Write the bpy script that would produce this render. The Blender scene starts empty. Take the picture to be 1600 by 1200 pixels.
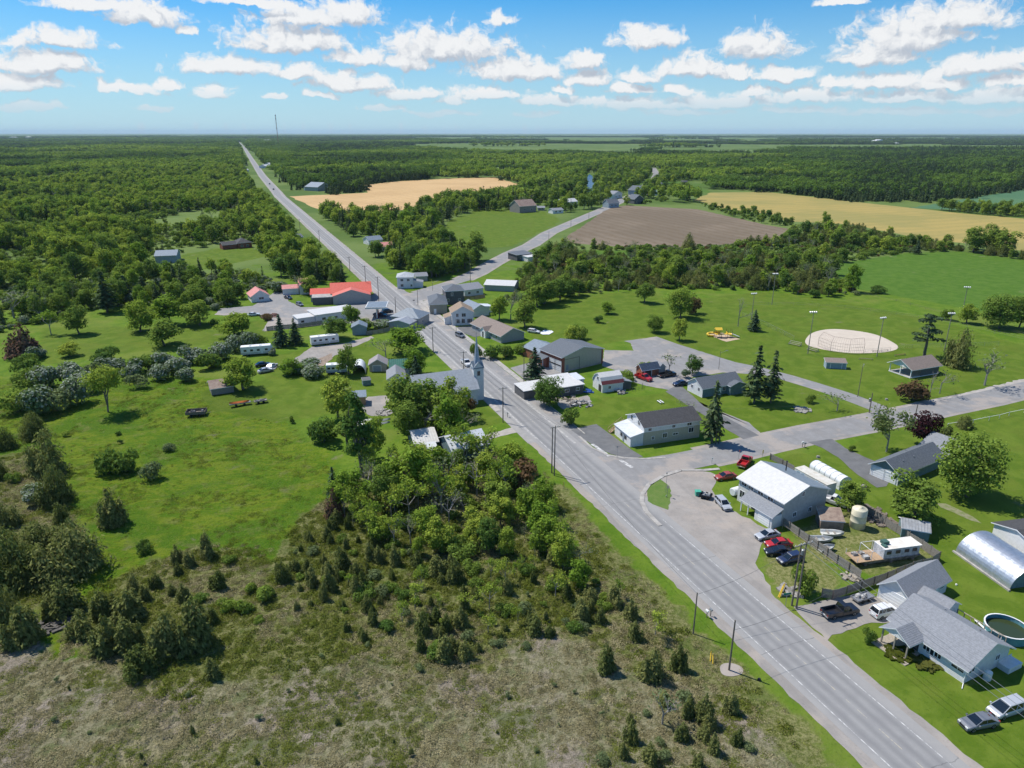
import bpy, math, random
import numpy as np
from mathutils import Matrix, Vector
R = random.Random(7)
C = bpy.context.scene.collection
SC = bpy.context.scene

# ------------------------------------------------------------------ camera, sky, sun, exposure
F = 1109.0                       # focal length in photo pixels (1600 px wide)
PIT = math.atan(393 / F)         # downward pitch: the horizon stands 393 px above the centre
HC = 70.0                        # drone height
cd = bpy.data.cameras.new('camera')
cam = bpy.data.objects.new('camera', cd); C.objects.link(cam)
cam.location = (0, 0, HC); cam.rotation_euler = (math.pi / 2 - PIT, 0, 0)
cd.sensor_width = 36; cd.lens = 36 * F / 1600; cd.clip_start = 1; cd.clip_end = 200000
SC.camera = cam

SUN_EL = math.radians(57); SUN_XY = Vector((-0.86, 0.51)).normalized()
SKY_STRENGTH, SUN_STRENGTH, HAZE = 0.10, 4.9, 0.000027
w = bpy.data.worlds.new('World'); SC.world = w; w.use_nodes = True
nt = w.node_tree; N = nt.nodes; K = nt.links; N.clear()

def nd(tree, t, **kw):
    n = tree.nodes.new(t)
    for k, v in kw.items():
        if k.startswith('i_'):
            key = k[2:]; key = int(key) if key.isdigit() else key
            n.inputs[key].default_value = v
        else: setattr(n, k, v)
    return n
def mth(tree, op, a, b=None, c=None, clamp=False):
    n = tree.nodes.new('ShaderNodeMath'); n.operation = op; n.use_clamp = clamp
    for i, x in enumerate((a, b, c)):
        if x is None: continue
        if isinstance(x, (int, float)): n.inputs[i].default_value = x
        else: tree.links.new(x, n.inputs[i])
    return n.outputs[0]
def vmath(tree, op, a, b=None, c=None):
    n = tree.nodes.new('ShaderNodeVectorMath'); n.operation = op
    for i, x in enumerate((a, b, c)):
        if x is None: continue
        if isinstance(x, (tuple, list)): n.inputs[i].default_value = x
        elif isinstance(x, (int, float)):
            n.inputs['Scale'].default_value = x
        else:
            tree.links.new(x, n.inputs[i])
    return n
def smooth(tree, x, lo, hi):
    n = tree.nodes.new('ShaderNodeMapRange'); n.interpolation_type = 'SMOOTHSTEP'
    tree.links.new(x, n.inputs[0]); n.inputs[1].default_value = lo; n.inputs[2].default_value = hi
    return n.outputs[0]
def mixc(tree, fac, a, b, mode='MIX'):
    n = tree.nodes.new('ShaderNodeMix'); n.data_type = 'RGBA'; n.blend_type = mode
    for i, x in ((0, fac), (6, a), (7, b)):
        if isinstance(x, (int, float)): n.inputs[i].default_value = x
        elif isinstance(x, (tuple, list)): n.inputs[i].default_value = (*x[:3], 1)
        else: tree.links.new(x, n.inputs[i])
    return n.outputs[2]

def pdir(x, y):                  # unit view direction of a photo pixel
    u, v = (x - 800) / F, (600 - y) / F
    d = Vector((u, math.cos(PIT) + v * math.sin(PIT), -math.sin(PIT) + v * math.cos(PIT)))
    return d.normalized()

sky = nd(nt, 'ShaderNodeTexSky', sky_type='NISHITA', sun_disc=False)
sky.sun_elevation = SUN_EL; sky.sun_rotation = math.atan2(SUN_XY.x, SUN_XY.y)
sky.altitude = 100; sky.air_density = 1.0; sky.dust_density = 0.3; sky.ozone_density = 3.0
tc = nd(nt, 'ShaderNodeTexCoord')
sep = nd(nt, 'ShaderNodeSeparateXYZ'); K.new(tc.outputs['Generated'], sep.inputs[0])
dz = mth(nt, 'MAXIMUM', sep.outputs[2], 0.012)
inv = mth(nt, 'DIVIDE', 1.0, dz)
flat = vmath(nt, 'MULTIPLY', tc.outputs['Generated'], (1, 1, 0)).outputs[0]
P1 = nt.nodes.new('ShaderNodeVectorMath'); P1.operation = 'SCALE'
K.new(flat, P1.inputs[0]); K.new(inv, P1.inputs['Scale']); P1 = P1.outputs[0]
# cumulus of the photograph: (centre x, centre y, width, height) in photo pixels -> azimuth and elevation on the sky
CL = [(450, 62, 190, 52), (545, 18, 115, 50), (470, 24, 150, 40), (400, 3, 160, 16), (700, 72, 230, 62), (800, 108, 170, 46), (560, 88, 120, 30), (360, 104, 160, 34), (470, 116, 90, 28), (640, 92, 90, 44),
      (90, 62, 130, 30), (230, 22, 110, 40), (150, 6, 150, 26), (335, 145, 62, 24), (545, 128, 130, 38), (200, 138, 100, 20), (60, 98, 150, 40), (640, 146, 120, 24), (760, 148, 130, 24),
      (1010, 60, 115, 42), (1183, 72, 112, 52), (915, 96, 74, 34), (920, 124, 80, 30), (1000, 118, 66, 28), (1078, 102, 105, 44), (1150, 114, 64, 24), (1228, 116, 96, 26), (838, 110, 66, 34), (780, 28, 48, 24),
      (1420, 52, 170, 66), (1365, 84, 120, 46), (1490, 28, 160, 50), (1395, 126, 150, 30), (1540, 104, 150, 34), (1000, 162, 150, 26), (1120, 158, 170, 28), (1260, 150, 150, 26), (1420, 152, 170, 24), (1550, 152, 130, 26), (860, 158, 120, 22),
      (20, 130, 110, 28), (1320, 3, 70, 14), (290, 45, 34, 16), (500, 150, 50, 12), (930, 160, 60, 12), (705, 158, 60, 16), (430, 152, 34, 12), (600, 168, 80, 12), (980, 140, 70, 20), (1060, 140, 60, 18), (1180, 142, 70, 20), (1310, 128, 60, 18), (1470, 134, 90, 18), (1590, 128, 80, 26), (1590, 90, 60, 24), (880, 140, 50, 16), (260, 130, 46, 18), (40, 165, 90, 16), (240, 168, 60, 10), (1080, 176, 130, 12), (1250, 172, 130, 12), (1400, 176, 150, 12), (1545, 176, 100, 12), (690, 176, 120, 10), (840, 178, 90, 10)]
az = mth(nt, 'ARCTAN2', sep.outputs[0], sep.outputs[1]); el = mth(nt, 'ARCSINE', sep.outputs[2])
ae = nd(nt, 'ShaderNodeCombineXYZ'); K.new(az, ae.inputs[0]); K.new(el, ae.inputs[1]); ae = ae.outputs[0]
wn = nd(nt, 'ShaderNodeTexNoise'); wn.inputs['Scale'].default_value = 26; wn.inputs['Detail'].default_value = 4; wn.inputs['Roughness'].default_value = .6; K.new(ae, wn.inputs['Vector'])
AE = vmath(nt, 'ADD', ae, vmath(nt, 'MULTIPLY_ADD', wn.outputs['Color'], (.050, .022, 0), (-.025, -.011, 0)).outputs[0]).outputs[0]
BL = []
for (x, y, wd, hh) in CL:
    d = pdir(x, y); BL.append((math.atan2(d.x, d.y), math.asin(d.z) - hh*.12/F, wd*.5/F*1.02, hh*.62/F))
def field(p):
    acc = None
    for a0, e0, ra, re in BL:
        q = vmath(nt, 'MULTIPLY_ADD', p, (1/ra, 1/re, 0), (-a0/ra, -e0/re, 0)).outputs[0]
        q = vmath(nt, 'MAXIMUM', q, vmath(nt, 'MULTIPLY', q, (-1, -2.8, 0)).outputs[0]).outputs[0]
        l = nt.nodes.new('ShaderNodeVectorMath'); l.operation = 'LENGTH'; K.new(q, l.inputs[0]); l = l.outputs['Value']
        acc = l if acc is None else mth(nt, 'SMOOTH_MIN', acc, l, .25)
    return acc
def puff(p):
    n = nd(nt, 'ShaderNodeTexNoise'); n.inputs['Scale'].default_value = 60; n.inputs['Detail'].default_value = 6; n.inputs['Roughness'].default_value = .6
    K.new(p, n.inputs['Vector']); return n.outputs[0]
d0 = field(AE); AE2 = vmath(nt, 'ADD', AE, (-.005, .012, 0)).outputs[0]; d1 = field(AE2)
p0 = puff(AE); p1 = puff(AE2)
den0 = mth(nt, 'ADD', mth(nt, 'SUBTRACT', 1.02, d0), mth(nt, 'MULTIPLY', mth(nt, 'SUBTRACT', p0, .46), 1.9))
den1 = mth(nt, 'ADD', mth(nt, 'SUBTRACT', 1.02, d1), mth(nt, 'MULTIPLY', mth(nt, 'SUBTRACT', p1, .46), 1.9))
# beyond the clouds of the photograph a field of the same cumulus goes on over the rest of the sky
gn = nd(nt, 'ShaderNodeTexNoise'); gn.inputs['Scale'].default_value = 1.1; gn.inputs['Detail'].default_value = 5; K.new(P1, gn.inputs['Vector'])
away = smooth(nt, d0, 3.5, 8.0)
den0 = mth(nt, 'MAXIMUM', den0, mth(nt, 'MULTIPLY', mth(nt, 'SUBTRACT', gn.outputs[0], .55), mth(nt, 'MULTIPLY', away, 6.0)))
al = mth(nt, 'MULTIPLY', smooth(nt, den0, .02, .55), .97)
lit = smooth(nt, mth(nt, 'SUBTRACT', den0, den1), -.55, .42)
un_c = mixc(nt, lit, (.56, .62, .72), (1.10, 1.105, 1.11))
lit2 = smooth(nt, den0, .9, .25)
un_c = mixc(nt, mth(nt, 'MULTIPLY', lit2, .15), un_c, (.95, .97, 1.0))
low = smooth(nt, sep.outputs[2], 0.010, 0.055)                            # the air near the horizon veils clouds
al = mth(nt, 'MULTIPLY', al, mth(nt, 'MULTIPLY_ADD', low, .55, .45)); un_c = mixc(nt, low, (.70, .82, .92), un_c)
skyc = nt.nodes.new('ShaderNodeHueSaturation'); K.new(vmath(nt, 'MULTIPLY', sky.outputs[0], (.53, .88, 1.16)).outputs[0], skyc.inputs['Color']); skyc.inputs['Saturation'].default_value = 1.25
b1 = nd(nt, 'ShaderNodeBackground'); hz = smooth(nt, sep.outputs[2], .24, -.05)                                # pale blue towards the horizon
sk2 = mixc(nt, mth(nt, 'MULTIPLY', hz, .85), skyc.outputs[0], (4.7, 6.5, 7.6))
K.new(sk2, b1.inputs[0]); b1.inputs[1].default_value = SKY_STRENGTH
b2 = nd(nt, 'ShaderNodeBackground'); K.new(un_c, b2.inputs[0]); b2.inputs[1].default_value = 0.74
mx = nd(nt, 'ShaderNodeMixShader'); K.new(al, mx.inputs[0]); K.new(b1.outputs[0], mx.inputs[1]); K.new(b2.outputs[0], mx.inputs[2])
wo = nd(nt, 'ShaderNodeOutputWorld'); K.new(mx.outputs[0], wo.inputs[0])
try:
    w.cycles.sampling_method = 'MANUAL'; w.cycles.sample_map_resolution = 256
except Exception: pass

sl = bpy.data.lights.new('sun', 'SUN'); sl.energy = SUN_STRENGTH; sl.angle = math.radians(0.53); sl.color = (1, 0.955, 0.88)
so = bpy.data.objects.new('sun', sl); C.objects.link(so)
sd = Vector((SUN_XY.x * math.cos(SUN_EL), SUN_XY.y * math.cos(SUN_EL), math.sin(SUN_EL)))
so.rotation_euler = sd.to_track_quat('Z', 'Y').to_euler()
SC.view_settings.view_transform = 'Standard'; SC.view_settings.look = 'None'
SC.view_settings.exposure = 0.17; SC.view_settings.gamma = 1; SC.view_settings.use_curve_mapping = False
SC.cycles.max_bounces = 6; SC.cycles.diffuse_bounces = 2; SC.cycles.transmission_bounces = 4; SC.cycles.transparent_max_bounces = 8
SC.cycles.volume_bounces = 0
# ------------------------------------------------------------------ geometry helpers
def G(x, y, z=0.0):              # where the view line of a photo pixel meets the level z, in metres
    v = y - 600; t = (HC - z) / (math.sin(PIT) + v / F * math.cos(PIT))
    return Vector(((x - 800) / F * t, t * (math.cos(PIT) - v / F * math.sin(PIT)), z))
def GG(p): return G(*p)
def hgt(X, Y, ty):               # height of something standing at X, Y whose top shows at photo row ty
    r = (600 - ty) / F
    return HC + Y * (r * math.cos(PIT) - math.sin(PIT)) / (math.cos(PIT) + r * math.sin(PIT))
def zdepth(X, Y, Z=0): return Y * math.cos(PIT) - (Z - HC) * math.sin(PIT)
def pix(X, Y, Z=0):
    zc = Y * math.cos(PIT) - (Z - HC) * math.sin(PIT); yc = Y * math.sin(PIT) + (Z - HC) * math.cos(PIT)
    return 800 + F * X / zc, 600 - F * yc / zc

class MB:
    def __init__(s): s.v = []; s.f = []; s.m = []; s.M = None; s.mi = 0
    def add(s, vs, fs, mi=None):
        o = len(s.v)
        if s.M is not None: vs = [tuple(s.M @ Vector(p)) for p in vs]
        s.v += [tuple(p) for p in vs]; s.f += [tuple(i + o for i in f) for f in fs]
        s.m += [s.mi if mi is None else mi] * len(fs); return s
    def box(s, x0, y0, z0, x1, y1, z1, mi=None):
        return s.add([(x0,y0,z0),(x1,y0,z0),(x1,y1,z0),(x0,y1,z0),(x0,y0,z1),(x1,y0,z1),(x1,y1,z1),(x0,y1,z1)],
              [(0,3,2,1),(4,5,6,7),(0,1,5,4),(1,2,6,5),(2,3,7,6),(3,0,4,7)], mi)
    def hexa(s, b, t, mi=None):      # bottom quad, top quad
        return s.add(list(b) + list(t), [(0,3,2,1),(4,5,6,7),(0,1,5,4),(1,2,6,5),(2,3,7,6),(3,0,4,7)], mi)
    def prism(s, prof, a, b, axis='x', mi=None):   # profile (p,q) swept from a to b along an axis
        n = len(prof)
        if axis == 'x': V = [(a,p,q) for p,q in prof] + [(b,p,q) for p,q in prof]
        elif axis == 'y': V = [(p,a,q) for p,q in prof] + [(p,b,q) for p,q in prof]
        else: V = [(p,q,a) for p,q in prof] + [(p,q,b) for p,q in prof]
        Fs = [tuple(range(n)), tuple(range(2*n-1, n-1, -1))] + [(i, i+n, (i+1)%n+n, (i+1)%n) for i in range(n)]
        return s.add(V, Fs, mi)
    def tube(s, p, q, r0, r1=None, n=6, mi=None, caps=True):
        p, q = Vector(p), Vector(q); r1 = r0 if r1 is None else r1
        d = (q - p).normalized(); a = d.orthogonal().normalized(); b = d.cross(a)
        V = []
        for c, r in ((p, r0), (q, r1)):
            for i in range(n):
                t = 2*math.pi*i/n; V.append(c + (a*math.cos(t) + b*math.sin(t))*r)
        Fs = [(i, (i+1)%n, (i+1)%n+n, i+n) for i in range(n)]
        if caps: Fs += [tuple(range(n-1,-1,-1)), tuple(range(n, 2*n))]
        return s.add(V, Fs, mi)
    def path(s, pts, r, n=5, mi=None):
        for a, b in zip(pts, pts[1:]): s.tube(a, b, r, r, n, mi)
        return s
    def lathe(s, prof, n=16, c=(0,0,0), axis='z', mi=None):   # profile (r, h)
        V = []
        for r, h in prof:
            for i in range(n):
                t = 2*math.pi*i/n; x, y = r*math.cos(t), r*math.sin(t)
                V.append((c[0]+x, c[1]+y, c[2]+h) if axis == 'z' else (c[0]+x, c[1]+h, c[2]+y) if axis == 'y' else (c[0]+h, c[1]+x, c[2]+y))
        Fs = [(j*n+i, j*n+(i+1)%n, (j+1)*n+(i+1)%n, (j+1)*n+i) for j in range(len(prof)-1) for i in range(n)]
        Fs += [tuple(range(n-1,-1,-1)), tuple(range((len(prof)-1)*n, len(prof)*n))]
        return s.add(V, Fs, mi)
    def build(s, name, mats, parent=None, smooth=False, **props):
        me = bpy.data.meshes.new(name); me.from_pydata(s.v, [], s.f)
        for m in (mats if isinstance(mats, (list, tuple)) else [mats]): me.materials.append(m)
        if any(s.m): me.polygons.foreach_set('material_index', s.m)
        if smooth: me.polygons.foreach_set('use_smooth', [True]*len(s.f))
        o = bpy.data.objects.new(name, me); C.objects.link(o)
        if parent is not None: o.parent = parent
        for k, v in props.items(): o[k] = v
        return o
def thing(name, label, cat, loc=(0,0,0), rz=0, group=None):
    o = bpy.data.objects.new(name, None); o.empty_display_size = 0.2; C.objects.link(o)
    o.location = loc; o.rotation_euler = (0, 0, rz); o['label'] = label; o['category'] = cat
    if group: o['group'] = group
    return o
def tag(o, label, cat, group=None):
    o['label'] = label; o['category'] = cat
    if group: o['group'] = group
    return o
def copy_thing(o, loc, rz=None, scl=None, label=None, group=None):
    c = o.copy(); C.objects.link(c); c.location = loc
    if rz is not None: c.rotation_euler = (0, 0, rz)
    if scl is not None: c.scale = scl
    if label: c['label'] = label
    if group: c['group'] = group
    for ch in list(o.children):
        d = ch.copy(); C.objects.link(d); d.parent = c
        for g in list(ch.children):
            e = g.copy(); C.objects.link(e); e.parent = d
    return c
def ang(a, b): return math.atan2(b[1]-a[1], b[0]-a[0])

# ------------------------------------------------------------------ materials
MATS = {}
def mat(name, color, rough=0.8, metal=0.0, var=0.12, scale=1.5, bump=0.0, bscale=8, stripes=None, spec=0.3, color2=None, sep=0.5, trans=0):
    """plain surface: base colour broken by two octaves of noise; stripes=(axis, spacing, depth) cuts ribs or boards"""
    if name in MATS: return MATS[name]
    m = bpy.data.materials.new(name); m.use_nodes = True; t = m.node_tree
    b = t.nodes['Principled BSDF']; b.inputs['Roughness'].default_value = rough; b.inputs['Metallic'].default_value = metal
    b.inputs['Specular IOR Level'].default_value = spec
    co = nd(t, 'ShaderNodeTexCoord'); v = co.outputs['Object']
    n1 = nd(t, 'ShaderNodeTexNoise'); n1.inputs['Scale'].default_value = scale; n1.inputs['Detail'].default_value = 6; n1.inputs['Roughness'].default_value = .65
    t.links.new(v, n1.inputs['Vector'])
    c2 = color2 or tuple(c * (1 - 2.2*var) for c in color)
    fac = smooth(t, n1.outputs[0], 0.5 - sep*0.4, 0.5 + sep*0.4)
    c = mixc(t, fac, c2, tuple(min(1, x*(1+var*.4)) for x in color) if not color2 else color)
    h = None
    if stripes:
        ax, sp, dp = stripes
        s = nd(t, 'ShaderNodeSeparateXYZ'); t.links.new(v, s.inputs[0])
        fr = mth(t, 'FRACT', mth(t, 'DIVIDE', s.outputs['xyz'.index(ax)], sp))
        h = smooth(t, mth(t, 'ABSOLUTE', mth(t, 'SUBTRACT', fr, 0.5)), 0.30, 0.48)
    if bump:
        n2 = nd(t, 'ShaderNodeTexNoise'); n2.inputs['Scale'].default_value = bscale; n2.inputs['Detail'].default_value = 4
        t.links.new(v, n2.inputs['Vector'])
        hh = mth(t, 'MULTIPLY', n2.outputs[0], bump); h = hh if h is None else mth(t, 'ADD', mth(t, 'MULTIPLY', h, stripes[2]), hh)
    elif h is not None: h = mth(t, 'MULTIPLY', h, stripes[2])
    t.links.new(c, b.inputs['Base Color'])
    if h is not None:
        bp = nd(t, 'ShaderNodeBump'); bp.inputs['Distance'].default_value = 1.0; bp.inputs['Strength'].default_value = 1.0
        t.links.new(h, bp.inputs['Height']); t.links.new(bp.outputs[0], b.inputs['Normal'])
    MATS[name] = m; return m
siding_white = mat('siding_white', (.72,.72,.71), var=.05, stripes=('z',.22,.03))
siding_grey = mat('siding_grey', (.36,.365,.35), var=.05, stripes=('z',.22,.03))
siding_tan = mat('siding_tan', (.36,.33,.27), var=.05, stripes=('z',.22,.03))
siding_blue = mat('siding_blue', (.30,.38,.44), var=.06, stripes=('z',.22,.03))
siding_dark = mat('siding_dark', (.13,.13,.135), var=.1, stripes=('z',.22,.03))
siding_teal = mat('siding_teal', (.16,.24,.25), var=.1, stripes=('z',.22,.03))
metal_tan = mat('metal_tan', (.40,.385,.30), var=.04, stripes=('x',.6,.03), rough=.6)
block_grey = mat('block_grey', (.44,.45,.44), var=.08, stripes=('z',.2,.02))
stucco_grey = mat('stucco_grey', (.42,.41,.39), var=.07, bump=.01)
brick_red = mat('brick_red', (.28,.10,.065), var=.15, scale=6, stripes=('z',.075,.01))
brick_orange = mat('brick_orange', (.36,.14,.08), var=.15, scale=6, stripes=('z',.075,.01))
shingle_grey = mat('shingle_grey', (.25,.26,.28), var=.10, scale=3, bump=.02, stripes=('z',.14,.02))
shingle_dark = mat('shingle_dark', (.075,.073,.075), var=.14, scale=2.5, bump=.02, stripes=('z',.14,.02))
shingle_slate = mat('shingle_slate', (.13,.145,.165), var=.12, scale=3, bump=.02, stripes=('z',.14,.02))
shingle_brown = mat('shingle_brown', (.25,.20,.17), var=.12, scale=3, bump=.02, stripes=('z',.14,.02))
shingle_tan = mat('shingle_tan', (.31,.23,.16), var=.12, scale=3, bump=.02, stripes=('z',.14,.02))
roof_white = mat('roof_white', (.60,.585,.555), var=.05, rough=.45, stripes=('x',.6,.02))
roof_white_y = mat('roof_white_ribbed', (.60,.62,.64), var=.06, rough=.45, stripes=('y',.6,.02))
roof_red = mat('roof_red', (.60,.10,.06), var=.08, rough=.5, stripes=('x',.6,.02))
roof_pink = mat('roof_faded_red', (.62,.25,.22), var=.12, rough=.6, stripes=('y',.6,.02))
roof_bluegrey = mat('roof_bluegrey', (.20,.24,.28), var=.1, rough=.5, stripes=('x',.6,.02))
roof_green = mat('roof_green', (.03,.16,.12), var=.15, rough=.5, stripes=('x',.6,.02))
roof_rust = mat('roof_rust', (.22,.14,.11), color2=(.33,.25,.2), rough=.7, scale=.8)
galv = mat('galvanised', (.62,.64,.67), rough=.42, metal=.85, var=.08, stripes=('x',.25,.03))
galv_dull = mat('galvanised_dull', (.42,.43,.44), rough=.5, metal=.5, var=.1)
trim_white = mat('trim_white', (.80,.80,.80), var=.03)
trim_dark = mat('trim_dark', (.05,.05,.05), var=.1)
door_white = mat('door_white', (.82,.82,.80), var=.03, stripes=('z',.5,.03))
door_grey = mat('door_grey', (.25,.30,.34), var=.08, stripes=('z',.5,.03))
wood_new = mat('wood_new', (.42,.29,.18), var=.12, scale=4)
wood_old = mat('wood_weathered', (.20,.18,.155), color2=(.30,.28,.25), scale=5)
wood_pole = mat('wood_pole', (.13,.105,.085), color2=(.20,.17,.14), scale=5)
wood_pale = mat('wood_pale', (.38,.33,.26), var=.15, scale=4)
concrete = mat('concrete', (.40,.375,.34), var=.14, scale=.7, bump=.01)
steel = mat('steel_grey', (.33,.34,.35), rough=.45, metal=.5, var=.08)
black = mat('matt_black', (.02,.02,.022), rough=.6, var=.1)
rubber = mat('rubber', (.018,.018,.018), rough=.85, var=.1)
chrome = mat('wheel_rim', (.45,.46,.47), rough=.35, metal=.7, var=.05)
lampglass = mat('lamp_glass', (.75,.75,.72), rough=.2, var=.05, spec=.5)
redglass = mat('tail_glass', (.35,.02,.02), rough=.2, var=.05, spec=.5)
plastic_blue = mat('plastic_blue', (.04,.11,.38), rough=.5)
plastic_green = mat('plastic_green', (.08,.40,.28), rough=.5)
plastic_yellow = mat('plastic_yellow', (.72,.48,.05), rough=.5, var=.06)
plastic_orange = mat('plastic_orange', (.70,.16,.03), rough=.5)
plastic_white = mat('plastic_white', (.78,.78,.76), rough=.45, var=.06)
tank_cream = mat('tank_cream', (.70,.64,.46), rough=.5, var=.08)
tarp_white = mat('tarp_white', (.75,.77,.78), rough=.6, var=.08)
tarp_brown = mat('tarp_brown', (.20,.14,.11), color2=(.34,.26,.2), rough=.7, scale=1)
lightblue = mat('paint_lightblue', (.17,.40,.62), rough=.5, var=.08)
junk_mix = mat('scrap_mix', (.10,.09,.085), color2=(.45,.44,.42), scale=1.6, sep=.3)
stone_grey = mat('fieldstone', (.33,.31,.28), var=.2, scale=3, bump=.05)
flower_white = mat('flower_white', (.75,.75,.70), var=.1)
def glass_mat():
    m = bpy.data.materials.new('window_glass'); m.use_nodes = True; b = m.node_tree.nodes['Principled BSDF']
    b.inputs['Base Color'].default_value = (.025,.03,.035,1); b.inputs['Roughness'].default_value = .06; b.inputs['Specular IOR Level'].default_value = .7
    return m
glass = glass_mat()
def paint(name, c, rough=.3):
    if name in MATS: return MATS[name]
    m = bpy.data.materials.new(name); m.use_nodes = True; t = m.node_tree; b = t.nodes['Principled BSDF']
    co = nd(t, 'ShaderNodeTexCoord'); n = nd(t, 'ShaderNodeTexNoise'); n.inputs['Scale'].default_value = 2.5; n.inputs['Detail'].default_value = 5
    t.links.new(co.outputs['Object'], n.inputs['Vector'])
    t.links.new(mixc(t, n.outputs[0], c, tuple(x*.82+.01 for x in c)), b.inputs['Base Color'])
    t.links.new(mth(t, 'MULTIPLY_ADD', n.outputs[0], .2, rough-.08), b.inputs['Roughness'])
    b.inputs['Coat Weight'].default_value = .5; b.inputs['Coat Roughness'].default_value = .08
    MATS[name] = m; return m

# ------------------------------------------------------------------ the ground: one sheet out to the horizon
def inpoly(px, py, poly):
    r = np.zeros(px.shape, bool); n = len(poly)
    for i in range(n):
        x0, y0 = poly[i][0], poly[i][1]; x1, y1 = poly[(i+1) % n][0], poly[(i+1) % n][1]
        c = (y0 > py) != (y1 > py)
        with np.errstate(divide='ignore', invalid='ignore'):
            xi = (x1 - x0) * (py - y0) / (y1 - y0 + 1e-12) + x0
        r ^= c & (px < xi)
    return r
def W(poly): return [tuple(G(*p)[:2]) for p in poly]
DRY = W([(-200,1000),(60,1010),(150,1015),(215,1050),(300,1070),(400,1060),(480,1040),(560,1010),(660,1040),(700,1065),(760,1055),(820,1005),(900,990),(985,1020),(1010,1055),(1090,1068),(1150,1100),(1200,1150),(1290,1260),(1200,1500),(-400,1500)])
MEADOW = W([(-200,560),(70,600),(350,590),(420,640),(500,700),(540,760),(560,800),(700,720),(800,690),(870,760),(1010,900),(1120,1010),(1290,1200),(1400,1500),(-400,1500)])
LAWNS = [W(p) for p in (
    [(1010,620),(1100,600),(1200,585),(1350,640),(1400,665),(1200,690),(1080,650),(930,680),(880,670),(930,620)],
    [(1130,790),(1180,720),(1320,700),(1420,640),(1700,600),(1800,900),(1700,1300),(1500,1200),(1290,1000),(1380,900)],
    [(1000,525),(1060,470),(1200,455),(1310,470),(1460,500),(1600,540),(1700,560),(1600,600),(1400,640),(1230,590)],
    [(400,560),(560,530),(720,610),(790,660),(700,680),(600,660),(500,640),(430,620)],
    [(310,610),(440,590),(520,600),(560,640),(440,660),(330,640)],
    [(60,510),(300,510),(420,500),(430,530),(250,545),(70,570)],
    [(280,400),(380,380),(420,400),(300,425)],
    [(820,500),(860,465),(1000,455),(1060,470),(1010,520),(940,540),(830,530)],
    [(690,350),(740,330),(850,330),(880,345),(800,385),(720,390)])]
HAY = [W(p) for p in ([(1290,415),(1420,395),(1500,393),(1700,420),(1700,520),(1500,480),(1330,450)], [(890,405),(900,390),(990,392),(985,402)], [(1020,300),(1060,283),(1110,285),(1110,297)])]
WOOD = [W(p) for p in (
    [(845,735),(865,745),(960,850),(1060,950),(1130,1020),(1230,1110),(1330,1215),(1290,1240),(1190,1160),(1100,1080),(1050,1000),(960,900),(880,830)],
    [(110,960),(180,900),(330,845),(420,880),(480,800),(560,740),(640,700),(760,700),(840,740),(865,840),(990,930),(1055,1000),(1130,1080),(1100,1140),(400,1140),(150,1060),(90,1000)],
    [(1225,838),(1300,800),(1345,800),(1440,860),(1455,875),(1345,900),(1290,870)], [(1200,852),(1260,858),(1300,890),(1330,905),(1285,925),(1228,935),(1195,900)],
    [(-100,740),(60,700),(120,800),(130,880),(60,960),(-100,960)])]
def knots(a, b, st, lo, hi, g=1.22):
    v = list(np.arange(a, b + .01, st)); s = st; x = v[-1]
    while x < hi: s *= g; x += s; v.append(x)
    s = st; x = a; left = []
    while x > lo: s *= g; x -= s; left.append(x)
    return np.array(left[::-1] + v)
gx = knots(-170, 290, 2.0, -32000, 32000); gy = knots(50, 470, 2.0, -3000, 46000)
XX, YY = np.meshgrid(gx, gy); nx, ny = len(gx), len(gy)
def soft(m, k=2):
    m = m.astype(float)
    for _ in range(k):
        q = np.pad(m, 1, mode='edge'); m = (q[:-2,1:-1]+q[2:,1:-1]+q[1:-1,:-2]+q[1:-1,2:]+2*q[1:-1,1:-1])/6
    return m
near = (XX > -172) & (XX < 292) & (YY < 472) & (YY > 20)
att = {'dry': soft(inpoly(XX, YY, DRY), 4), 'meadow': soft(inpoly(XX, YY, MEADOW), 5)}
z = np.zeros(XX.shape)
for nm, L_ in (('lawn', LAWNS), ('hay', HAY), ('wood', WOOD)):
    q = np.zeros(XX.shape, bool)
    for p in L_: q |= inpoly(XX, YY, p)
    att[nm] = soft(q, 2)
att['far'] = np.clip((np.hypot(XX, YY) - 330) / 130, 0, 1)
rg = np.random.default_rng(3)
bump = soft(rg.random(XX.shape), 2) - .5 + 2.2*(soft(rg.random(XX.shape), 9) - .5)
roadn = (XX + 14.8) * .9272 + (YY - 218.6) * .3746
z = np.where(near & (roadn < -9), -np.abs(bump) * 1.5 * np.clip((-roadn - 9) / 12, 0, 1) * att['meadow'], 0)
ZLOW = float(z.min()); me = bpy.data.meshes.new('ground')
me.vertices.add(nx*ny); me.vertices.foreach_set('co', np.stack([XX, YY, z], -1).astype(np.float32).ravel())
ii = (np.arange(ny-1)[:, None]*nx + np.arange(nx-1)[None]).ravel()
fa = np.stack([ii, ii+1, ii+nx+1, ii+nx], -1).astype(np.int32)
me.loops.add(fa.size); me.loops.foreach_set('vertex_index', fa.ravel())
me.polygons.add(len(fa)); me.polygons.foreach_set('loop_start', np.arange(len(fa), dtype=np.int32)*4)
me.polygons.foreach_set('use_smooth', np.ones(len(fa), bool)); me.update()
for k_, v_ in att.items():
    a = me.attributes.new(k_, 'FLOAT', 'POINT'); a.data.foreach_set('value', v_.astype(np.float32).ravel())
ground = bpy.data.objects.new('ground', me); C.objects.link(ground); ground['kind'] = 'structure'
gm = bpy.data.materials.new('grass_ground'); gm.use_nodes = True; t = gm.node_tree; b = t.nodes['Principled BSDF']
b.inputs['Roughness'].default_value = .95; b.inputs['Specular IOR Level'].default_value = .1
co = nd(t, 'ShaderNodeTexCoord').outputs['Object']
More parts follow.
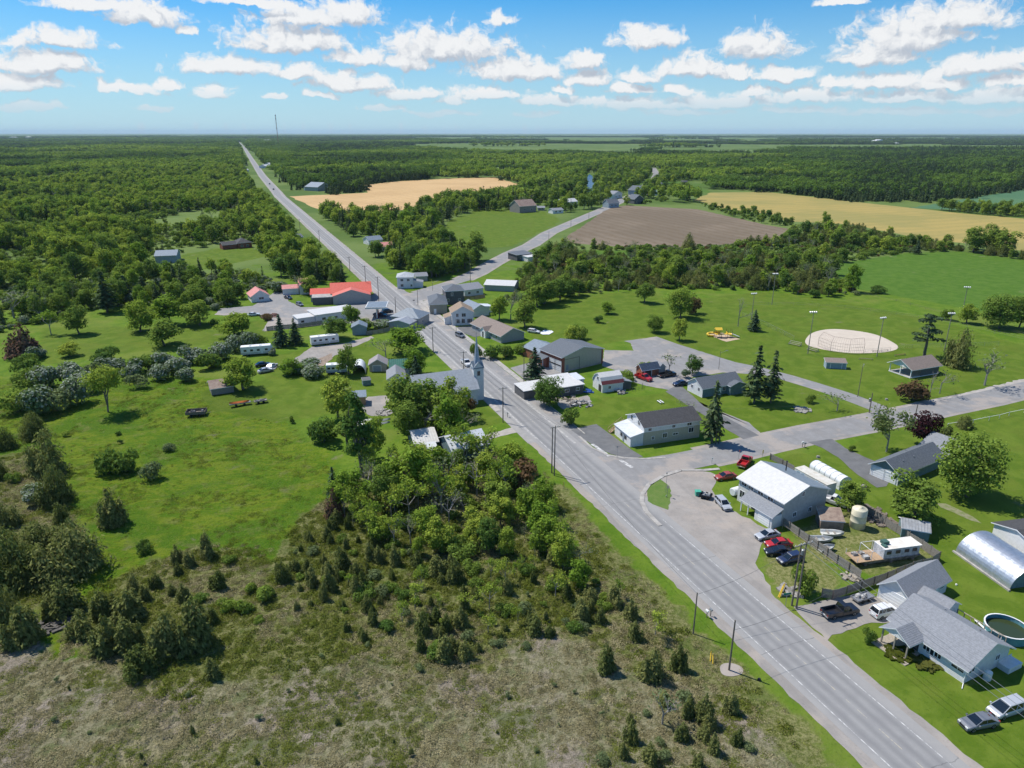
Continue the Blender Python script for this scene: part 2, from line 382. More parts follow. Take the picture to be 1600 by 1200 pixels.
def noise(t, sc, det=5, ro=.6, vec=None, dist=0):
    n = nd(t, 'ShaderNodeTexNoise'); n.inputs['Scale'].default_value = sc; n.inputs['Detail'].default_value = det
    n.inputs['Roughness'].default_value = ro; n.inputs['Distortion'].default_value = dist
    t.links.new(vec if vec is not None else co, n.inputs['Vector']); return n.outputs[0]
def at(t, nm):
    n = nd(t, 'ShaderNodeAttribute', attribute_name=nm); return n.outputs['Fac']
nA = noise(t, .035, 6); nB = noise(t, .22, 6, .65, dist=.4); nC = noise(t, 1.6, 5, .7); nD = noise(t, 5.5, 3, .7)
st = vmath(t, 'MULTIPLY', co, (.7, 1.5, 1)).outputs[0]; nE = noise(t, .3, 6, .7, st, 1.2)
base = mixc(t, smooth(t, nB, .35, .65), (.075,.145,.010), (.120,.185,.018))
base = mixc(t, mth(t, 'MULTIPLY', smooth(t, nA, .5, .62), .6), base, (.155,.180,.035))
base = mixc(t, mth(t, 'MULTIPLY', smooth(t, nC, .5, .72), .5), base, (.035,.070,.006))
nS = noise(t, 9, 3, .75); nM = noise(t, .055, 5, .65, None, .6); nK = noise(t, 3.2, 4, .75)
mead = mixc(t, smooth(t, nE, .38, .60), (.078,.155,.005), (.150,.200,.014))
mead = mixc(t, mth(t, 'MULTIPLY', smooth(t, nM, .47, .58), .8), mead, mixc(t, smooth(t, nC, .4, .6), (.045,.115,.005), (.085,.170,.008)))
mead = mixc(t, mth(t, 'MULTIPLY', smooth(t, nB, .53, .66), .6), mead, mixc(t, smooth(t, nK, .4, .62), (.120,.140,.030), (.215,.215,.075)))
mead = mixc(t, mth(t, 'MULTIPLY', smooth(t, nC, .53, .66), .75), mead, (.032,.066,.004))
mead = mixc(t, mth(t, 'MULTIPLY', smooth(t, nK, .54, .66), .55), mead, (.190,.220,.040))
mead = mixc(t, mth(t, 'MULTIPLY', smooth(t, nS, .56, .68), .5), mead, (.030,.060,.006))
lawn = mixc(t, smooth(t, nB, .4, .62), (.076,.128,.010), (.112,.162,.018))
lawn = mixc(t, mth(t, 'MULTIPLY', smooth(t, nA, .52, .66), .45), lawn, (.120,.165,.020))
lawn = mixc(t, mth(t, 'MULTIPLY', smooth(t, noise(t, .11, 4, .6, None, .8), .50, .60), .6), lawn, mixc(t, smooth(t, nC, .4, .6), (.080,.122,.010), (.120,.150,.022)))
lawn = mixc(t, mth(t, 'MULTIPLY', smooth(t, nC, .54, .70), .55), lawn, (.036,.082,.004))
lawn = mixc(t, mth(t, 'MULTIPLY', smooth(t, nS, .54, .70), .40), lawn, (.125,.170,.028))
hay = mixc(t, smooth(t, nB, .4, .62), (.060,.128,.012), (.085,.155,.020))
hay = mixc(t, mth(t, 'MULTIPLY', smooth(t, nE, .5, .7), .4), hay, (.115,.165,.040))
wood = mixc(t, smooth(t, nC, .38, .62), (.105,.122,.028), (.230,.222,.092))
wood = mixc(t, mth(t, 'MULTIPLY', smooth(t, nB, .5, .62), .6), wood, (.085,.125,.020))
wood = mixc(t, mth(t, 'MULTIPLY', smooth(t, nD, .5, .66), .6), wood, (.036,.044,.012))
nG = noise(t, .09, 5, .6); nF = noise(t, 14, 2, .7)
dry = mixc(t, smooth(t, nC, .36, .62), (.168,.164,.082), (.300,.272,.165))
dry = mixc(t, mth(t, 'MULTIPLY', smooth(t, nG, .50, .60), .85), dry, mixc(t, smooth(t, nC, .38, .6), (.21,.18,.135), (.33,.275,.225)))
dry = mixc(t, mth(t, 'MULTIPLY', smooth(t, nB, .49, .62), .8), dry, (.125,.150,.052))
dry = mixc(t, mth(t, 'MULTIPLY', smooth(t, nD, .50, .66), .65), dry, (.055,.052,.030))
dry = mixc(t, mth(t, 'MULTIPLY', smooth(t, nF, .55, .7), .35), dry, (.30,.26,.18))
far = mixc(t, smooth(t, noise(t, .006, 6), .42, .58), (.075,.125,.024), (.125,.175,.045))
wob = mth(t, 'ADD', mth(t, 'MULTIPLY', mth(t, 'SUBTRACT', nB, .5), 1.1), mth(t, 'MULTIPLY', mth(t, 'SUBTRACT', noise(t, .09, 5, .6), .5), 1.5))
def region(c, nm, new, lo=.35, hi=.65, wb=1.0):
    f = smooth(t, mth(t, 'ADD', at(t, nm), mth(t, 'MULTIPLY', wob, wb)), lo, hi)
    return mixc(t, f, c, new)
c = region(base, 'far', far); c = region(c, 'meadow', mead); c = region(c, 'lawn', lawn, wb=.5); c = region(c, 'hay', hay, wb=.3)
c = region(c, 'wood', wood, wb=1.2); c = region(c, 'dry', dry, wb=1.3)
t.links.new(c, b.inputs['Base Color'])
rel = mth(t, 'ADD', mth(t, 'MULTIPLY', nC, .30), mth(t, 'MULTIPLY', nD, .12))
rel = mth(t, 'MULTIPLY', rel, mth(t, 'MULTIPLY_ADD', at(t, 'meadow'), .95, .12))
bp = nd(t, 'ShaderNodeBump'); bp.inputs['Distance'].default_value = 1.6; bp.inputs['Strength'].default_value = 1
t.links.new(rel, bp.inputs['Height']); t.links.new(bp.outputs[0], b.inputs['Normal'])
me.materials.append(gm)

# ------------------------------------------------------------------ sheets on the ground: fields, gravel, asphalt
def rough(poly, amp=.35, st=1.5, seed=1):
    rr = random.Random(seed); out = []
    for i, a in enumerate(poly):
        b_ = poly[(i+1) % len(poly)]; d = math.hypot(b_[0]-a[0], b_[1]-a[1]); n = max(1, min(120, int(d/st)))
        for k in range(n):
            u = k/n; out.append((a[0]+(b_[0]-a[0])*u + (rr.uniform(-amp, amp) if k else 0), a[1]+(b_[1]-a[1])*u + (rr.uniform(-amp, amp) if k else 0)))
    return out
def spline(poly, n=6):
    out = []; L_ = len(poly)
    for i in range(L_):
        p0, p1, p2, p3 = [Vector(poly[(i+j) % L_]) for j in (-1, 0, 1, 2)]
        for k in range(n):
            u = k/n; out.append(tuple(.5*((2*p1)+(p2-p0)*u+(2*p0-5*p1+4*p2-p3)*u*u+(3*p1-p0-3*p2+p3)*u**3)))
    return out
def sheet(name, poly, z, m, amp=.3, st=1.5, curve=False):
    p = [tuple(q[:2]) for q in poly]
    if curve: p = spline(p)
    if amp: p = rough(p, amp, st, len(name)*7+len(p))
    mb = MB(); mb.add([(x, y, z) for x, y in p], [tuple(range(len(p)))])
    o = mb.build(name, m); o['kind'] = 'structure'
    if o.data.polygons[0].normal.z < 0: o.data.flip_normals()
    return o
asphalt = mat('asphalt_grey', (.255,.25,.245), color2=(.215,.21,.205), scale=.5, bump=.004, bscale=20)
asphalt_dark = mat('asphalt_driveway', (.155,.155,.155), color2=(.115,.115,.115), scale=.4, bump=.004, bscale=20)
gravel = mat('gravel', (.335,.305,.275), color2=(.245,.222,.198), scale=.25, bump=.03, bscale=9, sep=.7)
def wear(m):
    t = m.node_tree; bs = t.nodes['Principled BSDF']; src = bs.inputs['Base Color'].links[0].from_socket; co = nd(t, 'ShaderNodeTexCoord').outputs['Object']
    a = vmath(t, 'MULTIPLY', nd_rot(t, co, 1.19), (.10, .9, 1)).outputs[0]
    c = mixc(t, mth(t, 'MULTIPLY', smooth(t, noise(t, .35, 5, .65, a), .48, .62), .45), src, (.20,.19,.18))
    c = mixc(t, mth(t, 'MULTIPLY', smooth(t, noise(t, .09, 5, .65, co), .50, .62), .6), c, (.37,.315,.265))
    c = mixc(t, mth(t, 'MULTIPLY', smooth(t, noise(t, 2.2, 4, .75, co), .56, .70), .45), c, (.15,.14,.13))
    t.links.new(c, bs.inputs['Base Color']); return m
def nd_rot(t, v, a):
    n = nd(t, 'ShaderNodeVectorRotate', rotation_type='Z_AXIS'); t.links.new(v, n.inputs[0]); n.inputs['Angle'].default_value = a; return n.outputs[0]
wear(gravel); wear(asphalt)
gravel_pale = mat('gravel_pale', (.42,.385,.345), color2=(.30,.275,.24), scale=.5, bump=.03, bscale=9, sep=.7)
def field_mat(name, c1, c2, c3, row, rot):
    m = bpy.data.materials.new(name); m.use_nodes = True; t = m.node_tree; b = t.nodes['Principled BSDF']
    b.inputs['Roughness'].default_value = .95; b.inputs['Specular IOR Level'].default_value = .1
    co = nd(t, 'ShaderNodeTexCoord').outputs['Object']
    vr = nd(t, 'ShaderNodeVectorRotate', rotation_type='Z_AXIS'); t.links.new(co, vr.inputs[0]); vr.inputs['Angle'].default_value = rot
    sx = nd(t, 'ShaderNodeSeparateXYZ'); t.links.new(vr.outputs[0], sx.inputs[0])
    wn = noise(t, .02, 4, .6, co); big = noise(t, .012, 5, .6, co); fine = noise(t, .35, 5, .7, co)
    ph = mth(t, 'MULTIPLY_ADD', wn, 14.0, sx.outputs[0])
    rows = mth(t, 'MULTIPLY_ADD', mth(t, 'SINE', mth(t, 'MULTIPLY', ph, 2*math.pi/row)), .5, .5)
    c = mixc(t, smooth(t, big, .42, .6), c1, c2)
    c = mixc(t, mth(t, 'MULTIPLY', rows, mth(t, 'MULTIPLY', smooth(t, fine, .3, .7), .75)), c, c3)
    t.links.new(c, b.inputs['Base Color']); return m
f_orange = field_mat('straw_field', (.49,.325,.155), (.55,.37,.18), (.36,.24,.115), 13, .5)
f_brown = field_mat('ploughed_soil', (.165,.130,.090), (.205,.162,.115), (.125,.088,.052), 10, -.35)
f_yellow = field_mat('pale_crop', (.36,.275,.09), (.28,.24,.08), (.24,.215,.07), 16, 1.2)
f_teal = field_mat('bluegreen_crop', (.07,.15,.075), (.09,.17,.08), (.06,.13,.06), 11, 1.2)
FARFIELDS = []; f_pale = field_mat('pale_meadow', (.15,.20,.055), (.20,.22,.08), (.12,.17,.05), 30, .3)
ORANGE = W([(452,307),(575,301),(566,289),(625,283),(700,279),(772,277),(818,290),(800,304),(700,314),(640,326),(560,342),(495,326)])
BROWN = W([(876,377),(950,325),(980,321),(1090,327),(1200,352),(1236,358),(1200,379),(1060,386),(960,385),(888,380)])
YELLOW = W([(1085,313),(1110,301),(1200,300),(1330,315),(1500,333),(1720,352),(1720,412),(1530,382),(1440,373),(1330,351),(1230,346),(1180,331),(1130,326)])
TEAL = W([(1420,325),(1500,312),(1600,296),(1720,290),(1720,338),(1500,328)])
sheet('straw_field', ORANGE, .03, f_orange, 2, 20); sheet('ploughed_field', BROWN, .03, f_brown, 1, 8)
sheet('crop_field', YELLOW, .03, f_yellow, 2, 15); sheet('green_crop_field', TEAL, .03, f_teal, 2, 15)

# main road: everything is laid out along its centre line; offset to the right is positive
RD = np.array([-.3746, .9272]); RN = np.array([.9272, .3746]); RO = np.array([-14.8, 218.6])
FARP = [(-294,915),(-424,1255),(-702,2007),(-1352,3774),(-2150,5900)]
def rp(s, o=0.0, z=0.0):         # s metres along the road, o metres to its right
    p = RO + RD*s + RN*o; return (p[0], p[1], z)
def strip(name, line, offs, z, m, uv=True, kind='structure', jit=0):
    """ribbon along a polyline [(x,y)], between the offsets offs[0]..offs[1]; UV = (offset, distance) in metres"""
    n = len(line); V = []; UV = []; dist = 0
    for i, p in enumerate(line):
        a = Vector(line[max(0, i-1)][:2]); c_ = Vector(line[min(n-1, i+1)][:2]); d = (c_-a).normalized(); r_ = Vector((d.y, -d.x))
        if i: dist += (Vector(p[:2])-Vector(line[i-1][:2])).length
        for o in offs: q = Vector(p[:2]) + r_*(o+R.uniform(-jit, jit)); V.append((q.x, q.y, z)); UV.append((o, dist))
    k = len(offs); Fs = [(i*k+j, i*k+j+1, (i+1)*k+j+1, (i+1)*k+j) for i in range(n-1) for j in range(k-1)]
    mb = MB(); mb.add(V, Fs); o = mb.build(name, m)
    if o.data.polygons[0].normal.z < 0: o.data.flip_normals()
    if uv:
        l = o.data.uv_layers.new(name='UVMap')
        for lp in o.data.loops: l.data[lp.index].uv = UV[lp.vertex_index]
    if kind: o['kind'] = kind
    return o
def road_mat():
    m = bpy.data.materials.new('road_asphalt'); m.use_nodes = True; t = m.node_tree; b = t.nodes['Principled BSDF']
    b.inputs['Roughness'].default_value = .85; b.inputs['Specular IOR Level'].default_value = .25
    tc_ = nd(t, 'ShaderNodeTexCoord'); uv = tc_.outputs['UV']; co = tc_.outputs['Object']
    s = nd(t, 'ShaderNodeSeparateXYZ'); t.links.new(uv, s.inputs[0])
    lg = vmath(t, 'MULTIPLY', uv, (1.2, .03, 1)).outputs[0]
    n1 = noise(t, 1.0, 5, .6, lg); n2 = noise(t, .35, 6, .7, co); n3 = noise(t, 12, 2, .6, co)
    u = mth(t, 'MULTIPLY_ADD', mth(t, 'SUBTRACT', n1, .5), .5, mth(t, 'ABSOLUTE', s.outputs[0]))
    trk = mth(t, 'MULTIPLY_ADD', mth(t, 'COSINE', mth(t, 'MULTIPLY', mth(t, 'SUBTRACT', u, .88), 2*math.pi/1.72)), .5, .5)
    c = mixc(t, smooth(t, n2, .35, .65), (.245,.24,.235), (.285,.28,.27))
    lane = smooth(t, mth(t, 'ABSOLUTE', s.outputs[0]), 3.6, 3.2)
    c = mixc(t, mth(t, 'MULTIPLY', mth(t, 'MULTIPLY', trk, lane), .55), c, (.165,.163,.163))
    c = mixc(t, mth(t, 'MULTIPLY', smooth(t, n1, .55, .72), .35), c, (.19,.187,.185))
    c = mixc(t, mth(t, 'MULTIPLY', smooth(t, mth(t, 'ABSOLUTE', s.outputs[0]), 3.3, 4.2), .5), c, (.33,.315,.295))
    # tar-sealed cross cracks
    cr = mth(t, 'FRACT', mth(t, 'MULTIPLY_ADD', n2, .06, mth(t, 'MULTIPLY', s.outputs[1], 1/23.0)))
    c = mixc(t, mth(t, 'MULTIPLY', smooth(t, mth(t, 'ABSOLUTE', mth(t, 'SUBTRACT', cr, .5)), .004, .001), .5), c, (.08,.08,.08))
    c = mixc(t, mth(t, 'MULTIPLY', n3, .2), c, (.2,.2,.2))
    t.links.new(c, b.inputs['Base Color']); return m
roadm = road_mat()
S = [-225, -200, -180] + list(range(-170, 720, 10))
CL_ = [rp(s)[:2] for s in S] + FARP
strip('road', CL_, (-4.6, -3.4, 3.4, 5.2), .05, roadm)
SH = [rp(-225+k*1.5)[:2] for k in range(600)]
strip('road_shoulder', SH, (-6.3, 6.5), .035, gravel, jit=.22)
strip('road_shoulder', [SH[-1]]+FARP[:-1], (-6.4, 6.6), .035, gravel)
def worn(name, c):
    m = bpy.data.materials.new(name); m.use_nodes = True; t = m.node_tree; b = t.nodes['Principled BSDF']; b.inputs['Roughness'].default_value = .8
    co = nd(t, 'ShaderNodeTexCoord').outputs['Object']; n = noise(t, 1.1, 6, .75, co)
    t.links.new(mixc(t, smooth(t, n, .38, .58), c, (.27,.265,.26)), b.inputs['Base Color']); return m
wline = worn('worn_white_paint', (.62,.61,.58)); yline = worn('worn_yellow_paint', (.46,.41,.29))
pale_strip = worn('worn_concrete_gutter', (.45,.43,.395))
def line_of(s0, s1, o, st=10):
    n = max(1, int((s1-s0)/st)); return [rp(s0+(s1-s0)*k/n, o)[:2] for k in range(n+1)]
strip('edge_line', line_of(-225, -64, -3.4), (-.065, .065), .058, wline)
strip('edge_line', line_of(-225, -108, 3.45), (-.065, .065), .058, wline)
strip('edge_line', line_of(-64, 40, -3.6), (-.28, .28), .058, pale_strip); strip('edge_line', line_of(40, 700, -3.4), (-.13, .13), .058, wline)
strip('edge_line', line_of(-70, 130, 3.9), (-.30, .30), .058, pale_strip); strip('edge_line', line_of(130, 700, 3.45), (-.13, .13), .058, wline)
mb = MB()
s = -222
while s < 330:
    if not (-98 < s < -76):
        a = rp(s, -.05, .058); b_ = rp(s, .05, .058); c_ = rp(s+3.4, .05, .058); d_ = rp(s+3.4, -.05, .058); mb.add([a, b_, c_, d_], [(0, 1, 2, 3)])
    s += 5.2 if s < -60 else 4
o = mb.build('centre_line', yline); o['kind'] = 'structure'
# paved verges, kerbs and pavements of the village
walk = concrete
def walkway(name, s0, s1, o0, o1, h=.13, m=concrete):
    mb = MB(); n = max(1, int((s1-s0)/6))
    for k in range(n):
        a0 = s0+(s1-s0)*k/n; a1 = s0+(s1-s0)*(k+1)/n-.03
        q = [rp(a0, o0), rp(a0, o1), rp(a1, o1), rp(a1, o0)]
        mb.hexa([(x, y, 0) for x, y, _ in q], [(x, y, h) for x, y, _ in q])
    o = mb.build(name, m); o['kind'] = 'structure'; return o
strip('paved_verge', line_of(-70, 120, 0), (3.3, 8.4), .047, asphalt)
strip('paved_verge', line_of(-66, 95, 0), (-6.6, -3.3), .047, mat('asphalt_pale', (.33,.315,.295), color2=(.26,.25,.235), scale=.5, bump=.004, bscale=20))
walkway('pavement', -28, 92, 8.5, 10.3)
walkway('pavement', -44, -2, -6.4, -4.9)
walkway('kerb', -66, -28, 8.5, 8.8)
# side road to the right, with its shoulder
SR = [GG(p)[:2] for p in [(958,722),(1010,729),(1060,722),(1100,714),(1150,704),(1200,692),(1270,677),(1340,664),(1400,652),(1470,637),(1540,623),(1620,604),(1760,570),(2100,500)]]
strip('side_road', SR, (-4.2, 4.2), .043, asphalt)
strip('side_road_shoulder', SR[3:], (-5.4, 5.4), .02, gravel)
sheet('gravel_layby', W([(1385,646),(1430,628),(1480,622),(1540,606),(1640,582),(1640,606),(1540,628),(1470,645),(1400,658)]), .028, gravel_pale, .4)
sheet('junction_asphalt', W([(905,690),(940,706),(965,714),(1000,717),(1030,716),(1070,712),(1105,706),(1100,727),(1066,733),(1040,742),(1015,757),(1004,775),(1008,797),(1000,800),(950,750)]), .047, asphalt, .1)
mb = MB()                         # kerb round the corner island
KP = [GG(p) for p in [(1124,733),(1100,735),(1064,735),(1036,744),(1014,757),(1004,772),(1003,785),(1010,800),(1026,817),(1032,822)]]
for a, b_ in zip(KP, KP[1:]):
    d = (b_-a).normalized(); r_ = Vector((d.y, -d.x, 0)); q = [a-r_*.45, a+r_*.45, b_+r_*.45, b_-r_*.45]
    mb.hexa([(p.x, p.y, 0) for p in q], [(p.x, p.y, .14) for p in q])
o = mb.build('kerb', concrete); o['kind'] = 'structure'
KQ = [GG(p) for p in [(905,682),(925,700),(950,711),(975,716),(1010,717),(1040,715)]]
mb = MB()
for a, b_ in zip(KQ, KQ[1:]):
    d = (b_-a).normalized(); r_ = Vector((d.y, -d.x, 0)); q = [a-r_*.3, a+r_*.3, b_+r_*.3, b_-r_*.3]
    mb.hexa([(p.x, p.y, 0) for p in q], [(p.x, p.y, .1) for p in q])
o = mb.build('kerb', concrete); o['kind'] = 'structure'
sheet('gravel_lot', W([(1004,800),(1000,775),(1050,735),(1110,738),(1125,745),(1112,765),(1130,790),(1150,800),(1195,825),(1215,832),(1190,850),(1180,880),(1196,908),(1220,945),(1175,925),(1120,905),(1060,860),(1020,820)]), .038, gravel, .35)
sheet('corner_lawn', W([(1010,765),(1030,748),(1046,760),(1050,775),(1044,797),(1030,792),(1012,783)]), .06, mat('lawn_patch', (.08,.15,.018), color2=(.12,.17,.035), scale=.6, bump=.08, bscale=3), .25, 1)
sheet('asphalt_lot', W([(892,672),(925,664),(932,663),(987,703),(1005,714),(985,716),(955,710),(925,695)]), .052, asphalt_dark, 0)
mb = MB()
for a, b_ in (((925,694),(952,713)), ((969,719),(988,731))):
    A, B = GG(a), GG(b_); d = (B-A).normalized(); r_ = Vector((d.y, -d.x, 0))*.45
    mb.add([tuple(p+Vector((0,0,.062))) for p in (A-r_, A+r_, B+r_, B-r_)], [(0,1,2,3)])
o = mb.build('stop_bar', wline); o['kind'] = 'structure'
# park lane, car park, fire hall apron, driveways, yards
PL = [GG(p)[:2] for p in [(1395,650),(1370,637),(1320,618),(1270,602),(1230,590),(1180,577),(1130,567),(1080,560)]]
strip('park_lane', PL, (-3.1, 3.1), .033, asphalt)
sheet('car_park', W([(944,547),(990,548),(985,536),(975,533),(1026,526),(1060,538),(1120,557),(1235,592),(1200,586),(1130,582),(1080,590),(1060,612),(1085,628),(1170,660),(1195,683),(1180,692),(1140,655),(1060,612),(1010,603),(990,597),(960,578),(941,572)]), .03, asphalt, .15)
sheet('driveway', W([(1060,600),(1075,612),(1100,635),(1140,655),(1200,688),(1175,694),(1130,668),(1085,640),(1040,612)]), .041, asphalt_dark, .1)
sheet('driveway', W([(1262,691),(1300,686),(1320,700),(1360,718),(1400,735),(1385,760),(1370,762),(1340,742),(1310,715),(1285,700)]), .045, asphalt_dark, .15)
sheet('fire_hall_apron', W([(797,575),(830,566),(850,568),(880,583),(890,590),(870,597),(850,603),(832,603)]), .05, asphalt, 0)
sheet('house_apron', W([(828,606),(860,622),(880,640),(925,628),(918,618),(880,625)]), .036, gravel, .3)
sheet('bungalow_driveway', W([(1240,948),(1262,945),(1290,938),(1340,930),(1372,934),(1418,960),(1395,972),(1362,973),(1300,992),(1292,1002)]), .042, gravel, .3)
sheet('garage_apron', W([(1368,932),(1378,930),(1420,957),(1408,966)]), .056, concrete, 0)
sheet('church_lane', W([(735,690),(770,676),(800,668),(808,676),(775,684),(750,694)]), .04, gravel_pale, .3)
sheet('store_car_park', W([(335,492),(345,482),(395,478),(440,450),(460,452),(450,470),(470,480),(495,480),(530,478),(560,472),(600,452),(612,470),(640,488),(660,510),(610,506),(560,505),(470,506),(440,512),(410,517),(420,500),(400,488),(350,493)]), .044, asphalt, .2)
sheet('grey_yard', W([(412,518),(420,500),(470,495),(472,508),(500,505),(520,506),(470,512)]), .048, gravel, .3)
sheet('caravan_pad', W([(455,565),(487,542),(540,536),(580,525),(585,528),(545,545),(520,558),(480,572)]), .035, gravel, .4)
sheet('bare_soil', W([(490,572),(498,560),(518,552),(520,560),(505,572)]), .039, mat('bare_soil', (.30,.23,.17), var=.2, bump=.05), .3)
sheet('shed_yard', W([(558,637),(575,620),(604,618),(610,622),(600,640),(620,640),(606,650),(580,650)]), .035, gravel, .3)
sheet('village_driveway', W([(706,512),(742,509),(770,520),(742,527),(728,522)]), .053, asphalt_dark, 0)
R2 = [GG(p)[:2] for p in [(652,458),(690,447),(722,437),(745,427),(770,412),(800,396),(830,383),(858,364),(890,350),(922,336),(948,325),(966,316),(985,306),(1005,292),(1020,283),(1026,272),(1020,262)]]
strip('second_road', R2, (-4.2, 4.2), .042, asphalt)
strip('second_road_shoulder', R2[2:], (-6, 6), .024, gravel)
sheet('junction_asphalt', W([(625,452),(640,458),(660,456),(700,446),(712,446),(690,460),(672,470),(660,470),(650,473)]), .0475, asphalt, .1)
sheet('corner_pavement', W([(650,474),(672,468),(700,459),(706,463),(690,478),(668,490)]), .056, concrete, .1)
sheet('infield_sand', W([(1258,533),(1268,521),(1290,515),(1320,515),(1365,522),(1395,535),(1403,544),(1385,550),(1350,552),(1320,551),(1285,546),(1265,541)]), .035, mat('infield_sand', (.55,.475,.385), color2=(.48,.41,.33), scale=.3), .25, curve=True)
sheet('play_sand', W([(1104,523),(1128,520),(1157,530),(1135,534)]), .035, mat('play_sand', (.50,.38,.26), var=.1), .2)
sheet('gravel_patch', W([(1126,1040),(1140,1036),(1158,1042),(1160,1052),(1143,1057),(1128,1053)]), .03, gravel, .3, .8, curve=True)
sheet('worn_path', W([(1463,786),(1478,787),(1500,797),(1521,808),(1534,818),(1516,813),(1490,801),(1470,793)]), .03, mat('worn_grass', (.24,.225,.14), color2=(.14,.17,.05), scale=1.2, bump=.05), .35)
sheet('worn_path', W([(1376,812),(1392,808),(1400,815),(1384,820)]), .03, mat('worn_soil', (.25,.19,.13), color2=(.14,.15,.05), scale=1.0, bump=.05), .3)
FG = W([(1430,216.5),(1600,215.8),(1720,215.5),(1720,217.5),(1600,218.5),(1440,218.6)])
for q_ in ([(1390,231.5),(1470,230.8),(1475,232.2),(1392,233)], [(1150,243),(1230,242),(1235,243.6),(1155,244.8)], [(1440,238.8),(1560,237),(1570,238.6),(1445,240.4)], [(60,217),(150,216.6),(150,218.2),(60,218.8)], [(640,221),(720,220.5),(725,221.6),(642,222.2)]):
    FG2 = W(q_); FARFIELDS.append(FG2); sheet('distant_meadow', FG2, .05, f_pale, 3, 60)
FARFIELDS.append(FG); sheet('distant_meadow', FG, .05, f_pale, 3, 60)
wm = bpy.data.materials.new('river_water'); wm.use_nodes = True; b = wm.node_tree.nodes['Principled BSDF']
b.inputs['Base Color'].default_value = (.035,.065,.11,1); b.inputs['Roughness'].default_value = .25; b.inputs['Specular IOR Level'].default_value = .25
RIVER = W([(915,300),(918,287),(917,277),(921,272),(927,276),(930,282),(926,291),(925,300)])
sheet('river', RIVER, .05, wm, 0)

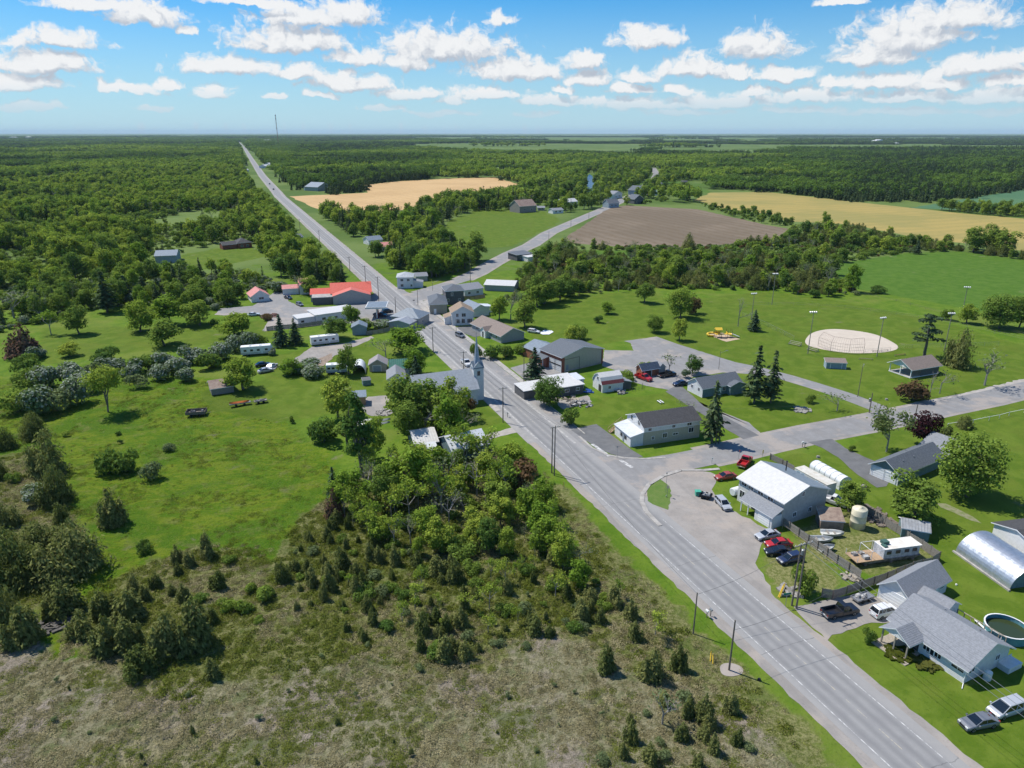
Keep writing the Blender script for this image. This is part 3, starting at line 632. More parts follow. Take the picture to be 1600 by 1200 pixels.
# ------------------------------------------------------------------ buildings
FOOT = []                         # footprints kept clear of trees: (x, y, radius)
class House:
    def __init__(s, name, label, A, B, D, h, rise, axis, wall, roof, win=(), door=(), oh=.4, cat='house', trim=None, group=None, low=None, parent=None, z0=0):
        A, B = GG(A) if len(A) < 4 else Vector(A[:3]), GG(B) if len(B) < 4 else Vector(B[:3])
        A.z = B.z = 0; s.rz = ang(A, B); s.L = L = (B-A).length
        if isinstance(D, tuple):
            c = GG(D); n = Vector((-(B-A).y, (B-A).x, 0)).normalized(); D = (Vector((c.x, c.y, 0))-A).dot(n)
        s.D = D; s.h = h; s.rise = rise; s.A = A
        s.ex = (B-A).normalized(); s.ey = Vector((-s.ex.y, s.ex.x, 0))
        if parent is None: s.root = thing(name, label, cat, A, s.rz, group)
        else:
            s.root = parent
        ctr = A + s.ex*L/2 + s.ey*D/2; FOOT.append((ctr.x, ctr.y, .5*max(L, D)+2.0))
        trim = trim or trim_white
        mb = MB()
        if axis == 'x': mb.prism([(0,0),(D,0),(D,h),(D/2,h+rise),(0,h)], 0, L, 'x')
        elif axis == 'y': mb.prism([(0,0),(L,0),(L,h),(L/2,h+rise),(0,h)], 0, D, 'y')
        elif axis == 'shed': mb.prism([(0,0),(D,0),(D,h+rise),(0,h)], 0, L, 'x')
        elif axis == 'gambrel': mb.prism([(0,0),(D,0),(D,h),(D*.8,h+rise*.62),(D/2,h+rise),(D*.2,h+rise*.62),(0,h)], 0, L, 'x')
        else: mb.box(0,0,0,L,D,h)
        s.wall = mb.build('wall', wall, s.root)
        if low:                    # a lower band of another material, 2.5 cm proud
            lm, lz = low; q = MB(); q.box(-.025,-.025,0,L+.025,D+.025,lz); q.build('lower_wall', lm, s.root)
        mb = MB(); e = .03; t = .17
        def slab(p):
            b_ = [Vector(x)+Vector((0,0,e)) for x in p]; u_ = [x+Vector((0,0,t)) for x in b_]
            mb.add(b_+u_, [(0,3,2,1),(0,1,5,4),(1,2,6,5),(2,3,7,6),(3,0,4,7)], 1); mb.add(u_, [(0,1,2,3)], 0)
        def gable(P, W_, Lo):      # P(u, w, z): u along the ridge, w across
            k = rise/(W_/2); zl = h - oh*k
            slab([P(-oh,-oh,zl), P(Lo+oh,-oh,zl), P(Lo+oh,W_/2,h+rise), P(-oh,W_/2,h+rise)])
            slab([P(Lo+oh,W_+oh,zl), P(-oh,W_+oh,zl), P(-oh,W_/2,h+rise+.004), P(Lo+oh,W_/2,h+rise+.004)])
        if axis == 'x': gable(lambda u, w_, z: (u, w_, z), D, L)
        elif axis == 'y': gable(lambda u, w_, z: (w_, u, z), L, D)
        elif axis == 'gambrel':
            for y0, z0_, y1, z1 in ((-.15, h-.3, D*.2, h+rise*.62), (D*.2, h+rise*.62, D/2, h+rise)):
                slab([(-oh,y0,z0_),(L+oh,y0,z0_),(L+oh,y1,z1),(-oh,y1,z1)]); slab([(L+oh,D-y0,z0_),(-oh,D-y0,z0_),(-oh,D-y1,z1+.003),(L+oh,D-y1,z1+.003)])
        elif axis == 'shed':
            k = rise/D; slab([(-oh,-oh,h-oh*k),(L+oh,-oh,h-oh*k),(L+oh,D+oh,h+rise+oh*k),(-oh,D+oh,h+rise+oh*k)])
        elif axis == 'flat':
            slab([(-oh,-oh,h),(L+oh,-oh,h),(L+oh,D+oh,h),(-oh,D+oh,h)])
        elif axis == 'hip':
            z0_ = h; a = min(L, D)/2; x0, x1, y0, y1 = -oh, L+oh, -oh, D+oh; a += oh
            if L >= D: r0, r1 = (x0+a, D/2), (x1-a, D/2)
            else: r0, r1 = (L/2, y0+a), (L/2, y1-a)
            zt = h+rise; B_ = [(x0,y0,z0_+e),(x1,y0,z0_+e),(x1,y1,z0_+e),(x0,y1,z0_+e)]; U_ = [(x,y,z+t) for x,y,z in B_]
            mb.add(B_+U_, [(0,3,2,1),(0,1,5,4),(1,2,6,5),(2,3,7,6),(3,0,4,7)], 1)
            top = U_+[(*r0,zt+e+t),(*r1,zt+e+t)]
            mb.add(top, [(0,1,5,4),(1,2,5),(2,3,4,5),(3,0,4)] if L >= D else [(0,1,4),(1,2,5,4),(2,3,5),(3,0,4,5)], 0)
        s.roof = mb.build('roof', [roof, trim], s.root)
        for q in win: s.window(*q)
        for q in door: s.door(*q)
    def P(s, side, u, o, z):
        return {'f': (u, -o, z), 'b': (u, s.D+o, z), 'l': (-o, u, z), 'r': (s.L+o, u, z)}[side]
    def pbox(s, mb, side, u0, u1, o0, o1, z0, z1, mi=None):
        a = s.P(side, u0, o0, z0); b_ = s.P(side, u1, o1, z1)
        mb.box(min(a[0],b_[0]), min(a[1],b_[1]), z0, max(a[0],b_[0]), max(a[1],b_[1]), z1, mi)
    def wd(s, side): return s.L if side in 'fb' else s.D
    def window(s, side, u, z, w_, h_, frame=None, mull=1, o=0):
        u = u*s.wd(side); fr = frame or trim_white; mb = MB(); b_ = .09
        s.pbox(mb, side, u-w_/2-b_, u+w_/2+b_, o-.02, o+.07, z-b_, z); s.pbox(mb, side, u-w_/2-b_, u+w_/2+b_, o-.02, o+.07, z+h_, z+h_+b_)
        s.pbox(mb, side, u-w_/2-b_, u-w_/2, o-.02, o+.07, z, z+h_); s.pbox(mb, side, u+w_/2, u+w_/2+b_, o-.02, o+.07, z, z+h_)
        for k in range(1, mull+1):
            x = u-w_/2+w_*k/(mull+1); s.pbox(mb, side, x-.03, x+.03, o-.02, o+.06, z, z+h_)
        f = mb.build('window', fr, s.root)
        mb = MB(); s.pbox(mb, side, u-w_/2, u+w_/2, o-.02, o+.035, z, z+h_); mb.build('pane', glass, f)
    def door(s, side, u, w_, h_, m=None, name='door', z=0.05, o=0):
        u = u*s.wd(side); mb = MB(); s.pbox(mb, side, u-w_/2, u+w_/2, o-.02, o+.045, z, z+h_)
        d = mb.build(name, m or door_white, s.root)
        if name == 'garage_door':
            mb = MB(); s.pbox(mb, side, u-w_/2-.12, u-w_/2, o-.02, o+.08, z, z+h_+.12); s.pbox(mb, side, u+w_/2, u+w_/2+.12, o-.02, o+.08, z, z+h_+.12)
            s.pbox(mb, side, u-w_/2, u+w_/2, o-.02, o+.08, z+h_, z+h_+.12); mb.build('door_frame', trim_white, d)
        return d
    def annex(s, name, x0, y0, x1, y1, h, rise, kind, wall, roof, z0=0, oh=.25, open_=False, trim=None):
        """a wing of the same house: kind gable_x / gable_y / shed_l/r/f (falls to that side) / flat"""
        trim = trim or trim_white; mb = MB(); t = .15; e = .03
        pf = {'gable_x': [(y0,z0),(y1,z0),(y1,h),((y0+y1)/2,h+rise),(y0,h)], 'gable_y': [(x0,z0),(x1,z0),(x1,h),((x0+x1)/2,h+rise),(x0,h)],
              'shed_f': [(y0,z0),(y1,z0),(y1,h+rise),(y0,h)], 'shed_l': [(x0,z0),(x1,z0),(x1,h+rise),(x0,h)], 'shed_r': [(x0,z0),(x1,z0),(x1,h),(x0,h+rise)],
              'flat': [(y0,z0),(y1,z0),(y1,h),(y0,h)]}[kind]
        if not open_:
            if kind in ('gable_x', 'shed_f', 'flat'): mb.prism(pf, x0, x1, 'x')
            else: mb.prism(pf, y0, y1, 'y')
            wl = mb.build(name, wall, s.root)
        else: wl = s.root
        mb = MB()
        def slab(p):
            b_ = [Vector(x)+Vector((0,0,e)) for x in p]; u_ = [x+Vector((0,0,t)) for x in b_]
            mb.add(b_+u_, [(0,3,2,1),(0,1,5,4),(1,2,6,5),(2,3,7,6),(3,0,4,7)], 1); mb.add(u_, [(0,1,2,3)], 0)
        if kind == 'gable_x':
            k = rise/((y1-y0)/2); ym = (y0+y1)/2
            slab([(x0-oh,y0-oh,h-oh*k),(x1+oh,y0-oh,h-oh*k),(x1+oh,ym,h+rise),(x0-oh,ym,h+rise)]); slab([(x1+oh,y1+oh,h-oh*k),(x0-oh,y1+oh,h-oh*k),(x0-oh,ym,h+rise+.004),(x1+oh,ym,h+rise+.004)])
        elif kind == 'gable_y':
            k = rise/((x1-x0)/2); xm = (x0+x1)/2
            slab([(x0-oh,y1+oh,h-oh*k),(x0-oh,y0-oh,h-oh*k),(xm,y0-oh,h+rise),(xm,y1+oh,h+rise)]); slab([(x1+oh,y0-oh,h-oh*k),(x1+oh,y1+oh,h-oh*k),(xm,y1+oh,h+rise+.004),(xm,y0-oh,h+rise+.004)])
        elif kind == 'shed_f': slab([(x0-oh,y0-oh,h-oh*rise/(y1-y0)),(x1+oh,y0-oh,h-oh*rise/(y1-y0)),(x1+oh,y1,h+rise),(x0-oh,y1,h+rise)])
        elif kind == 'shed_l': slab([(x0-oh,y0-oh,h-oh*rise/(x1-x0)),(x1,y0-oh,h+rise),(x1,y1+oh,h+rise),(x0-oh,y1+oh,h-oh*rise/(x1-x0))])
        elif kind == 'shed_r': slab([(x0,y0-oh,h+rise),(x1+oh,y0-oh,h-oh*rise/(x1-x0)),(x1+oh,y1+oh,h-oh*rise/(x1-x0)),(x0,y1+oh,h+rise)])
        else: slab([(x0-oh,y0-oh,h),(x1+oh,y0-oh,h),(x1+oh,y1+oh,h),(x0-oh,y1+oh,h)])
        mb.build('wing_roof', [roof, trim], s.root if open_ else wl)
        return wl
    def posts(s, pts, h, r=.07, m=None, name='post'):
        for x, y in pts:
            mb = MB(); mb.box(x-r, y-r, 0, x+r, y+r, h); mb.build(name, m or trim_white, s.root)
    def part(s, name, mb, m, parent=None): return mb.build(name, m, parent or s.root)
    def chimney(s, x, y, z0, z1, w_=.5, m=None):
        mb = MB(); mb.box(x-w_/2, y-w_/2, z0, x+w_/2, y+w_/2, z1); mb.box(x-w_/2-.06, y-w_/2-.06, z1, x+w_/2+.06, y+w_/2+.06, z1+.12); mb.build('chimney', m or brick_red, s.root)
    def vent(s, x, y, z0, h_=.45, r=.09):
        mb = MB(); mb.lathe([(r,0),(r,h_),(r*1.7,h_),(r*1.7,h_+.1)], 8, (x,y,z0)); mb.build('roof_vent', steel, s.root)

# the bungalow at the lower right
hb = House('bungalow', 'white bungalow with big grey shingle roof and gabled porch beside the highway at lower right', (1394,967,2.6), (1505,1068), 9.4, 2.6, 2.5, 'x', siding_white, shingle_grey, oh=.55,
    win=[('f',.50,1.25,.9,1.25),('f',.575,1.05,1.6,1.45,None,2),('f',.65,1.25,.9,1.25),('f',.90,1.45,1.7,.75),('r',.12,1.45,1.2,.75),('r',.72,1.45,.9,.8)], door=[('f',.36,1.0,2.1,trim_dark)])
L = hb.L
hb.annex('porch', L*.06, -3.0, L*.44, 0, 2.6, 1.25, 'gable_y', siding_white, shingle_grey, open_=True, oh=.3)
mb = MB(); mb.prism([(L*.06,2.62),(L*.44,2.62),(L*.25,3.85)], -3.06, -2.96, 'y'); hb.part('porch_gable', mb, siding_white)
hb.posts([(L*.06+.2,-2.9),(L*.25,-2.9),(L*.44-.2,-2.9)], 2.6, .09, wood_pale)
mb = MB(); mb.box(L*.02,-3.1,0,L*.45,-.02,.22); hb.part('porch_floor', mb, wood_pale)
mb = MB(); mb.box(L*.02,-4.1,.0,L*.50,-3.15,.12); hb.part('porch_walk', mb, wood_pale)
mb = MB(); mb.box(L+.03,7.2,0,L+1.6,10.2,.85); mb.box(L+.03,7.2,.85,L+.1,10.2,1.2); hb.part('side_deck', mb, siding_white)
mb = MB(); mb.box(1.0,9.45,0,L-2,12.4,.7); hb.part('back_deck', mb, wood_old)
for k in range(9):
    mb = MB(); mb.box(1.0+k*(L-3.1)/8,12.3,.7,1.1+k*(L-3.1)/8,12.4,1.6); hb.part('railing_post', mb, wood_pale)
mb = MB(); mb.box(1.0,12.28,1.6,L-2,12.42,1.68); hb.part('railing', mb, wood_pale)
mb = MB(); mb.lathe([(.45,0),(.5,.1),(.5,1.3),(.2,1.5)], 14, (L+.9,3.6,0)); hb.part('oil_tank', mb, plastic_white)
mb = MB(); mb.path([(L+.05,-.3,2.45),(L+.05,-.12,2.2),(L+.05,-.12,.2),(L+.6,-1.2,.1)], .06); hb.part('downpipe', mb, trim_white)
hb.vent(L*.3, 6.5, 4.0); hb.vent(L*.75, 6.6, 4.0)
# double garage beside it
hg = House('garage', 'white double garage with grey roof between the bungalow and the board fence', (1372.5,933), (1418,958.6), 10.5, 2.5, 2.0, 'y', siding_white, shingle_grey, cat='garage', oh=.45,
    win=[('r',.55,1.3,1.2,.8),('r',.85,1.3,.9,.8)], door=[('f',.5,4.9,2.15,door_white,'garage_door'),('r',.72,.9,2.0)])
hg.annex('breezeway', hg.L+.02, 1.5, hg.L+4.4, 5.5, 2.4, 1.1, 'gable_x', siding_white, shingle_grey)
# quonset hut of corrugated steel
def arch(n, r, h=None, x=0): 
    h = h or r; return [(x+r*math.cos(math.pi*i/n), h*math.sin(math.pi*i/n)) for i in range(n+1)]
A, B = GG((1492.4,863)), GG((1577,923)); Lq = (B-A).length; rq = 4.2
qh = thing('quonset_hut', 'long silver corrugated steel quonset hut with a half-round roof', 'quonset hut', A, ang(A, B)); FOOT.append(((A.x+B.x)/2, (A.y+B.y)/2+4, 9))
nseg = 9
for k in range(nseg):             # each ring of sheets is bowed a little between its seams
    mb = MB(); x0, x1 = Lq*k/nseg, Lq*(k+1)/nseg
    for i in range(24):
        a0, a1 = math.pi*i/24, math.pi*(i+1)/24
        for xa, ra, xb, rb in ((x0, rq, (x0+x1)/2, rq+.05), ((x0+x1)/2, rq+.05, x1, rq)):
            mb.add([(xa, rq-ra*math.cos(a0), ra*math.sin(a0)*.92), (xb, rq-rb*math.cos(a0), rb*math.sin(a0)*.92), (xb, rq-rb*math.cos(a1), rb*math.sin(a1)*.92), (xa, rq-ra*math.cos(a1), ra*math.sin(a1)*.92)], [(0,1,2,3)])
    mb.build('roof_sheet', galv, qh, smooth=True)
mb = MB(); mb.prism([(rq+(rq-.05)*math.cos(math.pi*i/24), (rq-.05)*math.sin(math.pi*i/24)*.92) for i in range(25)], .3, .36, 'x'); mb.build('end_wall', galv_dull, qh)
mb = MB(); mb.prism([(rq+(rq-.05)*math.cos(math.pi*i/24), (rq-.05)*math.sin(math.pi*i/24)*.92) for i in range(25)], Lq-.5, Lq-.44, 'x'); mb.build('end_wall', siding_teal, qh)
mb = MB(); mb.box(-.3,-.35,0,Lq+.2,-.02,.28); mb.build('footing', concrete, qh); mb = MB(); mb.box(-.3,2*rq+.02,0,Lq+.2,2*rq+.3,.28); mb.build('footing', concrete, qh)
hs = House('shed', 'white shed with a dark shallow gable roof behind the quonset hut', (1548,842), (1618,887), 9, 3.2, 1.3, 'y', siding_white, shingle_dark, cat='shed')
# workshop with the bright white roof slope
hw = House('workshop', 'two-storey grey workshop with a bright white metal roof on its gravel lot', (1151.7,781.5), (1220,822), (1287,799), 5.0, 2.1, 'x', block_grey, roof_white, cat='workshop', oh=.5,
    win=[('f',.12,3.9,1.3,.65),('f',.28,3.9,1.3,.65),('f',.50,3.9,1.3,.65),('f',.72,3.9,1.3,.65),('f',.10,1.1,1.2,1.5),('r',.28,1.2,.8,.9),('r',.63,1.2,.8,.9),('r',.42,5.1,.6,.9)])
L = hw.L
mb = MB(); mb.box(-.03,-.03,0,L*.999,-.005,3.6); hw.part('front_cladding', mb, mat('stucco_white', (.66,.65,.62), var=.07, bump=.01))
mb = MB(); k_ = 2.1/(hw.D/2); mb.add([(-.5, hw.D/2, 7.33), (L+.5, hw.D/2, 7.33), (L+.5, hw.D+.5, 5.2-.5*k_+.03), (-.5, hw.D+.5, 5.2-.5*k_+.03)], [(0,1,2,3)]); hw.part('rear_roof_cover', mb, roof_bluegrey)
hw.annex('lean_to', L*.30, -2.6, L*1.0, -.03, 2.5, 1.2, 'shed_f', stucco_grey, shingle_grey, open_=True)
mb = MB(); mb.box(L*.62,-2.5,0,L*.995,-.06,2.52); hw.part('lean_to_wall', mb, siding_white)
mb = MB(); mb.box(L*.70,-2.58,.05,L*.95,-2.49,2.3); hw.part('garage_door', mb, door_white)
mb = MB(); mb.box(L*.34,-.07,.05,L*.58,-.03,2.3); hw.part('garage_door', mb, trim_dark)
hw.posts([(L*.31,-2.5),(L*.47,-2.5)], 2.5, .08, trim_white)
mb = MB(); mb.lathe([(.12,0),(.12,2.2),(.2,2.25),(.2,2.4)], 8, (L*.35, hw.D*.7, 6.2)); hw.part('flue', mb, trim_dark)
mb = MB(); mb.lathe([(.75,-.9),(.85,-.8),(.85,.8),(.75,.9)], 16, (-1.6,1.0,1.05), 'y'); o = mb.build('oil_tank', plastic_white, None); o.location = hw.A; o.rotation_euler = (0,0,hw.rz); tag(o, 'round white oil tank at the left end of the grey workshop', 'tank')
# mobile unit and round shelter behind it
A, B = GG((1239,752)), GG((1289,780)); Lt = (B-A).length
tr = thing('mobile_unit', 'white box trailer striped pale blue, with painted arches, behind the workshop', 'trailer', A, ang(A, B)); FOOT.append(((A+B).x/2, (A+B).y/2, 6))
mb = MB(); mb.box(0,0,.5,Lt,2.6,3.1); mb.build('body', siding_white, tr)
mb = MB(); mb.box(-.05,-.05,3.1,Lt+.05,2.65,3.22); mb.build('roof', mat('roof_dirty', (.50,.46,.38), color2=(.62,.60,.55), scale=1), tr)
mb = MB(); mb.box(0,-.03,.55,Lt,-.004,1.35); mb.build('blue_stripe', lightblue, tr)
for x in (.13, .27, .70, .85):
    mb = MB(); w_ = .55
    pts = [(Lt*x+w_*math.cos(math.pi*i/10), -.035, 2.3+w_*math.sin(math.pi*i/10)) for i in range(11)]; pts = [(Lt*x+w_, -.035, 1.4)]+pts+[(Lt*x-w_, -.035, 1.4)]
    mb.path(pts, .04, 4); mb.build('painted_arch', lightblue, tr)
mb = MB(); mb.prism([(Lt*.42,1.35),(Lt*.62,1.35),(Lt*.52,2.1)], -.034, -.02, 'y'); mb.build('painted_wave', lightblue, tr)
for x in (.72, .84):
    for y in (.25, 2.35):
        mb = MB(); mb.lathe([(.3,-.12),(.46,-.1),(.46,.1),(.3,.12)], 14, (Lt*x,y,.46), 'y'); mb.build('wheel', rubber, tr)
A, B = GG((1263,738)), GG((1311,766)); Ls = (B-A).length
sh = thing('storage_shelter', 'pale round-topped storage shelter beyond the blue and white box trailer', 'shelter', A, ang(A, B)); FOOT.append(((A+B).x/2, (A+B).y/2, 6))
prof = [(0,0),(0,1.6)]+[(1.5-1.5*math.cos(math.pi*i/12), 1.6+1.1*math.sin(math.pi*i/12)) for i in range(1,12)]+[(3,1.6),(3,0)]
mb = MB(); mb.prism(prof, 0, Ls, 'x'); mb.build('cover', tarp_white, sh)
for k in range(7):
    mb = MB(); p_ = [(Ls*k/6*.99+.05, y-.03 if y < 1.5 else y+.03, z+.03) for y, z in prof]; mb.path(p_, .035, 4); mb.build('rib', steel, sh)
# tank, sheds and fence of the yard
p = GG((1339,823)); o = MB().lathe([(1.3,0),(1.38,.06),(1.38,1.3),(1.41,1.34),(1.38,1.4),(1.38,2.6),(1.41,2.65),(1.38,2.7),(1.38,3.75),(1.2,3.95),(.35,4.08),(.35,4.2),(.1,4.22)], 28).build('storage_tank', tank_cream, None, True)
o.location = p; tag(o, 'tall cream cylindrical storage tank in the fenced yard', 'tank')
h_ = House('shed', 'small brown tarp-covered shed beside the cream tank', (1281,826), (1317,828.5), 3.4, 1.7, .9, 'shed', tarp_brown, tarp_brown, cat='shed', oh=.15)
h_ = House('shed', 'grey shed with ribbed metal roof standing outside the board fence under a tree', (1407,839.5), (1450,847), 4.0, 1.9, .9, 'x', siding_teal, mat('roof_ribbed_grey', (.33,.34,.35), color2=(.24,.24,.24), stripes=('x',.5,.04), scale=1.2), cat='shed', oh=.2)
def fence(label, pts, h=1.7, m=None, board=.17, panel=2.4, cat='fence', name='board_fence', gap=.02):
    """post-and-board fence: every post and every bay of boards is a part"""
    P_ = [GG(q) for q in pts]; f = thing(name, label, cat, P_[0]); o0 = P_[0]
    for a, b_ in zip(P_, P_[1:]):
        d = b_-a; n = max(1, round(d.length/panel)); e = d.normalized(); r_ = Vector((-e.y, e.x, 0))
        for k in range(n):
            s0 = a+d*k/n-o0; s1 = a+d*(k+1)/n-o0; hv = h+R.uniform(-.07,.07)
            mb = MB(); mb.box(-.06,-.06,0,.06,.06,hv+.15); p_ = mb.build('post', wood_pole, f); p_.location = s0; p_.rotation_euler = (0,0,ang((0,0),e))
            mb = MB(); l = (s1-s0).length; nb = int(l/board)
            for j in range(nb):
                c_ = R.uniform(-.05,.05); x = .03+j*board; mb.box(x, .065+R.uniform(0,.01), .05, x+board-gap, .09+R.uniform(0,.008), hv+c_)
            mb.box(0,.03,.5,l,.064,.6); mb.box(0,.03,hv-.4,l,.064,hv-.3)
            q = mb.build('board_panel', m or wood_old, f); q.location = s0; q.rotation_euler = (0,0,ang((0,0),e))
    return f
fence('weathered board fence from the workshop towards the garage along the car row', [(1219,819),(1262,849),(1307,881),(1344,906)])
fence('curved weathered board fence below the houseboat', [(1283,934),(1300,937),(1322,930),(1345,922),(1385,908),(1425,892),(1455,884),(1467,876)])
fence('weathered board fence between the houseboat and the grey shed', [(1467,876),(1440,857),(1400,832),(1365,810),(1345,797)])
fence('low dark board fence between the workshop and the box trailer', [(1203,718),(1222,727),(1240,737)], 1.4)
# houseboat aground in the yard
A, B = GG((1350,886)), GG((1437,874)); Lh = (B-A).length
bo = thing('houseboat', 'derelict white houseboat with an open wooden foredeck lying in the fenced yard', 'boat', A, ang(A, B)); FOOT.append(((A+B).x/2, (A+B).y/2+1, 6))
mb = MB(); mb.hexa([(.4,.3,.25),(Lh-.9,.3,.25),(Lh-.9,2.7,.25),(.4,2.7,.25)], [(0,0,1.0),(Lh,0,1.0),(Lh,3,1.0),(0,3,1.0)]); mb.build('hull', mat('hull_white', (.34,.36,.38), color2=(.08,.085,.09), scale=1.6), bo)
mb = MB(); mb.box(-1.6,-.1,1.0,Lh*.33,3.1,1.12); mb.build('deck', wood_new, bo)
mb = MB(); mb.box(Lh*.33,.15,1.0,Lh*.97,2.85,2.75); cb = mb.build('cabin', mat('cabin_white', (.60,.60,.60), color2=(.30,.33,.36), scale=1.6), bo)
mb = MB(); mb.box(Lh*.34,.05,2.75,Lh*1.0,2.95,2.86); mb.build('roof', mat('roof_stained', (.60,.55,.47), color2=(.72,.70,.66), scale=.8), bo)
for x in (.42, .58, .74, .88):
    mb = MB(); mb.box(Lh*x-.45,.11,1.75,Lh*x+.45,.16,2.4); mb.build('window', glass, bo)
for q in ((-1.5,0),( -1.5,3),(Lh*.32,0.05),(Lh*.32,2.95),(Lh*.1,0),(Lh*.1,3)):
    mb = MB(); mb.tube((q[0],q[1],1.1),(q[0],q[1],2.9 if q[0] > 0 else 2.0),.045,.045,5); mb.build('rail_post', trim_white, bo)
mb = MB(); mb.path([(Lh*.1,0,2.9),(Lh*.33,0.05,2.9),(Lh*.33,2.95,2.9),(Lh*.1,3,2.9),(Lh*.1,0,2.9)],.04); mb.build('canopy_rail', trim_white, bo)
mb = MB(); mb.box(Lh*.40,1.4,2.86,Lh*.50,2.4,3.4); mb.box(Lh*.36,.6,2.86,Lh*.42,1.6,3.1); mb.build('roof_gear', mat('tarp_green', (.06,.13,.11)), bo)
mb = MB(); mb.box(.2,.4,1.12,1.2,1.3,1.65); mb.box(-.9,1.8,1.12,0,2.6,1.5); mb.box(.5,1.9,1.12,1.4,2.7,1.4); mb.build('deck_clutter', junk_mix, bo)
for x in (.5, Lh*.5, Lh-1.2):
    mb = MB(); mb.box(x-.2,.2,0,x+.2,2.8,.26); mb.build('cradle', wood_old, bo)
# long two-tone building on the corner
hl = House('corner_building', 'long corner building, white above and grey below, with a dark shingle roof', (1005,696), (1092,683), (975,649,4.5), 4.5, 1.9, 'x', siding_white, shingle_dark, cat='building', oh=.35, low=(metal_tan,3.3),
    win=[('f',.10,3.55,.8,.75),('f',.52,3.55,.8,.75),('f',.80,3.55,1.2,.75),('l',.30,4.2,1.1,1.3),('l',.72,4.2,.9,1.2)])
for u, z, w_, q in ((.16,1.2,.6,.8),(.37,1.3,1.1,1.1),(.56,1.6,1.3,.5),(.84,1.7,1.3,1.2)): hl.window('f', u, z, w_, q, o=.03)
D_ = hl.D
hl.annex('entrance_wing', -3.4, .1, -.03, D_-.4, 2.55, .75, 'shed_l', siding_white, roof_white_y)
for y in (.30, .55):
    mb = MB(); mb.box(-3.45,D_*y-.5,1.0,-3.39,D_*y+.5,1.9); hl.part('window', mb, glass)
mb = MB(); mb.box(-3.45,D_*.42-.4,.1,-3.39,D_*.42+.4,2.1); hl.part('door', mb, door_grey)
st_ = thing('stairs', 'new timber outside stairs climbing the back end of the corner building', 'stairs', hl.A+hl.ey*(D_+.3)-hl.ex*4.3, hl.rz)
for k in range(12):
    mb = MB(); mb.box(k*.3,0,.2+k*.2,k*.3+.32,1.2,.25+k*.2); mb.build('tread', wood_new, st_)
for y in (0, 1.2):
    mb = MB(); mb.tube((0,y,.1),(3.6,y,2.5),.09,.09,4); mb.build('stringer', wood_new, st_)
    mb = MB(); mb.tube((0,y,1.1),(3.6,y,3.5),.05,.05,4); mb.build('handrail', wood_new, st_)
    for k in range(5):
        mb = MB(); mb.box(k*.88-.04,y-.04,.1+k*.58,k*.88+.04,y+.04,1.15+k*.58); mb.build('post', wood_new, st_)
mb = MB(); mb.box(3.6,-.1,2.4,5.4,1.3,2.52); mb.build('landing', wood_new, st_)
# grey house behind it
h_ = House('house', 'grey house with a white gable end and slate roof beside two tall spruces', (1097,621.5), (1157,611), (1072.5,610), 2.7, 2.0, 'x', siding_teal, shingle_slate, oh=.4,
    win=[('f',.55,1.1,1.0,1.1),('f',.68,1.1,1.0,1.1),('f',.88,1.1,1.0,1.0),('l',.25,1.5,.8,.9)], door=[('f',.45,.9,2.0)])
mb = MB(); mb.prism([(0,.0),(h_.D,.0),(h_.D,2.68),(h_.D/2,4.62),(0,2.68)], -.03, -.004, 'x'); h_.part('white_cladding', mb, siding_white); h_.window('l', .7, 1.5, .8, .9, o=.03)
h_.annex('side_wing', h_.L*.62, -1.6, h_.L*1.02, -.02, 2.6, 1.0, 'gable_y', siding_teal, shingle_slate)
h_ = House('garage', 'small brick garage with navy roof behind the parked red pickup', (1003,590), (1029,586), (994,585), 2.4, 1.3, 'x', brick_orange, mat('shingle_navy', (.05,.075,.12), var=.15, stripes=('z',.14,.02)), cat='garage', door=[('f',.35,2.4,2.0,trim_dark,'garage_door')])
h_.annex('side_room', h_.L+.03, .3, h_.L+2.6, 3.6, 2.2, 1.2, 'gable_y', stucco_grey, shingle_grey)
# gambrel barn and flat white house by the highway
h_ = House('barn', 'small white gambrel barn with a dull red lower roof slope', (941,614), (973,609.5), (925,604), 2.5, 2.5, 'gambrel', siding_white, roof_white, cat='barn', oh=.25,
    win=[('l',.5,3.1,.9,.9),('f',.35,1.0,.8,.8)], door=[('l',.25,1.6,2.0,trim_dark,'barn_door')])
mb = MB(); k0 = h_.L+.28; D_ = h_.D
mb.add([(-.27,-.19,2.40),(k0,-.19,2.40),(k0,D_*.2-.03,4.16),(-.27,D_*.2-.03,4.16)], [(0,1,2,3)]); h_.part('red_roof_slope', mb, mat('roof_dull_red', (.22,.06,.06), var=.1, stripes=('x',.5,.03)))
h_.annex('lean_to', h_.L+.05, .5, h_.L+3, 4, 2.0, .8, 'shed_r', siding_dark, shingle_grey)
h_ = House('house', 'low house with a flat bright white roof and dark front wall behind a round tree', (872,621), (911,614.5), 9.5, 2.7, .3, 'shed', siding_dark, roof_white, oh=.35, win=[('f',.35,1.2,1.2,.8),('f',.78,1.2,1.0,.8)], door=[('r',.5,.9,2.0)])
h_.annex('left_wing', -9.5, 2.2, -.03, 8.5, 2.5, .25, 'shed_f', siding_dark, roof_white)
h_.annex('end_room', h_.L+.03, 3.5, h_.L+2.2, 8.5, 2.9, .3, 'shed_f', siding_white, roof_white_y)
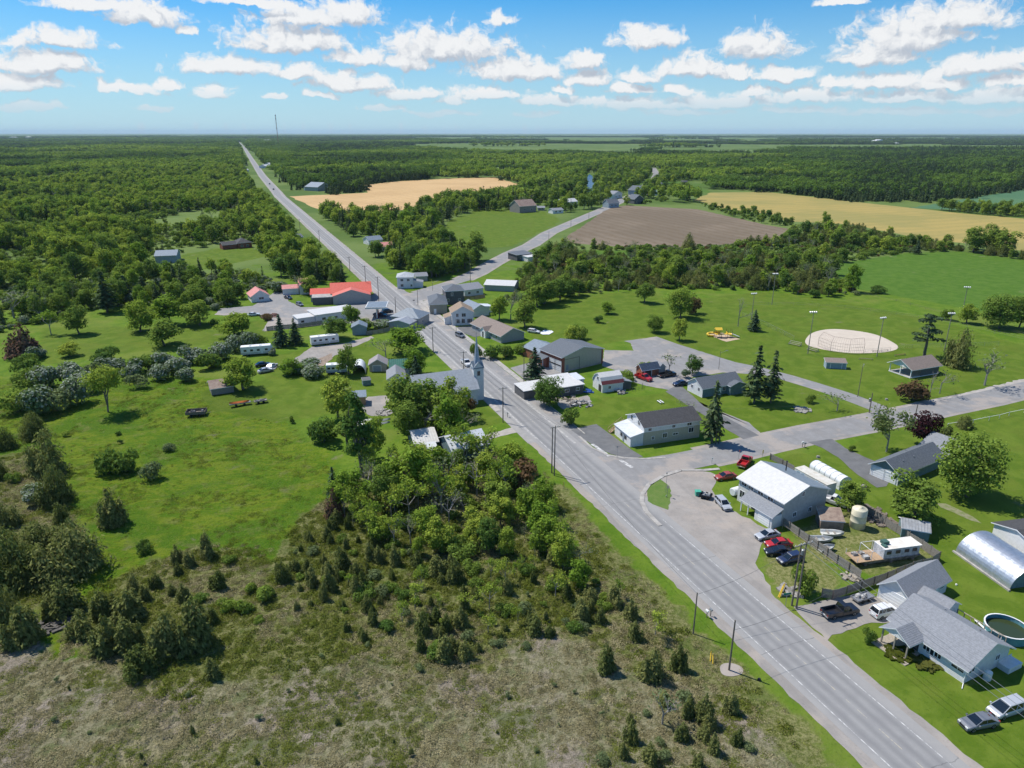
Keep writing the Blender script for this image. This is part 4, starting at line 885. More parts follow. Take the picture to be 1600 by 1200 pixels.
# fire hall
hf = House('fire_hall', 'tan metal fire hall with a slate gable roof and brick front with bay doors', (877.5,582.5), (941,567.5), (852,567), 4.9, 2.0, 'y', metal_tan, shingle_slate, cat='fire hall', oh=.45, trim=trim_white)
D_ = hf.D
mb = MB(); mb.box(-.10,-.12,0,-.004,D_,4.85); mb.box(-.10,-.12,0,1.0,-.004,4.7); hf.part('brick_front', mb, brick_red)
for u in (.17, .40):
    hf.door('l', u, 3.6, 3.6, mat('bay_door', (.62,.62,.60), var=.05, stripes=('z',.6,.04)), 'bay_door', o=.10)
for u in (.17, .40):
    mb = MB(); hf.pbox(mb, 'l', u*D_-1.6, u*D_+1.6, .12, .16, 1.9, 2.4); hf.part('door_window', mb, glass)
mb = MB(); mb.box(hf.L*.10,-.05,.1,hf.L*.10+1.0,-.004,2.2); hf.part('door', mb, door_grey)
mb = MB(); mb.path([(hf.L*.03,-.08,4.0),(hf.L*.42,-.08,4.0),(hf.L*.42,-.08,.1)], .05, 4); hf.part('pipe', mb, trim_dark)
mb = MB(); mb.box(hf.L-.5,-.12,0,hf.L+.06,-.004,4.7); hf.part('brick_pier', mb, brick_red)
mb = MB(); mb.box(hf.L*.02,-.06,0,hf.L*.95,-.005,.5); hf.part('plinth', mb, concrete)
hf.annex('office_wing', .8, D_+.03, 10.5, D_+10.5, 3.1, 1.7, 'gable_y', brick_orange, roof_bluegrey)
hf.annex('entrance_canopy', -2.6, D_*.60, .7, D_*1.02, 3.2, .6, 'shed_l', brick_red, shingle_slate, open_=True)
hf.posts([(-2.4,D_*.64),(-2.4,D_*.98)], 3.2, .14, brick_red)
mb = MB(); mb.box(-.9,D_*.62,0,-.11,D_*1.0,3.1); hf.part('entrance_wall', mb, brick_red)
mb = MB(); mb.box(-.95,D_*.76,.1,-.89,D_*.84,2.3); hf.part('door', mb, door_white)
# dwellings along the village street, right side
h_ = House('house', 'long low house with a brown shingle roof and small entrance gable on the village street', (737,515.5), (783,536.5), (816,529), 2.6, 2.2, 'x', siding_grey, shingle_brown, oh=.5, win=[('f',.2,1.1,1.2,1.1),('f',.35,1.1,1.2,1.1),('f',.68,1.1,1.2,1.1),('f',.85,1.1,1.2,1.1)])
h_.annex('entrance_gable', h_.L*.44, -1.5, h_.L*.60, h_.D*.45, 2.6, 1.2, 'gable_y', siding_white, shingle_brown); mb = MB(); mb.box(h_.L*.50,-1.55,.1,h_.L*.54,-1.48,2.1); h_.part('door', mb, trim_dark)
h_ = House('house', 'two-storey white house with tan roof and tall windows facing its driveway', (706.5,509), (740,507.5), 8.5, 5.0, 2.3, 'y', siding_white, shingle_tan, oh=.4,
    win=[('f',.25,3.4,.9,1.3),('f',.55,3.4,1.5,1.3),('f',.28,.9,1.2,1.6),('f',.52,.9,1.2,1.6),('f',.82,.9,1.8,1.6,None,2),('l',.3,3.4,.9,1.2),('l',.7,3.4,.9,1.2),('l',.5,1.0,.9,1.4)])
h_.annex('cross_wing', -2.6, 2.0, 0-.02, 7.5, 2.6, .8, 'shed_l', siding_white, shingle_tan)
h_ = House('house', 'small white house with blue-grey metal roof behind the two-storey white house', (738,496), (764,492.5), 11, 2.8, 1.9, 'y', siding_white, roof_bluegrey, win=[('r',.4,1.1,.9,1.0),('r',.7,1.1,.9,1.0)])
h_.annex('rear_room', h_.L+.03, 4, h_.L+4, 9, 2.3, .5, 'shed_r', siding_white, roof_white_y)
h_ = House('building', 'grey corner building with a dark hipped roof opposite the gas station', (672,491), (699,490), 15, 3.9, 2.0, 'hip', siding_tan, shingle_slate, cat='building', oh=.4,
    win=[('l',.15,1.0,2.0,1.7,None,2),('l',.38,1.0,2.0,1.7,None,2),('l',.8,1.0,1.6,1.5)], door=[('l',.6,1.0,2.2),('f',.3,1.0,2.1,door_white)])
h_ = House('building', 'dark grey two-storey block with round gable window behind the hipped corner building', (697,476.5), (725,475), 10, 5.8, 1.9, 'hip', siding_dark, shingle_slate, cat='building', win=[('f',.35,3.9,.8,1.3),('f',.75,1.5,.9,.9),('f',.12,1.4,.8,1.2)])
h_ = House('house', 'pale house with low grey roof behind a wooden fence at the village crossroads', (726,464), (755,460), 10, 3.0, 1.8, 'x', siding_white, shingle_grey, win=[('f',.25,1.0,1.2,1.0),('f',.7,1.0,1.2,1.0),('r',.5,1.0,1.2,1.0)])
fence('brown board fence in front of the pale house at the crossroads', [(725,468),(742,468),(758,465)], 1.5, wood_new)
h_ = House('shed', 'long shed with a shallow bright white roof beside the second road', (757,454), (803,456), 12, 2.7, 1.3, 'x', stucco_grey, roof_white, cat='shed')
h_ = House('house', 'white two-storey house with pale hipped roof on the crossroads lawn', (621,451), (646,450.5), 9.5, 5.2, 1.6, 'hip', siding_white, mat('shingle_pale', (.42,.44,.46), var=.1, stripes=('z',.14,.02)), win=[('f',.3,3.5,1.2,1.1),('f',.7,3.5,1.2,1.1),('f',.3,.9,1.3,1.2),('l',.3,3.5,1.0,1.1),('l',.7,1.0,1.0,1.2)])
h_.annex('side_wing', h_.L+.03, 1, h_.L+4.5, 6, 2.6, .9, 'shed_r', siding_white, shingle_grey); h_.window('f', .88, .9, .8, 1.0)
h_ = House('shed', 'little grey shed behind the white house on the crossroads lawn', (650,440), (668,439), 6, 2.6, 1.2, 'x', siding_grey, shingle_grey, cat='shed')
# gas station and store, left side
hr = House('store', 'store with a big bright red metal roof by the highway', (519,472), (580,469), 15, 3.8, 3.0, 'x', stucco_grey, roof_red, cat='store', oh=.6, trim=mat('trim_red', (.45,.07,.05)))
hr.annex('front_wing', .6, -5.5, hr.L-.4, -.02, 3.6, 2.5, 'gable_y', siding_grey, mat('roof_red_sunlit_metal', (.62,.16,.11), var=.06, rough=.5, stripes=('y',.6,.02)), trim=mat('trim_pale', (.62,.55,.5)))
hr.annex('left_wing', -9, 2, -.02, 9, 3.2, 1.2, 'shed_f', stucco_grey, roof_red)
hr.annex('store_room', -8, -4.0, .4, 1.8, 3.1, .15, 'shed_f', siding_dark, concrete)
h_ = House('gas_station', 'low gas station building with a bright white flat roof', (494,505.5), (556,496.5), 9, 3.2, .2, 'shed', siding_white, roof_white, cat='gas station', oh=.3, win=[('f',.2,1.0,1.4,1.0),('f',.5,1.0,1.2,.9)], door=[('f',.36,1.0,2.1,door_grey)])
h_.annex('rear_wing', -6.8, .6, -.03, 6.5, 2.7, .2, 'shed_f', siding_white, roof_white); mb = MB(); mb.box(-5.6,.53,1.0,-4.4,.59,1.8); h_.part('window', mb, glass)
A, B = GG((570.5,481,4.9)), GG((597,480.5,4.9)); A.z = 0
cp = thing('gas_canopy', 'flat grey canopy on two posts over the fuel pumps', 'canopy', A, ang(A, B)); Lc = (B-A).length; FOOT.append((A.x+4, A.y+4, 9))
mb = MB(); mb.box(0,0,4.4,Lc,10.5,5.0); mb.build('fascia', siding_white, cp); mb = MB(); mb.box(.25,.25,5.0,Lc-.25,10.25,5.03); mb.build('roof_deck', roof_bluegrey, cp)
for y in (2.6, 7.6):
    mb = MB(); mb.box(Lc/2-.25,y-.25,0,Lc/2+.25,y+.25,4.4); mb.build('column', plastic_white, cp)
for y in (3.6, 6.6):
    mb = MB(); mb.box(-.3,-.45,.15,.3,.45,1.9); mb.box(-.35,-.5,1.9,.35,.5,2.05); mb.box(-.6,-1,0,.6,1,.15)
    o = mb.build('fuel_pump', [mat('pump_red', (.4,.05,.04))], None); o.location = A+Vector((math.cos(ang(A,B))*Lc/2-math.sin(ang(A,B))*y, math.sin(ang(A,B))*Lc/2+math.cos(ang(A,B))*y, 0)); o.rotation_euler = (0,0,ang(A,B)); tag(o, 'fuel pump under the gas station canopy', 'fuel pump', 'fuel pumps')
h_ = House('house', 'small grey house with a dark pyramid roof at the roadside below the gas station', (612,507), (654,511), 9.5, 3.2, 2.6, 'hip', siding_grey, roof_bluegrey, win=[('f',.3,1.0,1.0,1.0),('r',.4,1.0,1.0,1.0)])
h_.annex('rear_wing', 2.4, -6.5, h_.L-.5, -.03, 2.7, 1.0, 'gable_y', siding_grey, galv_dull)
p = GG((647,508)); an = thing('market_tent', 'green tarpaulin awning at the roadside by the pyramid-roofed house', 'awning', p, hr.rz)
mb = MB(); mb.prism([(-2.2,2.3),(2.2,2.3),(0,3.1)], -1.8, 1.8, 'y'); mb.build('canopy', mat('tarp_teal', (.02,.26,.22), var=.1), an)
for x in (-2.1, 2.1):
    for y in (-1.7, 1.7): MB().tube((x,y,0),(x,y,2.3),.04,.04,5).build('pole', steel, an)
h_ = House('shed', 'blue shed half hidden by bushes behind the gas station', (551,524), (573,523), 5, 3.0, 1.2, 'y', siding_blue, roof_bluegrey, cat='shed')
fence('grey board fence along the lower edge of the gas station yard', [(417,517),(440,514),(470,512),(505,507)], 1.6)
fence('dark board fence beside the blue shed', [(573,524),(600,520),(618,515)], 1.6)
h_ = House('garage', 'small white garage with a red roof at the left end of the store car park', (393.5,473), (421.5,470), 9, 2.6, 2.4, 'y', siding_white, roof_pink, cat='garage', win=[('f',.55,1.1,2.0,.9)])
h_ = House('house', 'white house with a faded red roof behind the store', (469,460.5), (485,459.5), 9, 4.6, 1.8, 'x', siding_white, roof_pink, win=[('f',.45,1.2,1.0,1.3),('f',.5,3.4,.9,.9)])
h_.annex('porch_wing', -7.5, 1.5, -.03, 8, 2.7, 1.2, 'gable_x', siding_white, roof_pink)
# dwellings among the trees, upper left and centre
h_ = House('barn', 'long blue-grey metal barn in the woods at the upper left', (243.5,412), (277,410.5), 15, 4.2, 2.0, 'x', siding_blue, roof_bluegrey, cat='barn')
h_ = House('house', 'dark brick house with hipped roof in the woods right of the blue-grey barn', (372,388.5), (394,386.5), 10, 3.2, 2.6, 'hip', brick_red, shingle_dark, win=[('f',.3,1.0,1.4,1.2),('f',.7,1.0,1.4,1.2)])
h_.annex('side_wing', -9, 1, -.03, 8, 2.8, 1.6, 'gable_x', brick_red, shingle_dark)
h_ = House('house', 'low dark-roofed house left of the highway bend', (454,378), (474,376), 8, 2.8, 1.4, 'x', siding_grey, shingle_slate)
h_ = House('shed', 'low white-roofed shed among trees below the highway bend', (447,383), (463,382), 5, 2.4, .6, 'x', siding_grey, roof_white, cat='shed')
h_ = House('house', 'house with a faded pink roof among trees right of the highway', (587,394), (615,392), 9, 3.0, 2.0, 'x', siding_grey, roof_pink, win=[('f',.5,1.0,2.0,1.1)])
h_ = House('house', 'pale blue-roofed house behind the pink-roofed one', (577,383), (598,381), 9, 3.0, 2.0, 'x', siding_white, roof_bluegrey)
h_ = House('house', 'grey-roofed house deep in the trees below the straw field', (592,353), (612,351), 10, 3.0, 2.2, 'x', siding_grey, shingle_grey)
h_ = House('house', 'dark house with a white flat-roofed wing beside the second road', (808,408), (832,405), 9, 3.4, .5, 'shed', siding_dark, shingle_slate, win=[('f',.3,1.2,2,1.2)])
h_.annex('white_wing', h_.L*.3, -6, h_.L+3.5, -.03, 2.6, .2, 'shed_f', siding_white, roof_white)
FARB = [('barn', 'dark weathered barn with a brown roof left of the second road', (812,333), (838,331), 16, 6, 5, 'x', wood_old, roof_rust, 'barn'),
 ('house', 'white farmhouse with bright white roof left of the second road', (878,322), (902,320), 10, 3.6, 2.6, 'x', siding_white, roof_white, 'house'),
 ('shed', 'small grey shed in front of the white farmhouse', (864,334), (880,333), 8, 3, 1.5, 'x', siding_white, shingle_grey, 'shed'),
 ('shed', 'low grey shed right of the dark barn', (840,329), (851,329), 7, 2.6, 1.2, 'x', siding_grey, shingle_grey, 'shed'),
 ('house', 'grey house right beside the second road at the ploughed field corner', (951,325), (967,324), 10, 4.5, 3.5, 'x', siding_blue, shingle_slate, 'house'),
 ('house', 'purple-grey house at the top of the ploughed field', (991,319), (1005,318), 11, 5, 4, 'y', siding_dark, shingle_slate, 'house'),
 ('house', 'blue-grey gabled house in the hamlet beyond the ploughed field', (994,305), (1008,303), 11, 5.5, 4.5, 'y', siding_blue, shingle_slate, 'house'),
 ('house', 'pale long house with teal roof in the far hamlet', (1013,306), (1032,305), 10, 3.2, 2, 'x', siding_white, mat('roof_teal', (.22,.33,.33)), 'house'),
 ('house', 'dark-roofed house at the far end of the hamlet', (1022,293), (1036,292), 12, 4, 3.5, 'x', siding_blue, shingle_slate, 'house'),
 ('house', 'white house where the second road enters the hamlet', (958,311), (972,309), 9, 5, 3, 'y', siding_white, shingle_grey, 'house'),
 ('shed', 'tiny dark shed on the far green clearing', (1066,288), (1074,288), 8, 3.5, 1.5, 'x', siding_dark, shingle_dark, 'shed'),
 ('barn', 'large pale grey barn at the left tip of the straw field', (497,299), (518,297), 22, 5, 5, 'y', siding_grey, roof_bluegrey, 'barn'),
 ('shed', 'pale low shed beside the large grey barn', (487,298), (496,297), 12, 3.5, 1.5, 'x', siding_white, roof_white, 'shed'),
 ('house', 'white house right of the far highway', (416,263), (427,262), 16, 4, 3, 'x', siding_white, roof_white, 'house'),
 ('house', 'low white house right of the far highway, behind trees', (424,260), (432,259), 18, 4, 3, 'x', siding_white, roof_white, 'house'),
 ('greenhouse', 'row of pale sheds left of the far highway', (369,269), (389,268), 14, 3.5, 1.5, 'x', siding_white, roof_white, 'shed'),
 ('warehouse', 'long white warehouse far off beside the highway top', (381,221), (404,220.6), 60, 9, 4, 'x', siding_white, roof_white, 'warehouse'),
 ('warehouse', 'white warehouse right of the highway top', (418,221.5), (427,221.2), 60, 10, 5, 'x', siding_white, roof_white, 'warehouse'),
 ('farm_building', 'white farm building far off on the right horizon', (1365,223), (1371,223), 40, 12, 6, 'x', siding_white, roof_white, 'farm building'),
 ('farm_building', 'white farm building with a silo far off on the right', (1374,222.5), (1379,222.4), 40, 16, 5, 'y', siding_white, roof_white, 'farm building'),
 ('farm_building', 'long low pale farm building far off on the right', (1398,225.4), (1405,225.3), 40, 6, 4, 'x', siding_white, roof_white, 'farm building'),
 ('farm_building', 'white farm building far off at the left horizon', (21,216.5), (28,216.4), 60, 14, 6, 'x', siding_white, roof_white, 'farm building'),
 ('farm_building', 'pale farm building far off at the left horizon, right of another', (40,216), (47,216), 60, 14, 6, 'x', siding_white, roof_white, 'farm building')]
for nm, lb, a, b_, D_, h0, rs, ax, wl, rf, ct in FARB: House(nm, lb, a, b_, D_, h0, rs, ax, wl, rf, cat=ct, oh=.5, win=[('f',.3,h0*.35,1.6,1.3),('f',.7,h0*.35,1.6,1.3)] if a[1] > 290 else ())
# church
B = GG((747,631)); dl = Vector((-RN[0], -RN[1], 0)).normalized(); A = B+dl*17
hc = House('church', 'white church with a grey roof and a tall pointed steeple beside the highway', (*A, 1), (*B, 1), 9.0, 4.6, 4.2, 'x', siding_white, mat('shingle_church', (.46,.48,.50), var=.08, stripes=('z',.14,.02)), cat='church', oh=.4, win=[('f',.2,1.4,.9,2.2),('f',.42,1.4,.9,2.2),('f',.64,1.4,.9,2.2),('f',.85,1.4,.9,2.2)])
L = hc.L; tx, ty, tw = L+1.2, 4.0, 1.45
mb = MB(); mb.box(tx-tw,ty-tw,0,tx+tw,ty+tw,9.4); mb.prism([(ty-tw,9.4),(ty+tw,9.4),(ty,11.0)], tx-tw, tx+tw, 'x'); mb.prism([(tx-tw,9.4),(tx+tw,9.4),(tx,11.0)], ty-tw+.01, ty+tw-.01, 'y'); tw_ = hc.part('tower', mb, siding_white)
mb = MB(); e_ = tw+.14
for ax in (0, 1):
    for sg in (-1, 1):
        a0 = [(-e_, sg*e_, 9.25), (e_, sg*e_, 9.25), (e_, 0, 11.05), (-e_, 0, 11.05)]
        P_ = [(tx+p_[0], ty+p_[1], p_[2]) if ax == 0 else (tx+p_[1], ty+p_[0], p_[2]+.012) for p_ in a0]
        mb.add(P_+[(x, y, z+.1) for x, y, z in P_], [(0,1,2,3),(4,5,6,7),(0,1,5,4),(1,2,6,5),(2,3,7,6),(3,0,4,7)])
hc.part('tower_roof', mb, roof_bluegrey, tw_)
mb = MB(); mb.lathe([(1.15,10.3),(.75,12.0),(.04,18.4)], 8, (tx,ty,0)); hc.part('spire', mb, mat('spire_grey', (.36,.40,.46), var=.06, rough=.5), tw_)
mb = MB(); mb.tube((tx,ty,18.3),(tx,ty,19.1),.04,.04,5); mb.box(tx-.25,ty-.04,18.75,tx+.25,ty+.04,18.82); hc.part('cross', mb, steel, tw_)
for sd_ in (-1, 1):
    mb = MB(); mb.box(tx-.4,ty+sd_*(tw+.03)-.03,7.2,tx+.4,ty+sd_*(tw+.03)+.03,8.5); hc.part('belfry_window', mb, glass, tw_)
mb = MB(); mb.box(tx+tw-.01,ty-.9,.1,tx+tw+.06,ty+.9,2.6); hc.part('door', mb, door_grey)
# yards left of the highway
h_ = House('shed', 'tan shed house with blue-grey door next to the white arch tent', (577.5,581), (604,580), 5, 2.3, 1.6, 'y', siding_tan, mat('shingle_mauve', (.30,.27,.27), var=.1), cat='shed', door=[('f',.45,2.4,1.9,door_grey,'garage_door')])
h_ = House('house', 'small house with grey roof and teal-green rear roof left of the church', (606.5,605), (633,603.5), 8, 2.5, 1.5, 'y', siding_white, shingle_grey)
h_.annex('green_roofed_wing', h_.L*.15, 8.05, h_.L*1.5, 14, 2.9, 2.0, 'gable_x', siding_white, roof_green)
h_ = House('shed', 'small brown board shed with blue-grey flat roof on the shed yard', (552,634.5), (572,633), 4, 2.4, .3, 'shed', wood_new, roof_bluegrey, cat='shed', oh=.3)
h_ = House('shed', 'little green garden box on the lawn below the white van', (567.5,603), (580,601.5), 2.2, 1.5, .2, 'shed', siding_teal, siding_dark, cat='shed', oh=.1)
h_ = House('shed', 'old brown-roofed shed at the edge of the left meadow', (331,618), (366,612.5), 6, 1.9, 1.5, 'x', wood_old, roof_rust, cat='shed', oh=.3)
h_ = House('house', 'house with a bright white metal roof and lean-to, at the top of the thicket', (650,711), (684,706), 8.5, 2.7, 1.6, 'x', siding_teal, roof_white, oh=.4)
h_.annex('lean_to', .3, -3.2, h_.L*.85, -.02, 2.0, .7, 'shed_f', siding_dark, roof_white_y)
h_ = House('house', 'teal-walled house with white metal roof half hidden by the thicket', (708,722), (762,710), 8, 2.8, 2.0, 'x', siding_teal, roof_white_y, oh=.4, win=[('f',.3,1.1,1.2,1),('f',.7,1.1,1.2,1)])
h_ = House('shed', 'tiny shed with white roof behind the tall thin tree', (562,683), (585,680.5), 4.5, 2.0, .4, 'shed', siding_dark, roof_white, cat='shed', oh=.2)
A, B = GG((551,585)), GG((571.5,584)); La = (B-A).length
at_ = thing('tent_garage', 'white arched tent garage with a dark open front', 'tent', A, ang(A, B)); FOOT.append((A.x+2, A.y+3, 5))
for k in range(4):
    mb = MB()
    for i in range(14):
        a0, a1 = math.pi*i/14, math.pi*(i+1)/14; r_ = La/2
        P_ = [(r_-r_*math.cos(a), y, 2.9*math.sin(a)) for y in (k*1.6, k*1.6+1.6) for a in (a0, a1)]
        Q_ = [(r_-(r_-.07)*math.cos(a), y, 2.83*math.sin(a)) for y in (k*1.6, k*1.6+1.6) for a in (a0, a1)]
        mb.add(P_+Q_, [(0,1,3,2),(4,6,7,5)])
    mb.build('cover', tarp_white, at_, True)
mb = MB(); mb.prism([(La/2-(La/2-.08)*math.cos(math.pi*i/14), 2.8*math.sin(math.pi*i/14)) for i in range(15)], 6.3, 6.36, 'y'); mb.build('end_sheet', tarp_white, at_)
# house on the right with the white garage wall
h_ = House('house', 'grey-roofed house with a white garage wall beside the curved driveway', (1358.5,741), (1402,759), 17, 2.6, 2.0, 'y', siding_teal, shingle_slate, oh=.5, win=[('r',.25,1.1,1.2,1.1),('r',.1,1.0,.9,1.2)])
mb = MB(); mb.box(-.0,-.03,0,h_.L,-.004,2.55); h_.part('white_wall', mb, siding_white); h_.door('f', .3, 2.6, 2.1, door_white, 'garage_door', o=.03); h_.door('f', .7, 2.6, 2.1, door_white, 'garage_door', o=.03)
h_.annex('rear_wing', h_.L*.1, 17.05, h_.L*1.25, 27, 3.0, 2.2, 'gable_x', siding_teal, shingle_grey)
h_.vent(h_.L*.7, 4, 3.6); h_.vent(h_.L*.7, 8, 3.6); h_.vent(h_.L*.25, 10, 3.4)
# park pavilion, booth
hp = House('pavilion', 'open park pavilion with brown gable roof near the ball field', (1422,591.5), (1466,584), (1386,580), .06, .02, 'flat', concrete, concrete, cat='pavilion', oh=0)
L, D_ = hp.L, hp.D
mb = MB(); t_ = .16
for sgn in (0, 1):
    y0, y1 = (-.6, D_/2) if sgn == 0 else (D_+.6, D_/2)
    q = [(-.6,y0,2.6),(L+.6,y0,2.6),(L+.6,y1,4.9+.004*sgn),(-.6,y1,4.9+.004*sgn)]; u_ = [(x,y,z+t_) for x,y,z in q]
    mb.add(q+u_, [(0,3,2,1),(0,1,5,4),(1,2,6,5),(2,3,7,6),(3,0,4,7)], 1); mb.add(u_, [(0,1,2,3)], 0)
hp.part('pavilion_roof', mb, [shingle_brown, trim_white])
mb = MB(); mb.prism([(.2,2.8),(D_-.2,2.8),(D_/2,4.75)], .0, .1, 'x'); hp.part('gable_board', mb, siding_white)
hp.posts([(.2,.2),(.2,D_/2),(.2,D_-.2),(L/2,.2),(L/2,D_-.2),(L-.2,.2),(L-.2,D_-.2)], 2.75, .11, trim_white)
mb = MB(); mb.box(L*.35,.05,.1,L-.1,.15,2.5); hp.part('side_wall', mb, siding_dark); mb = MB(); mb.box(L-.15,.2,.1,L-.05,D_-.2,2.5); hp.part('end_wall', mb, siding_dark)
h_ = House('park_booth', 'small white park booth with pinkish shingle roof facing the ball field lane', (1290,575.5), (1321.5,577), 2.6, 1.9, .6, 'shed', siding_blue, shingle_brown, cat='booth', oh=.25)
h_.posts([(.05,-.08),(h_.L*.22,-.08),(h_.L*.78,-.08),(h_.L-.05,-.08)], 1.9, .07, trim_white)

# ------------------------------------------------------------------ vegetation
def foliage(name, c1, c2, trans=.42, rough=.7):
    m = bpy.data.materials.new(name); m.use_nodes = True; t = m.node_tree; t.nodes.clear()
    oi = nd(t, 'ShaderNodeObjectInfo'); ti = nd(t, 'ShaderNodeAttribute', attribute_name='tint')
    c = mixc(t, oi.outputs['Random'], c1, c2)
    k = mth(t, 'MULTIPLY_ADD', ti.outputs['Fac'], .85, .55)
    sc = nt_scale(t, c, k)
    d = nd(t, 'ShaderNodeBsdfDiffuse'); t.links.new(sc, d.inputs[0])
    tr = nd(t, 'ShaderNodeBsdfTranslucent'); t.links.new(mixc(t, .35, sc, (.24, .32, .03)), tr.inputs[0])
    mx = nd(t, 'ShaderNodeMixShader'); mx.inputs[0].default_value = trans; t.links.new(d.outputs[0], mx.inputs[1]); t.links.new(tr.outputs[0], mx.inputs[2])
    o = nd(t, 'ShaderNodeOutputMaterial'); t.links.new(mx.outputs[0], o.inputs[0]); return m
def nt_scale(t, c, k):
    n = t.nodes.new('ShaderNodeVectorMath'); n.operation = 'SCALE'; t.links.new(c, n.inputs[0]); t.links.new(k, n.inputs['Scale']); return n.outputs[0]
fo_mid = foliage('leaf_mid_green', (0.095, 0.175, 0.040), (0.245, 0.330, 0.056))
fo_bright = foliage('leaf_bright_green', (0.165, 0.280, 0.034), (0.340, 0.410, 0.062))
fo_grey = foliage('leaf_grey_green', (0.155, 0.202, 0.093), (0.202, 0.248, 0.109))
fo_cedar = foliage('cedar_green', (0.110, 0.140, 0.040), (0.240, 0.250, 0.085), .34)
fo_spruce = foliage('spruce_green', (0.053, 0.093, 0.053), (0.078, 0.116, 0.056), .12)
fo_pine = foliage('pine_green', (0.078, 0.116, 0.050), (0.109, 0.147, 0.062), .15)
fo_copper = foliage('leaf_copper', (0.030, 0.012, 0.016), (0.038, 0.014, 0.018), .1)
fo_dead = foliage('dead_needles', (0.145, 0.085, 0.058), (0.170, 0.095, 0.060), .1)
fo_lilac = foliage('lilac_leaf', (0.125, 0.185, 0.075), (0.18, 0.24, 0.115), .3)
fo_bloom = foliage('lilac_bloom', (0.20, 0.24, 0.18), (0.28, 0.31, 0.25), .2)
fo_willow = foliage('willow_leaf', (0.155, 0.209, 0.070), (0.186, 0.232, 0.085))
fo_red = foliage('reddish_leaf', (0.132, 0.093, 0.050), (0.171, 0.102, 0.056))
fo_weed = foliage('weed_green', (0.145, 0.180, 0.028), (0.235, 0.250, 0.060))
fo_straw = foliage('dry_straw', (0.245, 0.215, 0.105), (0.370, 0.320, 0.185), .28)
bark = mat('bark', (.10,.085,.07), color2=(.17,.15,.13), scale=3)
bark_pale = mat('bark_pale', (.22,.20,.175), color2=(.32,.30,.27), scale=3)
def quads(me, rg, P, Nn, size, asp=1.0, up=None, mi=0):
    """leaf clumps: one bent quad for every point, facing roughly along Nn"""
    n = len(P); Nn = Nn/np.linalg.norm(Nn, axis=1, keepdims=True)
    a = rg.normal(size=(n, 3)) if up is None else np.broadcast_to(up, (n, 3)) + rg.normal(size=(n, 3))*.25
    u = a - (a*Nn).sum(1, keepdims=True)*Nn; u /= np.linalg.norm(u, axis=1, keepdims=True)+1e-9; v = np.cross(Nn, u)
    s = (size*rg.uniform(.6, 1.25, n))[:, None]
    V = np.stack([P-u*s*asp-v*s*.35, P+v*s*.75-u*s*.1, P+u*s*asp+v*s*.1, P-v*s*.7+u*s*.15], 1)
    me['V'].append(V.reshape(-1, 3)); me['T'].append(rg.random(n)); me['M'].append(np.full(n, mi)); me['N'] += n
def newq(): return {'V': [], 'T': [], 'M': [], 'N': 0}
def qmesh(name, q, mats, extra=None):
    """mesh from leaf quads, plus an optional MB of wood appended (material index taken from the MB)"""
    V = np.concatenate(q['V']) if q['V'] else np.zeros((0, 3)); n = q['N']; T = np.concatenate(q['T']) if n else np.zeros(0); M = np.concatenate(q['M']).astype(np.int32) if n else np.zeros(0, np.int32)
    L_ = np.arange(4*n, dtype=np.int32); st = np.arange(n, dtype=np.int32)*4
    if extra is not None and extra.f:
        ev = np.array(extra.v); lo = []; ls = []; o = len(V); cur = 4*n
        for f in extra.f: ls.append(cur); lo += [i+o for i in f]; cur += len(f)
        V = np.concatenate([V, ev]); L_ = np.concatenate([L_, np.array(lo, np.int32)]); st = np.concatenate([st, np.array(ls, np.int32)])
        T = np.concatenate([T, np.full(len(extra.f), .5)]); M = np.concatenate([M, np.array(extra.m, np.int32)])
    me = bpy.data.meshes.new(name); me.vertices.add(len(V)); me.vertices.foreach_set('co', V.astype(np.float32).ravel())
    me.loops.add(len(L_)); me.loops.foreach_set('vertex_index', L_.astype(np.int32)); me.polygons.add(len(st)); me.polygons.foreach_set('loop_start', st)
    me.update(); me.polygons.foreach_set('material_index', M)
    a = me.attributes.new('tint', 'FLOAT', 'FACE'); a.data.foreach_set('value', T.astype(np.float32))
    for m in mats: me.materials.append(m)
    me.validate(); return me
def sphere_pts(rg, n, zlo=-.5):
    d = rg.normal(size=(n*4+12, 3)); d /= np.linalg.norm(d, axis=1, keepdims=True); d = d[d[:, 2] > zlo][:n]; return d
def limb(mb, rg, p, q, r0, r1, bend=.12, n=4, mi=0):
    p, q = Vector(p), Vector(q); L_ = (q-p).length; pts = [p]
    for k in range(1, n): pts.append(p.lerp(q, k/n) + Vector(rg.normal(size=3))*bend*L_/n)
    pts.append(q)
    for k in range(n): mb.tube(pts[k], pts[k+1], r0+(r1-r0)*k/n, r0+(r1-r0)*(k+1)/n, 5, mi, False)
